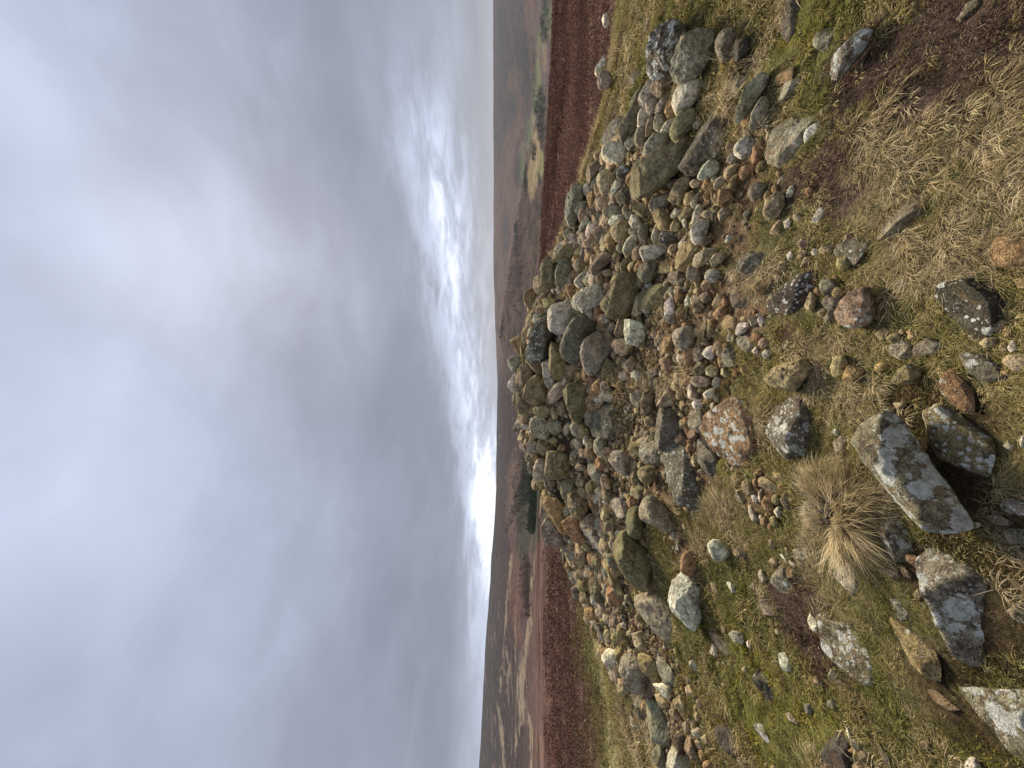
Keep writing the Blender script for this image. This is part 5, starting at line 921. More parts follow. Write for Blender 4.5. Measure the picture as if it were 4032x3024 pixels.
('o00r',(-2626,4079,141),(245,-587,772),27,(-39,-3,-26,-21,-3,-31,21,-29,37,-16,39,3,26,21,3,31,-21,29,-37,17)),
('w00a',(968,2512,62),(-146,-505,851),14,(-22,10,-7,-20,18,-21,27,2,-11,23)),
('l30a',(-3465,5533,203),(177,-612,771),33,(-44,14,-13,-47,78,-57,-18,75)),
('t00r',(-97,3149,94),(22,-569,822),21,(-33,6,-32,-8,-19,-19,1,-22,21,-18,33,-6,32,8,20,19,-1,23,-21,18)),
('p00r',(618,4479,390),(-87,-730,678),30,(-39,20,-37,-5,-21,-28,3,-40,26,-37,39,-20,37,5,22,28,-3,41,-26,37)),
('l00a',(-2462,5150,375),(145,-690,709),31,(-54,0,-43,-23,-16,-37,18,-37,44,-23,54,0,43,23,16,37,-18,37,-44,23)),
('o00a',(-2504,5059,345),(165,-669,724),30,(-77,28,-39,-21,68,-37,66,-8,-47,43)),
('t00r',(-1288,5024,536),(43,-769,638),34,(-56,17,-55,-4,-33,-24,2,-34,36,-32,56,-17,55,4,33,24,-2,35,-36,32)),
('g00r',(641,5260,720),(-21,-785,619),36,(-43,-14,-30,-39,-5,-50,22,-41,40,-17,43,14,30,39,5,50,-22,42,-40,17)),
('p00a',(1178,2104,22),(-217,-434,874),11,(-22,0,-2,-19,22,0,9,17)),
('p00r',(-2971,4205,125),(278,-583,763),26,(-43,-2,29,-36,47,-3,-12,44)),
('t00r',(-3186,4564,147),(248,-574,781),29,(-43,-4,-28,-23,-3,-33,23,-31,41,-17,43,4,28,23,3,34,-24,31,-41,17)),
('l20s',(-485,1264,-45),(24,-129,991),4,(-10,3,-8,-3,-3,-8,3,-10,8,-8,10,-3,8,3,3,8,-4,10,-8,8)),
('t00r',(604,2122,19),(-140,-491,860),13,(-20,-1,-15,-9,-4,-13,8,-13,18,-7,20,1,15,9,4,14,-8,13,-18,7)),
('t00r',(-2561,5389,423),(122,-705,699),36,(-52,4,-40,-22,-13,-40,19,-42,43,-28,52,-4,40,22,13,40,-19,42,-44,29)),
('w00a',(317,2536,41),(-93,-515,852),14,(-31,3,9,-19,31,-3,3,18,-22,18)),
('w00a',(-1601,1708,-11),(292,-380,877),8,(-21,-6,-9,-14,17,11,-2,11)),
('t01a',(2209,6456,687),(43,-662,748),41,(-72,-10,21,-84,61,-41,-5,87)),
('t00r',(-1273,4953,508),(42,-759,650),32,(-60,4,-38,-15,-1,-28,36,-31,59,-22,60,-4,38,15,1,28,-36,31,-60,22)),
('t00a',(-1404,1760,-6),(293,-386,875),8,(-12,5,-9,-4,-2,-11,5,-14,11,-11,12,-5,9,4,2,11,-5,14,-11,11)),
('o00r',(38,1185,-41),(-22,-312,950),6,(-7,-3,-5,-7,0,-9,4,-7,7,-3,7,3,5,7,0,9,-4,7,-7,3)),
('o00r',(-836,2193,7),(179,-472,863),13,(-19,-6,-12,-13,-1,-15,10,-11,18,-3,19,6,13,13,2,15,-10,11,-18,3)),
('l00a',(-685,2283,7),(163,-486,859),12,(-33,-3,-31,-8,-17,-11,3,-9,22,-4,33,3,31,8,17,11,-3,9,-22,4)),
('w00a',(223,4060,250),(-28,-669,742),23,(-46,8,-33,-9,-7,-23,21,-28,42,-22,46,-8,33,9,7,23,-22,28,-42,22)),
('w00r',(-2732,4311,173),(245,-616,748),26,(-30,15,-27,-29,15,-33,42,9,-1,39)),
('g00r',(-3031,6197,434),(35,-637,770),42,(-69,-14,-18,-68,62,-6,47,70)),
('o00r',(-2514,4425,214),(254,-623,739),27,(-41,23,-29,-37,9,-35,22,48)),
('o00r',(90,2412,24),(-31,-503,864),14,(-17,-6,-11,-16,-1,-20,10,-16,16,-7,17,6,11,16,1,20,-10,16,-17,7)),
('y00r',(-47,2847,69),(11,-549,836),17,(-20,7,-20,-8,-12,-20,0,-25,13,-20,20,-7,20,8,12,20,0,25,-13,20)),
('p00r',(300,2495,38),(-88,-509,856),15,(-25,2,-18,-8,-5,-14,10,-15,22,-11,25,-2,18,8,5,14,-10,16,-22,11)),
('o00r',(-767,2210,5),(175,-476,862),12,(-17,2,-13,-8,-4,-15,6,-16,14,-12,17,-2,13,8,4,15,-7,17,-14,12)),
('o00r',(-541,2298,0),(129,-497,858),13,(-20,2,-17,-7,-8,-14,4,-15,15,-11,19,-2,17,7,8,14,-4,15,-15,11)),
('b00r',(-2366,5214,410),(123,-708,695),32,(-44,5,-33,-20,-10,-38,18,-40,38,-28,44,-5,33,20,10,38,-18,41,-38,28)),
('v00r',(-2638,4304,181),(249,-616,748),25,(-34,19,-34,-1,-21,-20,0,-31,21,-31,34,-19,34,1,21,20,0,31,-21,31)),
('o00r',(481,3186,115),(-80,-567,820),19,(-25,-6,-18,-20,-5,-26,11,-22,22,-10,25,6,18,20,5,26,-11,23,-22,10)),
('o00a',(-1676,1698,-17),(298,-374,878),7,(-13,13,-6,-9,11,-14,9,6)),
('w00r',(-2919,4528,187),(217,-604,767),27,(-42,-21,-2,-35,46,15,17,40,-27,19)),
('w00a',(-983,2040,-5),(202,-450,870),9,(-14,-19,14,-11,15,19,-8,3)),
('b00r',(-2219,4939,365),(141,-692,708),30,(-46,0,-37,-19,-14,-31,14,-32,37,-20,46,0,37,19,14,32,-14,32,-37,20)),
('t00r',(210,1491,-27),(-86,-368,926),7,(-10,-2,-7,-7,-2,-10,5,-8,9,-4,10,2,7,7,2,10,-5,8,-9,4)),
('o00r',(65,2483,30),(-19,-518,855),14,(-20,-5,-13,-13,-1,-16,12,-13,20,-5,20,5,13,13,1,16,-12,14,-20,5)),
('t00r',(-1723,2635,20),(271,-456,847),14,(-19,-18,25,-8,18,22,-18,3)),
('w00a',(-1393,4482,327),(111,-698,708),23,(-35,-18,-3,-49,39,7,-2,49)),
('t00r',(2,3817,200),(-17,-647,763),23,(-26,-9,-17,-26,0,-32,16,-26,26,-11,27,9,17,26,0,32,-16,27,-26,11)),
('y01r',(-2444,4429,218),(252,-625,739),25,(-41,-22,-3,-46,30,5,22,54)),
('l00a',(-977,2095,0),(196,-457,868),9,(-17,-14,-3,-20,20,7,12,23)),
('w00r',(-1650,2385,7),(286,-442,850),12,(-19,-6,-13,-12,-2,-13,10,-10,18,-3,19,6,13,12,2,14,-10,10,-18,3)),
('o00r',(1084,3186,100),(-161,-566,809),18,(-24,-3,-20,-16,-9,-23,6,-21,18,-11,24,3,20,16,9,23,-6,22,-18,11)),
('o00r',(204,1461,-28),(-85,-363,928),7,(-8,-3,-6,-8,-2,-11,3,-9,7,-4,8,3,6,8,2,11,-3,9,-7,4)),
('o00r',(680,2578,67),(-145,-505,851),14,(-22,-1,-16,-10,-5,-15,9,-14,19,-8,22,1,16,10,5,15,-9,14,-19,8)),
('t00r',(-2725,5693,439),(70,-686,724),33,(-38,14,-24,-21,-1,-47,22,-55,37,-42,38,-13,24,21,1,47,-22,56,-37,43)),
('w00r',(-2617,5277,377),(155,-687,710),30,(-43,1,-33,-20,-10,-33,17,-34,37,-21,43,-1,33,20,10,33,-17,34,-37,21)),
('w00a',(1145,2094,20),(-211,-434,876),9,(-20,13,-7,-14,16,-19,3,3,-14,19)),
('o00r',(506,1782,-12),(-121,-414,902),8,(-14,-1,-10,-6,-3,-9,6,-8,12,-4,14,1,10,6,3,9,-6,8,-12,4)),
('w00r',(-1682,4287,257),(165,-657,735),23,(-41,5,-37,-9,-19,-19,6,-22,29,-17,41,-5,37,9,19,19,-6,22,-29,17)),
('w00r',(-2509,4638,257),(234,-633,738),24,(-33,-8,10,-40,36,3,-6,43)),
('o00r',(-2564,4095,145),(245,-588,771),21,(-31,-3,-21,-16,-4,-23,15,-22,28,-12,31,3,22,16,4,23,-15,22,-28,12)),
('w00r',(16,3687,171),(-11,-640,768),19,(-26,-7,-16,-19,0,-24,15,-20,25,-8,26,7,16,19,0,24,-16,20,-25,8)),
('o00r',(-2333,5449,489),(103,-733,672),26,(-44,1,-38,-15,-17,-25,10,-26,34,-16,44,-1,38,15,17,25,-10,26,-34,16)),
('w00r',(-807,2271,10),(174,-478,861),9,(-14,-5,-10,-10,-2,-11,7,-8,13,-2,14,5,10,10,2,11,-7,8,-13,2)),
('w00r',(-2300,5265,431),(114,-718,687),18,(-27,2,-22,-11,-8,-20,8,-21,22,-14,27,-2,22,11,9,20,-9,21,-22,14)),
]
ZONES = [('straw', 0.887, 1.417, 0.395),
 ('straw', 1.044, 1.58, 0.33),
 ('straw', 1.037, 1.332, 0.312),
 ('straw', 0.768, 1.218, 0.237),
 ('straw', 0.766, 1.495, 0.197),
 ('straw', 0.602, 1.26, 0.234),
 ('straw', -0.579, 1.785, 0.224),
 ('straw', 0.586, 1.335, 0.158),
 ('straw', -0.709, 1.67, 0.147),
 ('straw', 0.168, 1.958, 0.153),
 ('straw', 2.292, 3.761, 0.336),
 ('straw', 3.252, 4.696, 0.426),
 ('straw', -0.065, 1.701, 0.171),
 ('straw', 0.502, 1.489, 0.163),
 ('straw', -3.586, 4.022, 0.406),
 ('straw', -4.413, 4.58, 0.395),
 ('heather', 1.36, 1.629, 0.258),
 ('heather', 1.282, 1.343, 0.328),
 ('heather', 1.052, 1.806, 0.19),
 ('heather', 1.059, 1.992, 0.133),
 ('heather', -1.233, 1.989, 0.239),
 ('heather', -1.205, 2.116, 0.14),
 ('heather', 0.874, 1.717, 0.151),
 ('heather', -1.324, 1.87, 0.135),
 ('heather', 1.18, 1.182, 0.226),
 ('heather', 2.069, 2.367, 0.17),
 ('moss', -1.797, 2.168, 0.313),
 ('moss', -1.838, 1.976, 0.303),
 ('moss', -2.159, 2.331, 0.258),
 ('moss', -1.218, 1.22, 0.115),
 ('moss', -1.221, 1.257, 0.116),
 ('moss', -1.773, 2.394, 0.204),
 ('moss', 1.969, 2.069, 0.236),
 ('moss', -0.588, 2.647, 0.151),
 ('moss', -0.655, 1.587, 0.086),
 ('green', 3.152, 3.638, 0.425),
 ('green', 3.074, 4.139, 0.387),
 ('green', -2.388, 3.421, 0.188),
 ('green', 0.892, 2.699, 0.136),
 ('green', -0.778, 2.092, 0.073),
 ('green', 0.671, 3.056, 0.105),
 ('green', -1.94, 3.04, 0.237),
 ('green', -1.484, 2.31, 0.23),
 ('green', -1.33, 2.57, 0.239),
 ('green', 2.893, 2.99, 0.321),
 ('green', 1.737, 1.794, 0.179),
 ('green', -2.111, 2.557, 0.222),
 ('green', 0.387, 2.434, 0.07),
 ('dark', -0.205, 1.351, 0.232),
 ('dark', -0.388, 1.336, 0.208),
 ('dark', -0.126, 1.426, 0.132),
 ('dark', -0.65, 1.223, 0.234),
 ('dark', -0.779, 1.233, 0.212),
 ('dark', -0.578, 1.308, 0.158),
 ('dark', -0.712, 1.417, 0.137),
 ('dark', -1.105, 1.27, 0.17),
 ('dark', -0.41, 1.198, 0.151),
 ('dark', -0.039, 1.509, 0.108),
 ('soil', -0.758, 3.641, 0.528),
 ('soil', -0.203, 3.28, 0.348),
 ('soil', -0.365, 2.953, 0.242),
 ('soil', 0.518, 2.485, 0.143),
 ('soil', -0.266, 3.078, 0.249),
 ('soil', 0.403, 2.348, 0.138),
 ('soil', 0.28, 2.072, 0.079),
 ('soil', 0.46, 2.199, 0.083),
 ('soil', -0.261, 2.633, 0.111),
 ('soil', -0.655, 2.303, 0.173),
 ('soil', -1.32, 3.166, 0.181),
 ('soil', 0.351, 4.161, 0.317)]
CAIRN = np.array([(-0.005, 6.524), (0.964, 6.175), (1.662, 5.998), (2.682, 5.837), (2.982, 5.018), (2.902, 3.779), (2.266, 3.139), (1.688, 2.81), (1.175, 2.517), (0.922, 2.594), (0.545, 2.337), (0.334, 2.483), (-0.032, 2.455), (-0.31, 2.783), (-0.693, 2.967), (-1.126, 3.281), (-1.558, 3.537), (-1.86, 4.01), (-2.13, 3.789), (-2.365, 3.271), (-2.579, 2.875), (-2.739, 2.699), (-3.689, 3.654), (-3.801, 4.8), (-3.802, 5.484), (-2.952, 6.24), (-2.125, 6.263), (-1.316, 6.39)])
TUSSOCK = (-0.637, 1.795)
HAZE = True


def zone_weights(x, y):
    """How much soil, moss, straw, heather, dark moss and green grass grows at a place on the mound (0 to 1 each)."""
    x, y = np.asarray(x, float), np.asarray(y, float)
    wob = 0.34 * fbm2(x, y, 3.4, 5, 3)
    out = {k: np.zeros_like(x) for k in ('soil', 'moss', 'straw', 'heather', 'dark', 'green')}
    for kind, zx, zy, zr in ZONES:
        d = np.hypot(x - zx, y - zy) / zr
        out[kind] = np.maximum(out[kind], 1 - smooth(d + wob, 0.45, 1.25))
    # the stony spread of the cairn is mostly bare soil
    inside = np.zeros(x.shape, bool)
    px, py = CAIRN[:, 0], CAIRN[:, 1]
    j = len(px) - 1
    xx = x + 0.35 * fbm2(x, y, 1.7, 3, 8)
    yy = y + 0.35 * fbm2(x, y, 1.7, 3, 9)
    for i in range(len(px)):
        cross = ((py[i] > yy) != (py[j] > yy)) & (xx < (px[j] - px[i]) * (yy - py[i]) / (py[j] - py[i] + 1e-9) + px[i])
        inside ^= cross
        j = i
    out['cairn'] = inside.astype(float)
    out['soil'] = np.maximum(out['soil'], inside * 0.85)
    return out


TINT = {'soil': (0.150, 0.092, 0.055), 'moss': (0.12, 0.115, 0.028), 'straw': (0.20, 0.160, 0.078), 'heather': (0.075, 0.048, 0.038),
        'dark': (0.050, 0.034, 0.018), 'green': (0.09, 0.09, 0.028)}


def ground_colour(x, y):
    w = zone_weights(x, y)
    n = fbm2(x, y, 5.0, 4, 21)
    col = np.stack([0.130 + 0.045 * n, 0.112 + 0.04 * n, 0.046 + 0.012 * n], -1)
    for k in ('green', 'straw', 'moss', 'dark', 'heather', 'soil'):
        f = (w[k] * 0.9)[..., None]
        col = col * (1 - f) + np.array(TINT[k]) * f
    gap_shade = (w['cairn'] * smooth(y, 3.2, 4.6))[..., None]       # shadow in the gaps between cairn stones, painted into the ground colour
    return col * (1 - gap_shade) + np.array((0.070, 0.050, 0.034)) * gap_shade


def build_ground():
    # polar sheet: finest where one stands
    nr, na = 330, 560
    r = np.concatenate([[0.0, 0.003], 0.35 * np.exp(np.linspace(0, math.log(15.0 / 0.35), nr))])
    a = np.linspace(0, 2 * math.pi, na, endpoint=False)
    R, A = np.meshgrid(r[1:], a, indexing='ij')
    x, y = R * np.sin(A), R * np.cos(A) + 0.6
    z = mound(x, y)
    z = z + 0.012 * fbm2(x, y, 5.0, 4, 5) + 0.006 * fbm2(x, y, 22.0, 3, 6)
    z = z - 0.02 * zone_weights(x, y)['cairn']
    v = np.stack([x, y, z], -1).reshape(-1, 3)
    v = np.concatenate([v, [[0, 0.6, mound(np.array([0.]), np.array([0.6]))[0]]]])
    i = np.arange((len(r) - 2) * na).reshape(-1, na)
    q = np.stack([i, i + na, np.roll(i, -1, 1) + na, np.roll(i, -1, 1)], -1).reshape(-1, 4)[:, ::-1]
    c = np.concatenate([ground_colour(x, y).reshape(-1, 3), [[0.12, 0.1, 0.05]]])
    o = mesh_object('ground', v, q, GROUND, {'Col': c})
    k = np.arange(na)
    tag(o, 'grassy stony mound of turf, moss and soil', 'ground', kind='structure')


build_ground()

# ------------------------------------------------------------------ the moor, valley and hills beyond
LAND_V = np.array([-2.2, -1.3, -1.0, -0.7, -0.45, -0.2, 0.0, 0.12, 0.3, 0.5, 0.75, 1.0, 1.4, 2.2])
LAND_ROWS = {   # depth in metres: fall of the sight line at each azimuth above
    9:    (.40, .36, .345, .34, .33, .33, .33, .33, .33, .33, .335, .34, .34, .36),
    12:   (.35, .31, .295, .285, .28, .28, .28, .28, .28, .28, .275, .275, .28, .30),
    20:   (.27, .235, .215, .205, .20, .20, .20, .20, .20, .205, .215, .22, .22, .23),
    35:   (.21, .180, .165, .158, .155, .15, .15, .15, .155, .160, .172, .182, .185, .19),
    60:   (.16, .140, .130, .126, .125, .118, .118, .118, .120, .130, .148, .158, .160, .165),
    100:  (.13, .112, .104, .104, .106, .104, .108, .110, .116, .124, .138, .149, .152, .155),
    180:  (.12, .10, .097, .098, .101, .118, .125, .13, .14, .15, .165, .175, .18, .18),
    500:  (.10, .092, .090, .090, .096, .112, .115, .125, .14, .155, .18, .20, .20, .20),
    750:  (.07, .070, .073, .076, .084, .092, .085, .080, .10, .132, .160, .185, .185, .185),
    1100: (.03, .035, .035, .045, .055, .066, .050, .040, .062, .095, .125, .145, .15, .15),
    1500: (-.01, -.01, -.008, .005, .022, .040, .025, .008, .032, .065, .108, .120, .125, .125),
    1900: (-.03, -.03, -.032, -.018, .003, .020, .012, .014, .050, .088, .094, .100, .10, .10),
    2500: (-.055, -.052, -.048, -.033, -.016, .004, .006, .012, .034, .056, .062, .066, .066, .066),
    3400: (-.02, -.02, -.02, -.012, -.004, -.003, .001, .004, .012, .022, .024, .026, .026, .026),
    4600: (.0, .0, .0, .0, .0, .0, .002, -.004, -.011, -.0105, -.0115, -.012, -.012, -.012),
    6500: (.03, .03, .03, .03, .03, .03, .03, .03, .03, .03, .03, .03, .03, .03)}


def land_fall(v, y):
    ks = sorted(LAND_ROWS)
    tab = np.array([LAND_ROWS[k] for k in ks])
    ly = np.interp(np.log(y), np.log(ks), np.arange(len(ks)))
    i = np.clip(ly.astype(int), 0, len(ks) - 2)
    f = ly - i
    cols = np.array([np.interp(v, LAND_V, row) for row in tab])       # rows x n
    idx = np.arange(len(v))
    # smooth along depth (Catmull-Rom)
    p0, p1 = cols[np.maximum(i - 1, 0), idx], cols[i, idx]
    p2, p3 = cols[i + 1, idx], cols[np.minimum(i + 2, len(ks) - 1), idx]
    return 0.5 * (2 * p1 + (p2 - p0) * f + (2 * p0 - 5 * p1 + 4 * p2 - p3) * f ** 2 + (3 * p1 - p0 - 3 * p2 + p3) * f ** 3)


def land_height(x, y):
    v = np.clip(x / y, -2.2, 2.2)
    u = land_fall(v, y)
    rough = fbm2(x, y, 1 / 160.0, 4, 31) * 3.2 * smooth(y, 150, 900) + fbm2(x, y, 1 / 6.0, 3, 32) * 0.18 * smooth(y, 10, 25)
    return EYE[2] - y * u + rough


def spot(v, u, cv, cu, rv, ru, n, edge=0.35):
    d = np.hypot((v - cv) / rv, (u - cu) / ru) + 0.5 * n
    return (1 - smooth(d, 1 - edge, 1 + edge))[..., None]


def land_colour(x, y, z):
    """Land cover: red bracken near, heather moor, woods, pale grass streaks and valley fields."""
    v, u = x / y, (EYE[2] - z) / y
    n = fbm2(v * 40, u * 160, 1.0, 4, 41)
    s = fbm2(v * 9, u * 190, 1.0, 5, 42)               # streaks along the contour
    m_ = fbm2(v * 18, u * 60, 1.0, 4, 43)
    def paint(col, f, c):
        return col * (1 - f) + np.array(c) * f
    col = np.zeros(v.shape + (3,)) + np.array((0.088, 0.070, 0.068))
    right = smooth(v, 0.0, 0.12)
    near = np.where(right > .5, 1 - smooth(y, 95, 130), smooth(u + .014 * s + .010 * n, .088, .150))
    # far right hillside
    far = (smooth(y, 1750, 1950) * right)[..., None]
    col = paint(col, far, (0.092, 0.066, 0.057))
    col = paint(col, far * smooth(m_ + 0.8 * n, 0.20, 0.60)[..., None] * 0.6, (0.040, 0.040, 0.042))
    for cv, cu, rv, ru in ((.80, .0, .25, .02), (.72, .03, .06, .02), (.86, .06, .05, .02), (.77, .075, .10, .012), (.55, .06, .04, .02), (.93, .04, .12, .035), (.38, .02, .05, .012)):
        col = paint(col, spot(v, u, cv, cu, rv, ru, n) * far * 0.6, (0.036, 0.038, 0.042))
    floor = ((smooth(y, 560, 640) * (1 - smooth(y, 2300, 2600))) * right)[..., None]
    for cv, cu, rv, ru, c in ((.89, .108, .040, .005, (.100, .104, .060)), (.82, .104, .030, .005, (.104, .108, .062)), (.785, .110, .035, .005, (.100, .104, .060)),
                              (.75, .097, .045, .006, (.09, .096, .056)), (.635, .083, .05, .009, (.095, .10, .066)), (.575, .062, .055, .008, (.09, .10, .058)),
                              (.51, .052, .04, .006, (.10, .112, .066)), (.85, .122, .05, .006, (.14, .115, .085)), (.95, .135, .05, .004, (.10, .11, .065)),
                              (.68, .094, .03, .007, (.13, .13, .09))):
        col = paint(col, spot(v, u, cv, cu, rv, ru, n * 0.9, 0.2) * floor, c)
    for cv, cu, rv, ru in ((.95, .125, .05, .010), (.70, .120, .08, .010), (.72, .105, .02, .006), (.81, .098, .03, .004), (.60, .098, .03, .006), (.66, .075, .03, .006)):
        col = paint(col, spot(v, u, cv, cu, rv, ru, n, 0.3) * floor * 0.85, (0.060, 0.068, 0.050))
    # the nearer spur with its sloping field
    spur = (smooth(y, 300, 500) * (1 - smooth(y, 1500, 1600)) * right * (1 - smooth(v, .66, .75)))[..., None]
    col = paint(col, spur, (0.072, 0.053, 0.047))
    col = paint(col, spur * smooth(m_ + n, 0.0, 0.5)[..., None] * 0.7, (0.032, 0.032, 0.031))
    for cv, cu, rv, ru, c in ((.60, .100, .06, .012, (.19, .15, .095)), (.54, .090, .05, .014, (.18, .145, .09)), (.57, .112, .035, .008, (.145, .14, .070))):
        col = paint(col, spot(v, u, cv, cu, rv, ru, n * 0.5, 0.2) * spur, c)
    # left-hand moor: heather, bleached grass in streaks, bare woodland
    left = ((1 - smooth(v, -0.05, 0.1)) * smooth(y, 40, 70))[..., None]
    col = paint(col, left, (0.048, 0.038, 0.038))
    top = ((1 - smooth(u, -0.02, 0.03)))[..., None]
    col = paint(col, left * top * 0.75, (0.048, 0.045, 0.044))
    col = paint(col, left * smooth(u, 0.045, 0.10)[..., None] * (1 - smooth(v, -0.42, -0.3))[..., None] * 0.6, (0.105, 0.068, 0.058))
    streak = smooth(s + 0.25 * n, 0.12, 0.50)
    fine = fbm2(v * 30, u * 420, 1.0, 4, 47)
    for line in (((-.44, .038, .0035), (-.52, .030, .0035), (-.66, .017, .003), (-.74, .010, .002), (-.80, .006, .001)),
                 ((-.50, .090, .002), (-.55, .086, .0035), (-.65, .081, .005), (-.70, .068, .011), (-.76, .062, .013), (-.88, .060, .012), (-.92, .050, .006), (-.96, .046, .002)),
                 ((-.84, .078, .001), (-.88, .083, .007), (-.97, .088, .004), (-1.05, .09, .002)),
                 ((-.58, .048, .001), (-.64, .047, .003), (-.72, .045, .001)),
                 ((-.68, .022, .001), (-.74, .026, .006), (-.80, .026, .004), (-.84, .028, .001)),
                 ((-.84, .004, .001), (-.90, .010, .006), (-.98, .016, .004), (-1.1, .02, .002)),
                 ((-.38, .098, .001), (-.44, .096, .003), (-.50, .094, .001))):
        lv, lu, lw = (np.array(q)[::-1] for q in zip(*line))
        d = np.abs(u - np.interp(v, lv, lu) + .004 * n + .003 * s) / np.interp(v, lv, lw, 1e-4, 1e-4)
        f = (1 - smooth(d, .5, 1.5)) * smooth(fine + .5 * s + .6 * (1 - d), -.25, .55)
        col = paint(col, left * f[..., None] * 0.85, (0.195, 0.158, 0.118))
    col = paint(col, left * (smooth(fine + .7 * s, .55, .95) * smooth(-v, .5, .65))[..., None] * .45, (0.17, 0.125, 0.095))
    col = paint(col, left * spot(v, u, -.30, .055, .13, .03, n) * 0.5, (0.13, 0.088, 0.070))
    col = paint(col, left * spot(v, u, -.55, .05, .14, .018, n) * 0.5, (0.125, 0.070, 0.052))
    for cv, cu, rv, ru in ((-.33, .085, .12, .028), (-.40, .060, .06, .014)):
        col = paint(col, left * spot(v, u, cv, cu, rv, ru, n, 0.3) * 0.8, (0.040, 0.045, 0.034))
    # dead bracken plain, then scrub and bleached grass just behind the mound on the left
    br = near[..., None]
    s2 = fbm2(v * 5, u * 260, 1.0, 5, 46)
    bc = np.array((0.100, 0.063, 0.050)) * np.clip(1 + 0.30 * n + 0.45 * s2, .4, 1.7)[..., None]
    col = col * (1 - br) + bc * br
    col = paint(col, br * smooth(s, 0.0, 0.5)[..., None] * 0.55, (0.10, 0.055, 0.05))
    lf = 1 - smooth(v, -0.42, -0.30)
    col = paint(col, br * (lf * smooth(u + 0.02 * n, 0.20 + .045 * smooth(-v, .6, .95), 0.225 + .045 * smooth(-v, .6, .95)) )[..., None], (0.115, 0.105, 0.045))
    col = paint(col, br * (lf * smooth(u + 0.02 * n, 0.25 + .035 * smooth(-v, .65, .95), 0.275 + .035 * smooth(-v, .65, .95)))[..., None], (0.27, 0.24, 0.125))
    return np.clip(col, 0.01, 0.9)


LAND_SPAN = [0.0, 0.0]


def build_land():
    v = np.concatenate([np.linspace(-2.2, -1.15, 60), np.linspace(-1.14, 1.14, 520), np.linspace(1.15, 2.2, 60)])
    y = 9 * np.exp(np.linspace(0, math.log(6500 / 9), 420))
    Vg, Yg = np.meshgrid(v, y, indexing='xy')
    x = Vg * Yg
    z = land_height(x.ravel(), Yg.ravel()).reshape(x.shape)
    c = land_colour(x, Yg, z)
    LAND_SPAN[:] = float(z.min()), float(z.max())
    nv = len(v)
    i = (np.arange(len(y) - 1)[:, None] * nv + np.arange(nv - 1)[None])
    q = np.stack([i, i + 1, i + nv + 1, i + nv], -1).reshape(-1, 4)
    o = mesh_object('moorland_hills', np.stack([x, Yg, z], -1).reshape(-1, 3), q, LAND, {'Col': c.reshape(-1, 3)})
    tag(o, 'moorland falling to a valley of fields with hills behind', 'hills', kind='structure')


build_land()


# ------------------------------------------------------------------ stones
def icosphere(level):
    t = (1 + 5 ** 0.5) / 2
    v = np.array([(-1, t, 0), (1, t, 0), (-1, -t, 0), (1, -t, 0), (0, -1, t), (0, 1, t), (0, -1, -t), (0, 1, -t), (t, 0, -1), (t, 0, 1), (-t, 0, -1), (-t, 0, 1)], float)
    f = np.array([(0, 11, 5), (0, 5, 1), (0, 1, 7), (0, 7, 10), (0, 10, 11), (1, 5, 9), (5, 11, 4), (11, 10, 2), (10, 7, 6), (7, 1, 8),
                  (3, 9, 4), (3, 4, 2), (3, 2, 6), (3, 6, 8), (3, 8, 9), (4, 9, 5), (2, 4, 11), (6, 2, 10), (8, 6, 7), (9, 8, 1)])
    v /= np.linalg.norm(v, axis=1)[:, None]
    for _ in range(level):
        e = np.concatenate([f[:, [0, 1]], f[:, [1, 2]], f[:, [2, 0]]])
        e.sort(axis=1)
        u, inv = np.unique(e, axis=0, return_inverse=True)
        inv = inv.ravel()
        mid = v[u].sum(1)
        mid /= np.linalg.norm(mid, axis=1)[:, None]
        k = len(f)
        a, b, c = (inv[i * k:(i + 1) * k] + len(v) for i in range(3))
        v = np.concatenate([v, mid])
        f = np.concatenate([np.stack(s, 1) for s in ((f[:, 0], a, c), (f[:, 1], b, a), (f[:, 2], c, b), (a, b, c))])
    return v, f


ICO = {k: icosphere(k) for k in range(1, 6)}
BASE = {'g': (.375, .340, .250), 'd': (.205, .182, .134), 'l': (.62, .58, .44), 'o': (.43, .25, .115), 't': (.52, .40, .23), 'b': (.275, .20, .125), 'p': (.48, .365, .25),
        'm': (.235, .212, .108), 'y': (.36, .285, .125), 'w': (.74, .68, .55), 'k': (.090, .080, .066), 'v': (.25, .20, .155)}
for k_ in 'opymvbt':                              # one local sandstone: the tints stay close to buff grey
    BASE[k_] = tuple(.68 * a + .32 * b for a, b in zip(BASE[k_], (.31, .262, .178)))


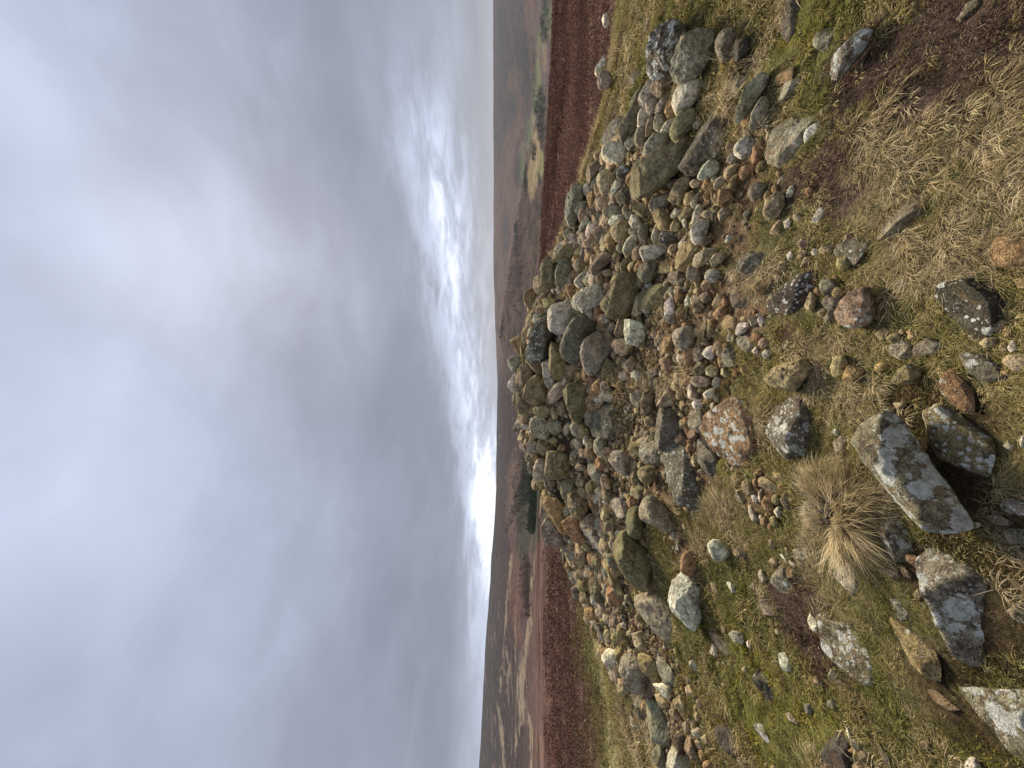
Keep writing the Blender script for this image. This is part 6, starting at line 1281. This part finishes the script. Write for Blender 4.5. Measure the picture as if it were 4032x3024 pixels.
def stone_shape(poly, thick, shape, level, seed, wide=0):
    """A stone from its plan outline (metres, round its own centre): every side of the outline becomes a pair of sloping
    faces, closed by tilted top and bottom faces, the edges rounded and the whole roughened."""
    g = np.random.default_rng(seed)
    P = np.asarray(poly, float)
    cen = (P.max(0) + P.min(0)) / 2
    P = (P - cen) * ((1.08 + .05 * wide) if shape == 's' else 1.07)
    planes = []
    k = len(P)
    for i in range(k):
        a, b = P[i], P[(i + 1) % k]
        e = b - a
        ln = np.hypot(*e)
        if ln < 1e-5:
            continue
        nrm = np.array([e[1], -e[0]]) / ln
        d = nrm @ a
        if d <= 1e-4:
            continue
        if shape == 'r':
            for sgn in (1, -1):
                tau = sgn * g.uniform(0.10, 0.75)
                planes.append((nrm[0] * math.cos(tau), nrm[1] * math.cos(tau), math.sin(tau), d * math.cos(tau) + 0.25 * thick * abs(math.sin(tau))))
        else:
            tau = g.uniform(-.10, .75)
            planes.append((nrm[0] * math.cos(tau), nrm[1] * math.cos(tau), math.sin(tau), d * math.cos(tau) + .10 * thick * math.sin(tau)))
            planes.append((nrm[0] * .96, nrm[1] * .96, -.28, d * .96))
    # broken corners and faces
    for q in range({'r': 4, 'a': 6, 's': 8}[shape]):
        az_, up_ = g.uniform(0, 2 * math.pi), g.uniform(.25, 1.0)
        w = np.array([math.cos(az_) * math.sqrt(max(1 - up_ ** 2, 0)), math.sin(az_) * math.sqrt(max(1 - up_ ** 2, 0)), up_])
        sup = max((P @ w[:2]).max(), 1e-3) * .86 + thick * abs(up_) * .62
        planes.append((*w, sup * g.uniform(.84, 1.02)))
    for sgn in (1, -1):
        for q in range(1 if shape == 's' else 2):
            w = np.array([g.normal() * 0.34, g.normal() * 0.34, 1.0])
            w /= np.linalg.norm(w)
            planes.append((w[0], w[1], sgn * w[2], thick * g.uniform(0.85, 1.1)))
    pl = np.array(planes)
    D, F = ICO[level]
    ext = np.array([np.ptp(P[:, 0]) / 2, np.ptp(P[:, 1]) / 2, thick])
    Dn = D * ext
    ln = np.linalg.norm(Dn, axis=1)[:, None]
    Dn = Dn / ln
    t = np.maximum(Dn @ pl[:, :3].T, 0) / pl[:, 3]
    e = {'r': 10.0, 'a': 70.0, 's': 45.0}[shape]
    r = (t ** e).sum(1) ** (-1 / e)
    r *= {'r': 1.10, 'a': 1.03, 's': 1.05}[shape]
    v = Dn * r[:, None]
    sc = 1.0 / max(ext.max(), 1e-3)
    o = np.array([seed * 1.37 % 50, seed * 2.11 % 50, 0])
    amp = {'r': 0.08, 'a': 0.085, 's': 0.12}[shape] * min(ext)
    q = v * sc
    nz = fbm(q * 2.1 + o, 3, seed % 97) * amp
    nz += (np.abs(fbm(q * 5.5 + o, 3, seed % 89 + 7)) - 0.3) * amp * (0.45 if shape == 'r' else 0.9)
    nz += fbm(q * 13 + o, 2, seed % 71) * amp * 0.22
    v = v + Dn * nz[:, None]
    v[:, :2] += cen
    return v, F


def stone_frame(m_):
    m_ = np.array(m_, float)
    m_ /= np.linalg.norm(m_)
    e1 = np.cross([0, 1, 0], m_)
    e1 /= np.linalg.norm(e1)
    return np.stack([e1, np.cross(m_, e1), m_], 0)


def stone_attrs(code, n, seed):
    g = np.random.default_rng(seed + 999)
    c = np.array(BASE[code[0]]) * np.array((1.05, 1.03, .94)) * g.uniform(0.86, 1.14) * (1 + g.normal(0, 0.035, 3))
    return {'Col': np.tile(c, (n, 1)), 'lich': np.full(n, int(code[1]) / 5.0), 'moss': np.full(n, int(code[2]) / 3.0)}


def stone_geometry(row, seed):
    code, c, m_, th, flat = row
    poly = np.array(flat, float).reshape(-1, 2) / 1000.0
    c = np.array(c, float) / 1000.0
    size = math.sqrt(np.ptp(poly[:, 0]) * np.ptp(poly[:, 1]))
    px = 385 * size / max(np.linalg.norm(c - np.array(EYE)), 0.3)
    level = 5 if px > 22 else 4 if px > 8 else 3
    v, f = stone_shape(poly, th / 1000.0, code[3], level, seed, max(int(code[1]) - 2, 0))
    return v @ stone_frame(m_), f, c


def build_stones():
    for i, (name, cat, label, group, *row) in enumerate(STONES):
        v, f, c = stone_geometry(row, 1000 + i)
        o = mesh_object(name, v, f, STONE, stone_attrs(row[0], len(v), i))
        o.location = c
        tag(o, label, cat, group, 'thing')


def build_small_stones():
    """All the stones too small to be told apart: the surveyed ones, and the rubble and gravel scattered between."""
    V, F, A = [], [], {'Col': [], 'lich': [], 'moss': []}
    base = 0

    def add(v, f, at):
        nonlocal base
        V.append(v)
        F.append(f + base)
        base += len(v)
        for k in A:
            A[k].append(at[k])
    for i, row in enumerate(SMALL):
        v, f, c = stone_geometry(row, 5000 + i)
        add(v + c, f, stone_attrs(row[0], len(v), 5000 + i))
    g = np.random.default_rng(5)
    protos = []
    for i in range(16):
        k = g.integers(5, 8)
        a = np.sort(np.linspace(0, 2 * math.pi, k, endpoint=False) + g.uniform(-.3, .3, k))
        rr = g.uniform(.8, 1.15, k)
        protos.append(stone_shape(np.stack([rr * np.cos(a) * g.uniform(.75, 1.3), rr * np.sin(a)], 1), g.uniform(.45, .8), 'raaa'[i % 4], 3, 70 + i)[0])
    f2 = ICO[3][1]
    lo, hi = CAIRN.min(0), CAIRN.max(0)
    n = 0
    codes = ['b00r', 't00r', 'o00r', 't00r', 't00r', 'g00r', 'y00r', 'o00r', 'b00r', 'b00r', 'd00r', 't00r', 'v00r', 'g00r', 'g00r', 'y00r', 'b00r']
    cx = np.array([r[1][0] / 1000 for r in ROWS])
    cy = np.array([r[1][1] / 1000 for r in ROWS])
    cr = np.array([math.sqrt(np.ptp(np.array(r[4]).reshape(-1, 2)[:, 0]) * np.ptp(np.array(r[4]).reshape(-1, 2)[:, 1])) / 2000 for r in ROWS])
    X = g.uniform(lo[0] - .3, hi[0] + .3, 70000)
    Y = g.uniform(lo[1] - .3, hi[1] + .3, 70000)
    w = zone_weights(X, Y)
    clump = smooth(fbm2(X, Y, 1.9, 3, 77), -.35, .45)
    keep = g.uniform(0, 1, len(X)) < (w['cairn'] * (0.05 + 0.26 * clump) * smooth(Y, 2.4, 4.2) * (1 - .45 * smooth(Y, 4.6, 5.4)) + 0.14 * w['cairn'] * smooth(Y, 2.3, 3.0) * smooth(Y, 5.0, 4.2) + 0.012 + 0.20 * w['soil'] * (1 - w['cairn']))
    X, Y = X[keep], Y[keep]
    inc = w['cairn'][keep]
    Z = mound(X, Y)
    for x, y, z, ic in zip(X, Y, Z, inc):
        s = min(0.013 * math.exp(abs(g.normal(0, .85))), 0.075) * (1.5 if y > 4.4 else 0.62)
        if np.any((cx - x) ** 2 + (cy - y) ** 2 < ((0.62 if ic else .95) * cr + (0.3 if ic else .8) * s) ** 2):
            continue
        v = protos[g.integers(16)] * s
        a = g.uniform(0, 6.28)
        tl = g.normal(0, .35, 2)
        r_ = Matrix.Rotation(a, 3, 'Z') @ Matrix.Rotation(tl[0], 3, 'X') @ Matrix.Rotation(tl[1], 3, 'Y')
        v = v @ np.array(r_).T + np.array([x, y, z + s * g.uniform(-.1, .35) - (.015 if ic else 0)])
        add(v, f2, stone_attrs(codes[g.integers(len(codes))], len(v), int(g.integers(1 << 30))))
        n += 1
    o = mesh_object('rubble', np.concatenate(V), np.concatenate(F), STONE, {k: np.concatenate(v) for k, v in A.items()})
    tag(o, 'small stones and gravel lying between the bigger stones', 'rubble', kind='stuff')
    print('rubble pieces', n)


ROWS = [r[4:] for r in STONES] + SMALL
build_stones()
build_small_stones()


# ------------------------------------------------------------------ grass, moss and heather
def blades(P, azim, lean, length, width, colour, curl=None, g=rng):
    """Bent tapering blades: P (n, 3) roots; lean from the vertical in radians; returns vertices, triangles, colours."""
    n = len(P)
    d = np.stack([np.sin(azim), np.cos(azim), np.zeros(n)], 1)
    s = np.stack([np.cos(azim), -np.sin(azim), np.zeros(n)], 1) * (width / 2)[:, None]
    up = np.array([0, 0, 1.0])
    l2 = np.clip(lean + (g.uniform(.1, .8, n) if curl is None else curl), 0, 1.9)
    mid = P + (d * np.sin(lean)[:, None] + up * np.cos(lean)[:, None]) * (length * .5)[:, None]
    side = np.stack([np.cos(azim), -np.sin(azim), np.zeros(n)], 1) * (g.normal(0, .12, n) * length)[:, None]
    tip = mid + side + (d * np.sin(l2)[:, None] + up * np.cos(l2)[:, None]) * (length * .5)[:, None]
    v = np.stack([P - s, P + s, mid - s * .8, mid + s * .8, tip], 1).reshape(-1, 3)
    b = (np.arange(n) * 5)[:, None]
    f = np.concatenate([b + np.array([[0, 1, 3]]), b + np.array([[0, 3, 2]]), b + np.array([[2, 3, 4]])])
    return v, f, np.repeat(colour, 5, axis=0)


def pick(g, palette, n, jitter=.22):
    p = np.array([q[1] for q in palette])
    i = g.choice(len(palette), n, p=p / p.sum())
    return np.array([q[0] for q in palette])[i] * g.uniform(1 - jitter, 1 + jitter, (n, 1))


STRAW = (((.45, .365, .215), 3), ((.58, .49, .32), 1.4), ((.31, .235, .125), 2.6), ((.19, .155, .075), 1.8))
MIXED = (((.37, .30, .15), 3), ((.215, .19, .055), 3.4), ((.145, .145, .035), 2.4), ((.24, .17, .08), 1.6), ((.50, .42, .24), 1.6))
GREEN = (((.13, .145, .035), 2.5), ((.20, .185, .055), 3), ((.37, .31, .14), 2.2))
MOSS = (((.30, .265, .045), 3), ((.19, .17, .035), 2.6), ((.42, .36, .09), 1.6), ((.20, .14, .06), 1.2))
DARK = (((.085, .060, .028), 4), ((.055, .038, .02), 3), ((.17, .135, .05), 1.4), ((.115, .11, .03), 1))
HEATH = (((.105, .060, .048), 4), ((.16, .10, .072), 2), ((.055, .038, .033), 2), ((.28, .215, .14), .8))
SOIL = (((.22, .16, .09), 2), ((.35, .27, .15), 1), ((.14, .145, .045), 1.2))

STX = np.array([r[1][0] / 1000 for r in ROWS])
STY = np.array([r[1][1] / 1000 for r in ROWS])
STR = np.array([math.sqrt(np.ptp(np.array(r[4]).reshape(-1, 2)[:, 0]) * np.ptp(np.array(r[4]).reshape(-1, 2)[:, 1])) / 2000 for r in ROWS])


STS = np.array([r[0][3] == 's' for r in ROWS])


def under_stone(x, y, f=0.8):
    hit = np.zeros(len(x), bool)
    for sx, sy, sr in zip(STX, STY, STR * np.where(STS, 1.22, 1.0)):
        hit |= (x - sx) ** 2 + (y - sy) ** 2 < (f * sr) ** 2
    return hit


def scatter(g, n, r0, r1, spread):
    r = r0 * np.exp(g.uniform(0, math.log(r1 / r0), n))
    a = g.uniform(-spread, spread, n)
    return r * np.sin(a), r * np.cos(a), r


def kinds_at(g, x, y, w):
    n = len(x)
    kind = np.zeros(n, int)                       # 0 mixed, 1 straw, 2 green, 3 moss, 4 dark, 5 heather, 6 thin on soil
    patchy = fbm2(x, y, 3.1, 4, 91) + .35 * fbm2(x, y, 9.0, 3, 92)
    kind[patchy > .40] = 1
    kind[patchy < -.50] = 2
    for i, k, f in ((2, 'green', .75), (1, 'straw', .52), (3, 'moss', .88), (4, 'dark', .85), (5, 'heather', .85)):
        kind[g.uniform(0, 1, n) < w[k] * f] = i
    kind[(w['cairn'] > .5) & (kind == 0)] = 6
    return kind


PALETTES = (MIXED, STRAW, GREEN, MOSS, DARK, HEATH, SOIL)


def build_grass():
    g = np.random.default_rng(21)
    # tufts: every tuft throws its blades outwards from one root, leaning the way its patch leans
    nt = 42000
    x, y, r = scatter(g, nt, 0.72, 12.0, math.radians(68))
    w = zone_weights(x, y)
    patch = smooth(fbm2(x, y, 4.0, 4, 55), -.9, .25)
    tuft = smooth(fbm2(x, y, 2.6, 3, 56), .05, .55) * w['cairn']
    prob = (1 - .5 * w['heather']) * (1 - .97 * np.clip(w['soil'], 0, 1)) * (.30 + .70 * patch) * (1 - .62 * w['dark']) * (1 - .3 * w['moss']) + .35 * tuft * smooth(y, 6.5, 4.0)
    keep = (g.uniform(0, 1, nt) < prob) & ~under_stone(x, y, .72)
    x, y, r = x[keep], y[keep], r[keep]
    w = {k: v[keep] for k, v in w.items()}
    kind = kinds_at(g, x, y, w)
    nb = np.array([24, 36, 26, 20, 14, 18, 14])[kind]
    i = np.repeat(np.arange(len(x)), nb)
    n = len(i)
    k_ = kind[i]
    rad = np.array([.022, .026, .018, .016, .020, .024, .018])[k_] * np.clip(r[i] / 2.2, .7, 2.2)
    ang = g.uniform(0, 2 * math.pi, n)
    q = rad * np.sqrt(g.uniform(0, 1, n))
    bx, by = x[i] + q * np.sin(ang), y[i] + q * np.cos(ang)
    size = np.minimum(np.exp(g.normal(0, .30, len(x))), 1.45) * (1 + .35 * np.clip(fbm2(x, y, 2.2, 3, 57), -1, 1.4))
    L = np.array([.050, .088, .044, .018, .020, .044, .030])[k_] * size[i] * g.uniform(.5, 1.25, n) * np.clip(r[i] / 2.4, .75, 1.7)
    lay = fbm2(x, y, 1.1, 3, 58) * 1.7 + fbm2(x, y, 5.0, 2, 59) * .9 + math.pi + .9 * np.sign(x) * np.minimum(np.abs(x), 1.2)
    dirx = np.sin(ang) + 1.15 * np.sin(lay)[i] + g.normal(0, .35, n)
    diry = np.cos(ang) + 1.15 * np.cos(lay)[i] + g.normal(0, .35, n)
    azim = np.arctan2(dirx, diry)
    lean = np.array([1.0, 1.12, .8, .5, .85, .65, .95])[k_] + g.normal(0, .30, n)
    wd = np.clip(r[i] * np.array([.00125, .00135, .00125, .0015, .0014, .0010, .0012])[k_], .0013, .02) * g.uniform(.65, 1.35, n)
    tone = np.exp(g.normal(0, .24, len(x)))
    col = np.zeros((n, 3))
    for j, pal in enumerate(PALETTES):
        s = k_ == j
        half = pick(g, pal, len(x), .12)[i[s]]
        col[s] = (.62 * half + .38 * pick(g, pal, int(s.sum()), .25)) * tone[i[s]][:, None]
    z = mound(bx, by) - .004
    v1, f1, c1 = blades(np.stack([bx, by, z], 1), azim, np.clip(lean, 0, 1.5), L, wd, col, g=g)
    # the short mat under them
    x, y, r = scatter(g, 500000, 0.72, 12.0, math.radians(68))
    w = zone_weights(x, y)
    prob = (1 - .95 * np.clip(w['soil'], 0, 1)) * (.4 + .6 * smooth(fbm2(x, y, 5.0, 3, 54), -.8, .3))
    keep = (g.uniform(0, 1, len(x)) < prob) & ~under_stone(x, y, .85)
    x, y, r = x[keep], y[keep], r[keep]
    w = {k: v[keep] for k, v in w.items()}
    n = len(x)
    kind = kinds_at(g, x, y, w)
    col = np.zeros((n, 3))
    for j, pal in enumerate(PALETTES):
        s = kind == j
        col[s] = pick(g, pal, int(s.sum()), .25)
    col *= (.82 + .25 * fbm2(x, y, 7.0, 3, 60))[:, None].clip(.4, 1.3)
    L = np.array([.024, .028, .022, .013, .014, .022, .018])[kind] * g.uniform(.5, 1.4, n) * np.clip(r / 2.2, .8, 1.8)
    wd = np.clip(r * .0015, .0016, .02) * g.uniform(.6, 1.4, n)
    v2, f2, c2 = blades(np.stack([x, y, mound(x, y) - .003], 1), g.uniform(0, 6.28, n), np.clip(g.normal(.85, .35, n), 0, 1.5), L, wd, col, g=g)
    o = mesh_object('grass', np.concatenate([v1, v2]), np.concatenate([f1, f2 + len(v1)]), BLADE, {'Col': np.clip(np.concatenate([c1, c2]), .01, .85)}, smooth=False)
    tag(o, 'short winter grass, moss and heather on the mound', 'grass', kind='stuff')
    print('blades', len(v1) // 5, len(v2) // 5)


build_grass()


def build_tussock():
    g = np.random.default_rng(4)
    tx, ty = TUSSOCK
    n = 6500
    m_ = 90                                       # sub-tufts on a ring that is open on the far side
    ta = g.normal(math.pi, 1.25, m_)
    tr = .05 + .10 * g.uniform(0, 1, m_)
    i = g.integers(0, m_, n)
    ang = ta[i] + g.normal(0, .16, n)
    rad = tr[i] + g.normal(0, .008, n)
    x, y = tx + rad * np.sin(ang) * 1.15, ty + rad * np.cos(ang)
    tl = np.exp(g.normal(0, .38, m_)) * (.75 + .5 * (np.cos(ta - 2.2) > 0))
    P = np.stack([x, y, mound(x, y) + .004 + .035 * np.exp(-((rad - .08) / .04) ** 2) * g.uniform(.2, 1, n)], 1)
    az2 = ang + (g.normal(0, .45, m_))[i] + g.normal(0, .30, n)
    v, f, c = blades(P, az2, np.clip(.60 + rad * 3.5 + (g.normal(0, .2, m_))[i] + g.normal(0, .18, n), 0, 1.45), .086 * tl[i] * g.uniform(.6, 1.2, n), g.uniform(.0020, .0036, n), pick(g, STRAW, m_, .15)[i] * g.uniform(.75, 1.3, (n, 1)), g=g)
    o0 = np.array([tx, ty, float(mound(np.array([tx]), np.array([ty]))[0])])
    o = mesh_object('grass_tussock', v - o0, f, BLADE, {'Col': c}, smooth=False)
    o.location = o0
    tag(o, 'bleached straw-coloured grass tussock opening round a few dark droppings', 'tussock')
    mt, N = material('dry_dung')
    pos = N.n('ShaderNodeNewGeometry').outputs['Position']
    nz = N.noise(pos, 300, 4)[0]
    finish(N, N.mix(nz, (.018, .014, .012), (.06, .048, .04)), .75, nz, .6, .004)
    D, F = ICO[2]
    for i in range(22):
        a, q = g.uniform(0, 6.28), .07 * math.sqrt(g.uniform(0, 1))
        px, py = tx + q * math.sin(a), ty + q * math.cos(a)
        s = g.uniform(.0085, .0125)
        vv = D * np.array([1.25, 1, .95]) * s
        vv = vv + D * (fbm(D * 2 + i, 2, i) * s * .12)[:, None]
        vv = vv @ np.array(Matrix.Rotation(g.uniform(0, 6.28), 3, 'Z')).T
        p = mesh_object('sheep_dropping', vv, F, mt)
        p.location = (px, py, float(mound(np.array([px]), np.array([py]))[0]) + .010 + s)
        tag(p, 'small black sheep dropping lying in the middle of the straw tussock', 'dropping', 'sheep droppings in the tussock')


build_tussock()


# ------------------------------------------------------------------ dead bracken and scrub on the moor
def triangles(P, size, colour, g, flat=.5):
    """Loose leaf-sized triangles, each turned its own way."""
    n = len(P)
    a = g.normal(0, 1, (n, 3)) * np.array([1, 1, flat])
    a /= np.linalg.norm(a, axis=1)[:, None]
    b = np.cross(a, g.normal(0, 1, (n, 3)))
    b /= np.linalg.norm(b, axis=1)[:, None]
    s = size[:, None]
    v = np.stack([P - a * s, P + a * s * g.uniform(.6, 1.2, (n, 1)), P + b * s * g.uniform(.35, .8, (n, 1))], 1).reshape(-1, 3)
    return v, np.arange(3 * n).reshape(-1, 3), np.repeat(colour, 3, axis=0)


def build_bracken():
    g = np.random.default_rng(31)
    n = 380000
    y = 9.5 * np.exp(g.uniform(0, math.log(170 / 9.5), n) ** 1.0)
    v = g.uniform(-1.35, 1.35, n)
    x = v * y
    z = land_height(x, y)
    u = (EYE[2] - z) / y
    nn = fbm2(v * 12, u * 60, 1.0, 3, 61)
    left = v < -.36 + .05 * nn
    nn = nn + .8 * fbm2(x, y, .16, 3, 64)
    grass = left & (u + .022 * nn > .260 + .040 * smooth(-v, .65, .95))
    scrub = left & ~grass & (u + .030 * nn > .198 + .048 * smooth(-v, .60, .95))
    bush = left & ~grass & ~scrub & (u + .012 * nn > .145)
    clump = smooth(fbm2(x, y, .7, 3, 62) + .5 * fbm2(x, y, .2, 3, 66), -.7, .9)
    h = np.where(bush, .95, np.where(scrub, .62, np.where(grass, .12, .42))) * (.12 + 1.25 * clump)
    z = z + h * g.uniform(0, 1, n) ** .8
    dull = (fbm2(x, y, .25, 4, 63) + .6 * fbm2(x, y, .07, 3, 65))[:, None]
    col = pick(g, (((.158, .084, .062), 3), ((.112, .062, .050), 3), ((.23, .14, .098), 1.1), ((.075, .050, .044), 2.4)), n) * np.clip(1 + .5 * dull, .3, 1.7)
    bb = pick(g, (((.165, .080, .062), 3), ((.115, .060, .050), 3), ((.078, .054, .049), 2.8), ((.24, .16, .11), 1.1)), n) * np.clip(1 + .42 * dull, .35, 1.6)
    sc = pick(g, (((.125, .108, .045), 3), ((.075, .060, .034), 3), ((.22, .175, .095), 1.6), ((.12, .072, .055), 1.8)), n) * np.clip(1 + .42 * dull, .35, 1.6)
    gr = pick(g, (((.44, .39, .22), 3), ((.30, .28, .12), 2), ((.17, .19, .06), 1.5)), n)
    col = np.where(bush[:, None], bb, np.where(scrub[:, None], sc, np.where(grass[:, None], gr, col)))
    fade = g.uniform(0, 1, n) < np.where(v < -.05, smooth(u + .014 * nn, .122, .180) * smooth(y, 150, 60), smooth(y, 96, 80))
    size = np.where(fade, np.clip(y * .0032, .03, .26) * g.uniform(.6, 1.5, n), .004)
    P = np.stack([x, y, z], 1)
    vv, f, c = triangles(P, size, col, g, .9)
    o = mesh_object('dead_bracken', vv, f, FROND, {'Col': c}, smooth=False)
    tag(o, 'red-brown dead bracken and scrub covering the moor below', 'bracken', kind='stuff')


build_bracken()


# ------------------------------------------------------------------ woods and trees a long way off
def build_wood(name, label, cat, areas, count, h0, h1, palette, conifer, seed):
    g = np.random.default_rng(seed)
    V, F, Cc, base = [], [], [], 0
    for (cv, cu, rv, ru, share, y0, y1) in areas:
        m_ = int(count * share * 26)
        vv = cv + rv * g.uniform(-1, 1, m_)
        yy = y0 * np.exp(g.uniform(0, math.log(y1 / y0), m_))
        xx = vv * yy
        zz = land_height(xx, yy)
        uu = (EYE[2] - zz) / yy
        if conifer:                                # a wedge climbing the slope, with one arm along its foot
            top = np.interp(vv, (-.385, -.345, -.30, -.25, -.2), (.022, .032, .047, .066, .07))
            bot = np.interp(vv, (-.385, -.345, -.32, -.305, -.2), (.030, .044, .066, .102, .105))
            q = .006 * fbm2(vv * 60, uu * 120, 1.0, 3, seed)
            d = np.where((uu + q > top) & (uu - q < bot) | ((np.abs(uu + q - .095) < .008) & (vv > -.382 + 3 * q)), 0.2, 9.0)
        else:
            d = np.hypot((vv - cv) / rv, (uu - cu) / ru) + .35 * fbm2(vv * 30, uu * 90, 1.0, 3, seed)
        idx = np.where(d + .45 * g.uniform(0, 1, m_) ** 2 < 1)[0][:int(count * share)]
        for i in idx:
            h = g.uniform(h0, h1)
            k = 30
            t = g.uniform(0, 1, k)
            if conifer:
                rr = h * .24 * (1.05 - t) * np.sqrt(g.uniform(.2, 1, k))
                hh = h * (.05 + .95 * t)
            else:
                rr = h * .42 * np.sqrt(np.clip(1 - (2 * t - 1) ** 2, .05, 1)) * np.sqrt(g.uniform(.1, 1, k))
                hh = h * (.22 + .78 * t)
            a = g.uniform(0, 6.28, k)
            P = np.stack([xx[i] + rr * np.cos(a), yy[i] + rr * np.sin(a), zz[i] + hh], 1)
            P = np.concatenate([P, [[xx[i], yy[i], zz[i] + h * .3]]])
            c = pick(g, palette, 1)[0]
            v, f, cc = triangles(P, np.full(k + 1, h * .13) * g.uniform(.7, 1.4, k + 1), np.tile(c, (k + 1, 1)) * g.uniform(.75, 1.25, (k + 1, 1)), g, 1.0)
            V.append(v)
            F.append(f + base)
            Cc.append(cc)
            base += len(v)
    if name == 'bare_woodland':                    # a line of trees along the spur's crest
        for vv in np.concatenate([g.uniform(.10, .68, 150), g.normal(.3, .12, 60)]):
            yy = np.linspace(1000, 1700, 60)
            zz = land_height(vv * yy, yy)
            k_ = int(np.argmin((EYE[2] - zz) / yy))
            h = g.uniform(4, 8)
            P = np.array([vv * yy[k_], yy[k_], zz[k_]]) + g.normal(0, h * .28, (18, 3)) * np.array([1, 1, .8]) + np.array([0, 0, h * .5])
            v, f, cc = triangles(P, np.full(18, h * .2), np.tile(pick(g, palette, 1)[0], (18, 1)), g, 1.0)
            V.append(v)
            F.append(f + base)
            Cc.append(cc)
            base += len(v)
    if not V:
        return
    o = mesh_object(name, np.concatenate(V), np.concatenate(F), FROND, {'Col': np.concatenate(Cc)}, smooth=False)
    tag(o, label, cat, kind='stuff')


build_wood('conifer_wood', 'dark green conifer plantation on the moor slope', 'wood',
           ((-.29, .07, .10, .05, 1.0, 520, 1750),),
           1300, 6, 11, (((.036, .048, .026), 3), ((.050, .060, .032), 2), ((.028, .036, .025), 2)), True, 71)
build_wood('bare_woodland', 'leafless brown woodland on the far slope', 'wood',
           ((-.27, .058, .12, .020, .40, 600, 1900), (-.52, .075, .09, .016, .25, 500, 1600), (.36, .045, .22, .030, .25, 700, 1500), (.2, .012, .1, .008, .10, 1200, 1560)),
           1300, 6, 10, (((.105, .075, .062), 3), ((.07, .056, .048), 2), ((.055, .055, .045), 1)), False, 72)
build_wood('valley_trees', 'hedgerow trees and copses along the valley fields', 'wood',
           ((.95, .125, .06, .012, .20, 700, 1700), (.70, .117, .08, .010, .25, 600, 1700), (.72, .104, .02, .006, .08, 900, 1900), (.61, .098, .03, .005, .08, 800, 1900),
            (.55, .076, .12, .003, .16, 900, 2100), (.45, .050, .10, .003, .10, 900, 2100), (.80, .096, .1, .003, .13, 1000, 2200)),
           800, 7, 13, (((.075, .080, .065), 3), ((.05, .060, .042), 3), ((.12, .12, .11), 1)), False, 73)


# ------------------------------------------------------------------ the air
def build_haze():
    lo, hi = np.array([-15200., -17., LAND_SPAN[0] - 1]), np.array([15200., 6700., LAND_SPAN[1] + 12])
    c = [(i, j, k) for i in (0, 1) for j in (0, 1) for k in (0, 1)]
    v = [[(lo, hi)[b][a] for a, b in enumerate(q)] for q in c]
    f = [(0, 1, 3, 2), (4, 6, 7, 5), (0, 4, 5, 1), (2, 3, 7, 6), (0, 2, 6, 4), (1, 5, 7, 3)]
    mt = bpy.data.materials.new('haze')
    mt.use_nodes = True
    N = Nodes(mt.node_tree)
    vol = N.n('ShaderNodeVolumePrincipled')
    vol.inputs['Color'].default_value = (.74, .84, 1.0, 1)
    vol.inputs['Density'].default_value = 0.000021
    vol.inputs['Anisotropy'].default_value = 0.2
    o = N.n('ShaderNodeOutputMaterial')
    N.put(o.inputs['Volume'], vol.outputs[0])
    ob = mesh_object('haze', v, f, mt, smooth=False)
    tag(ob, 'thin blue haze in the valley air', 'haze', kind='stuff')


if HAZE:
    build_haze()
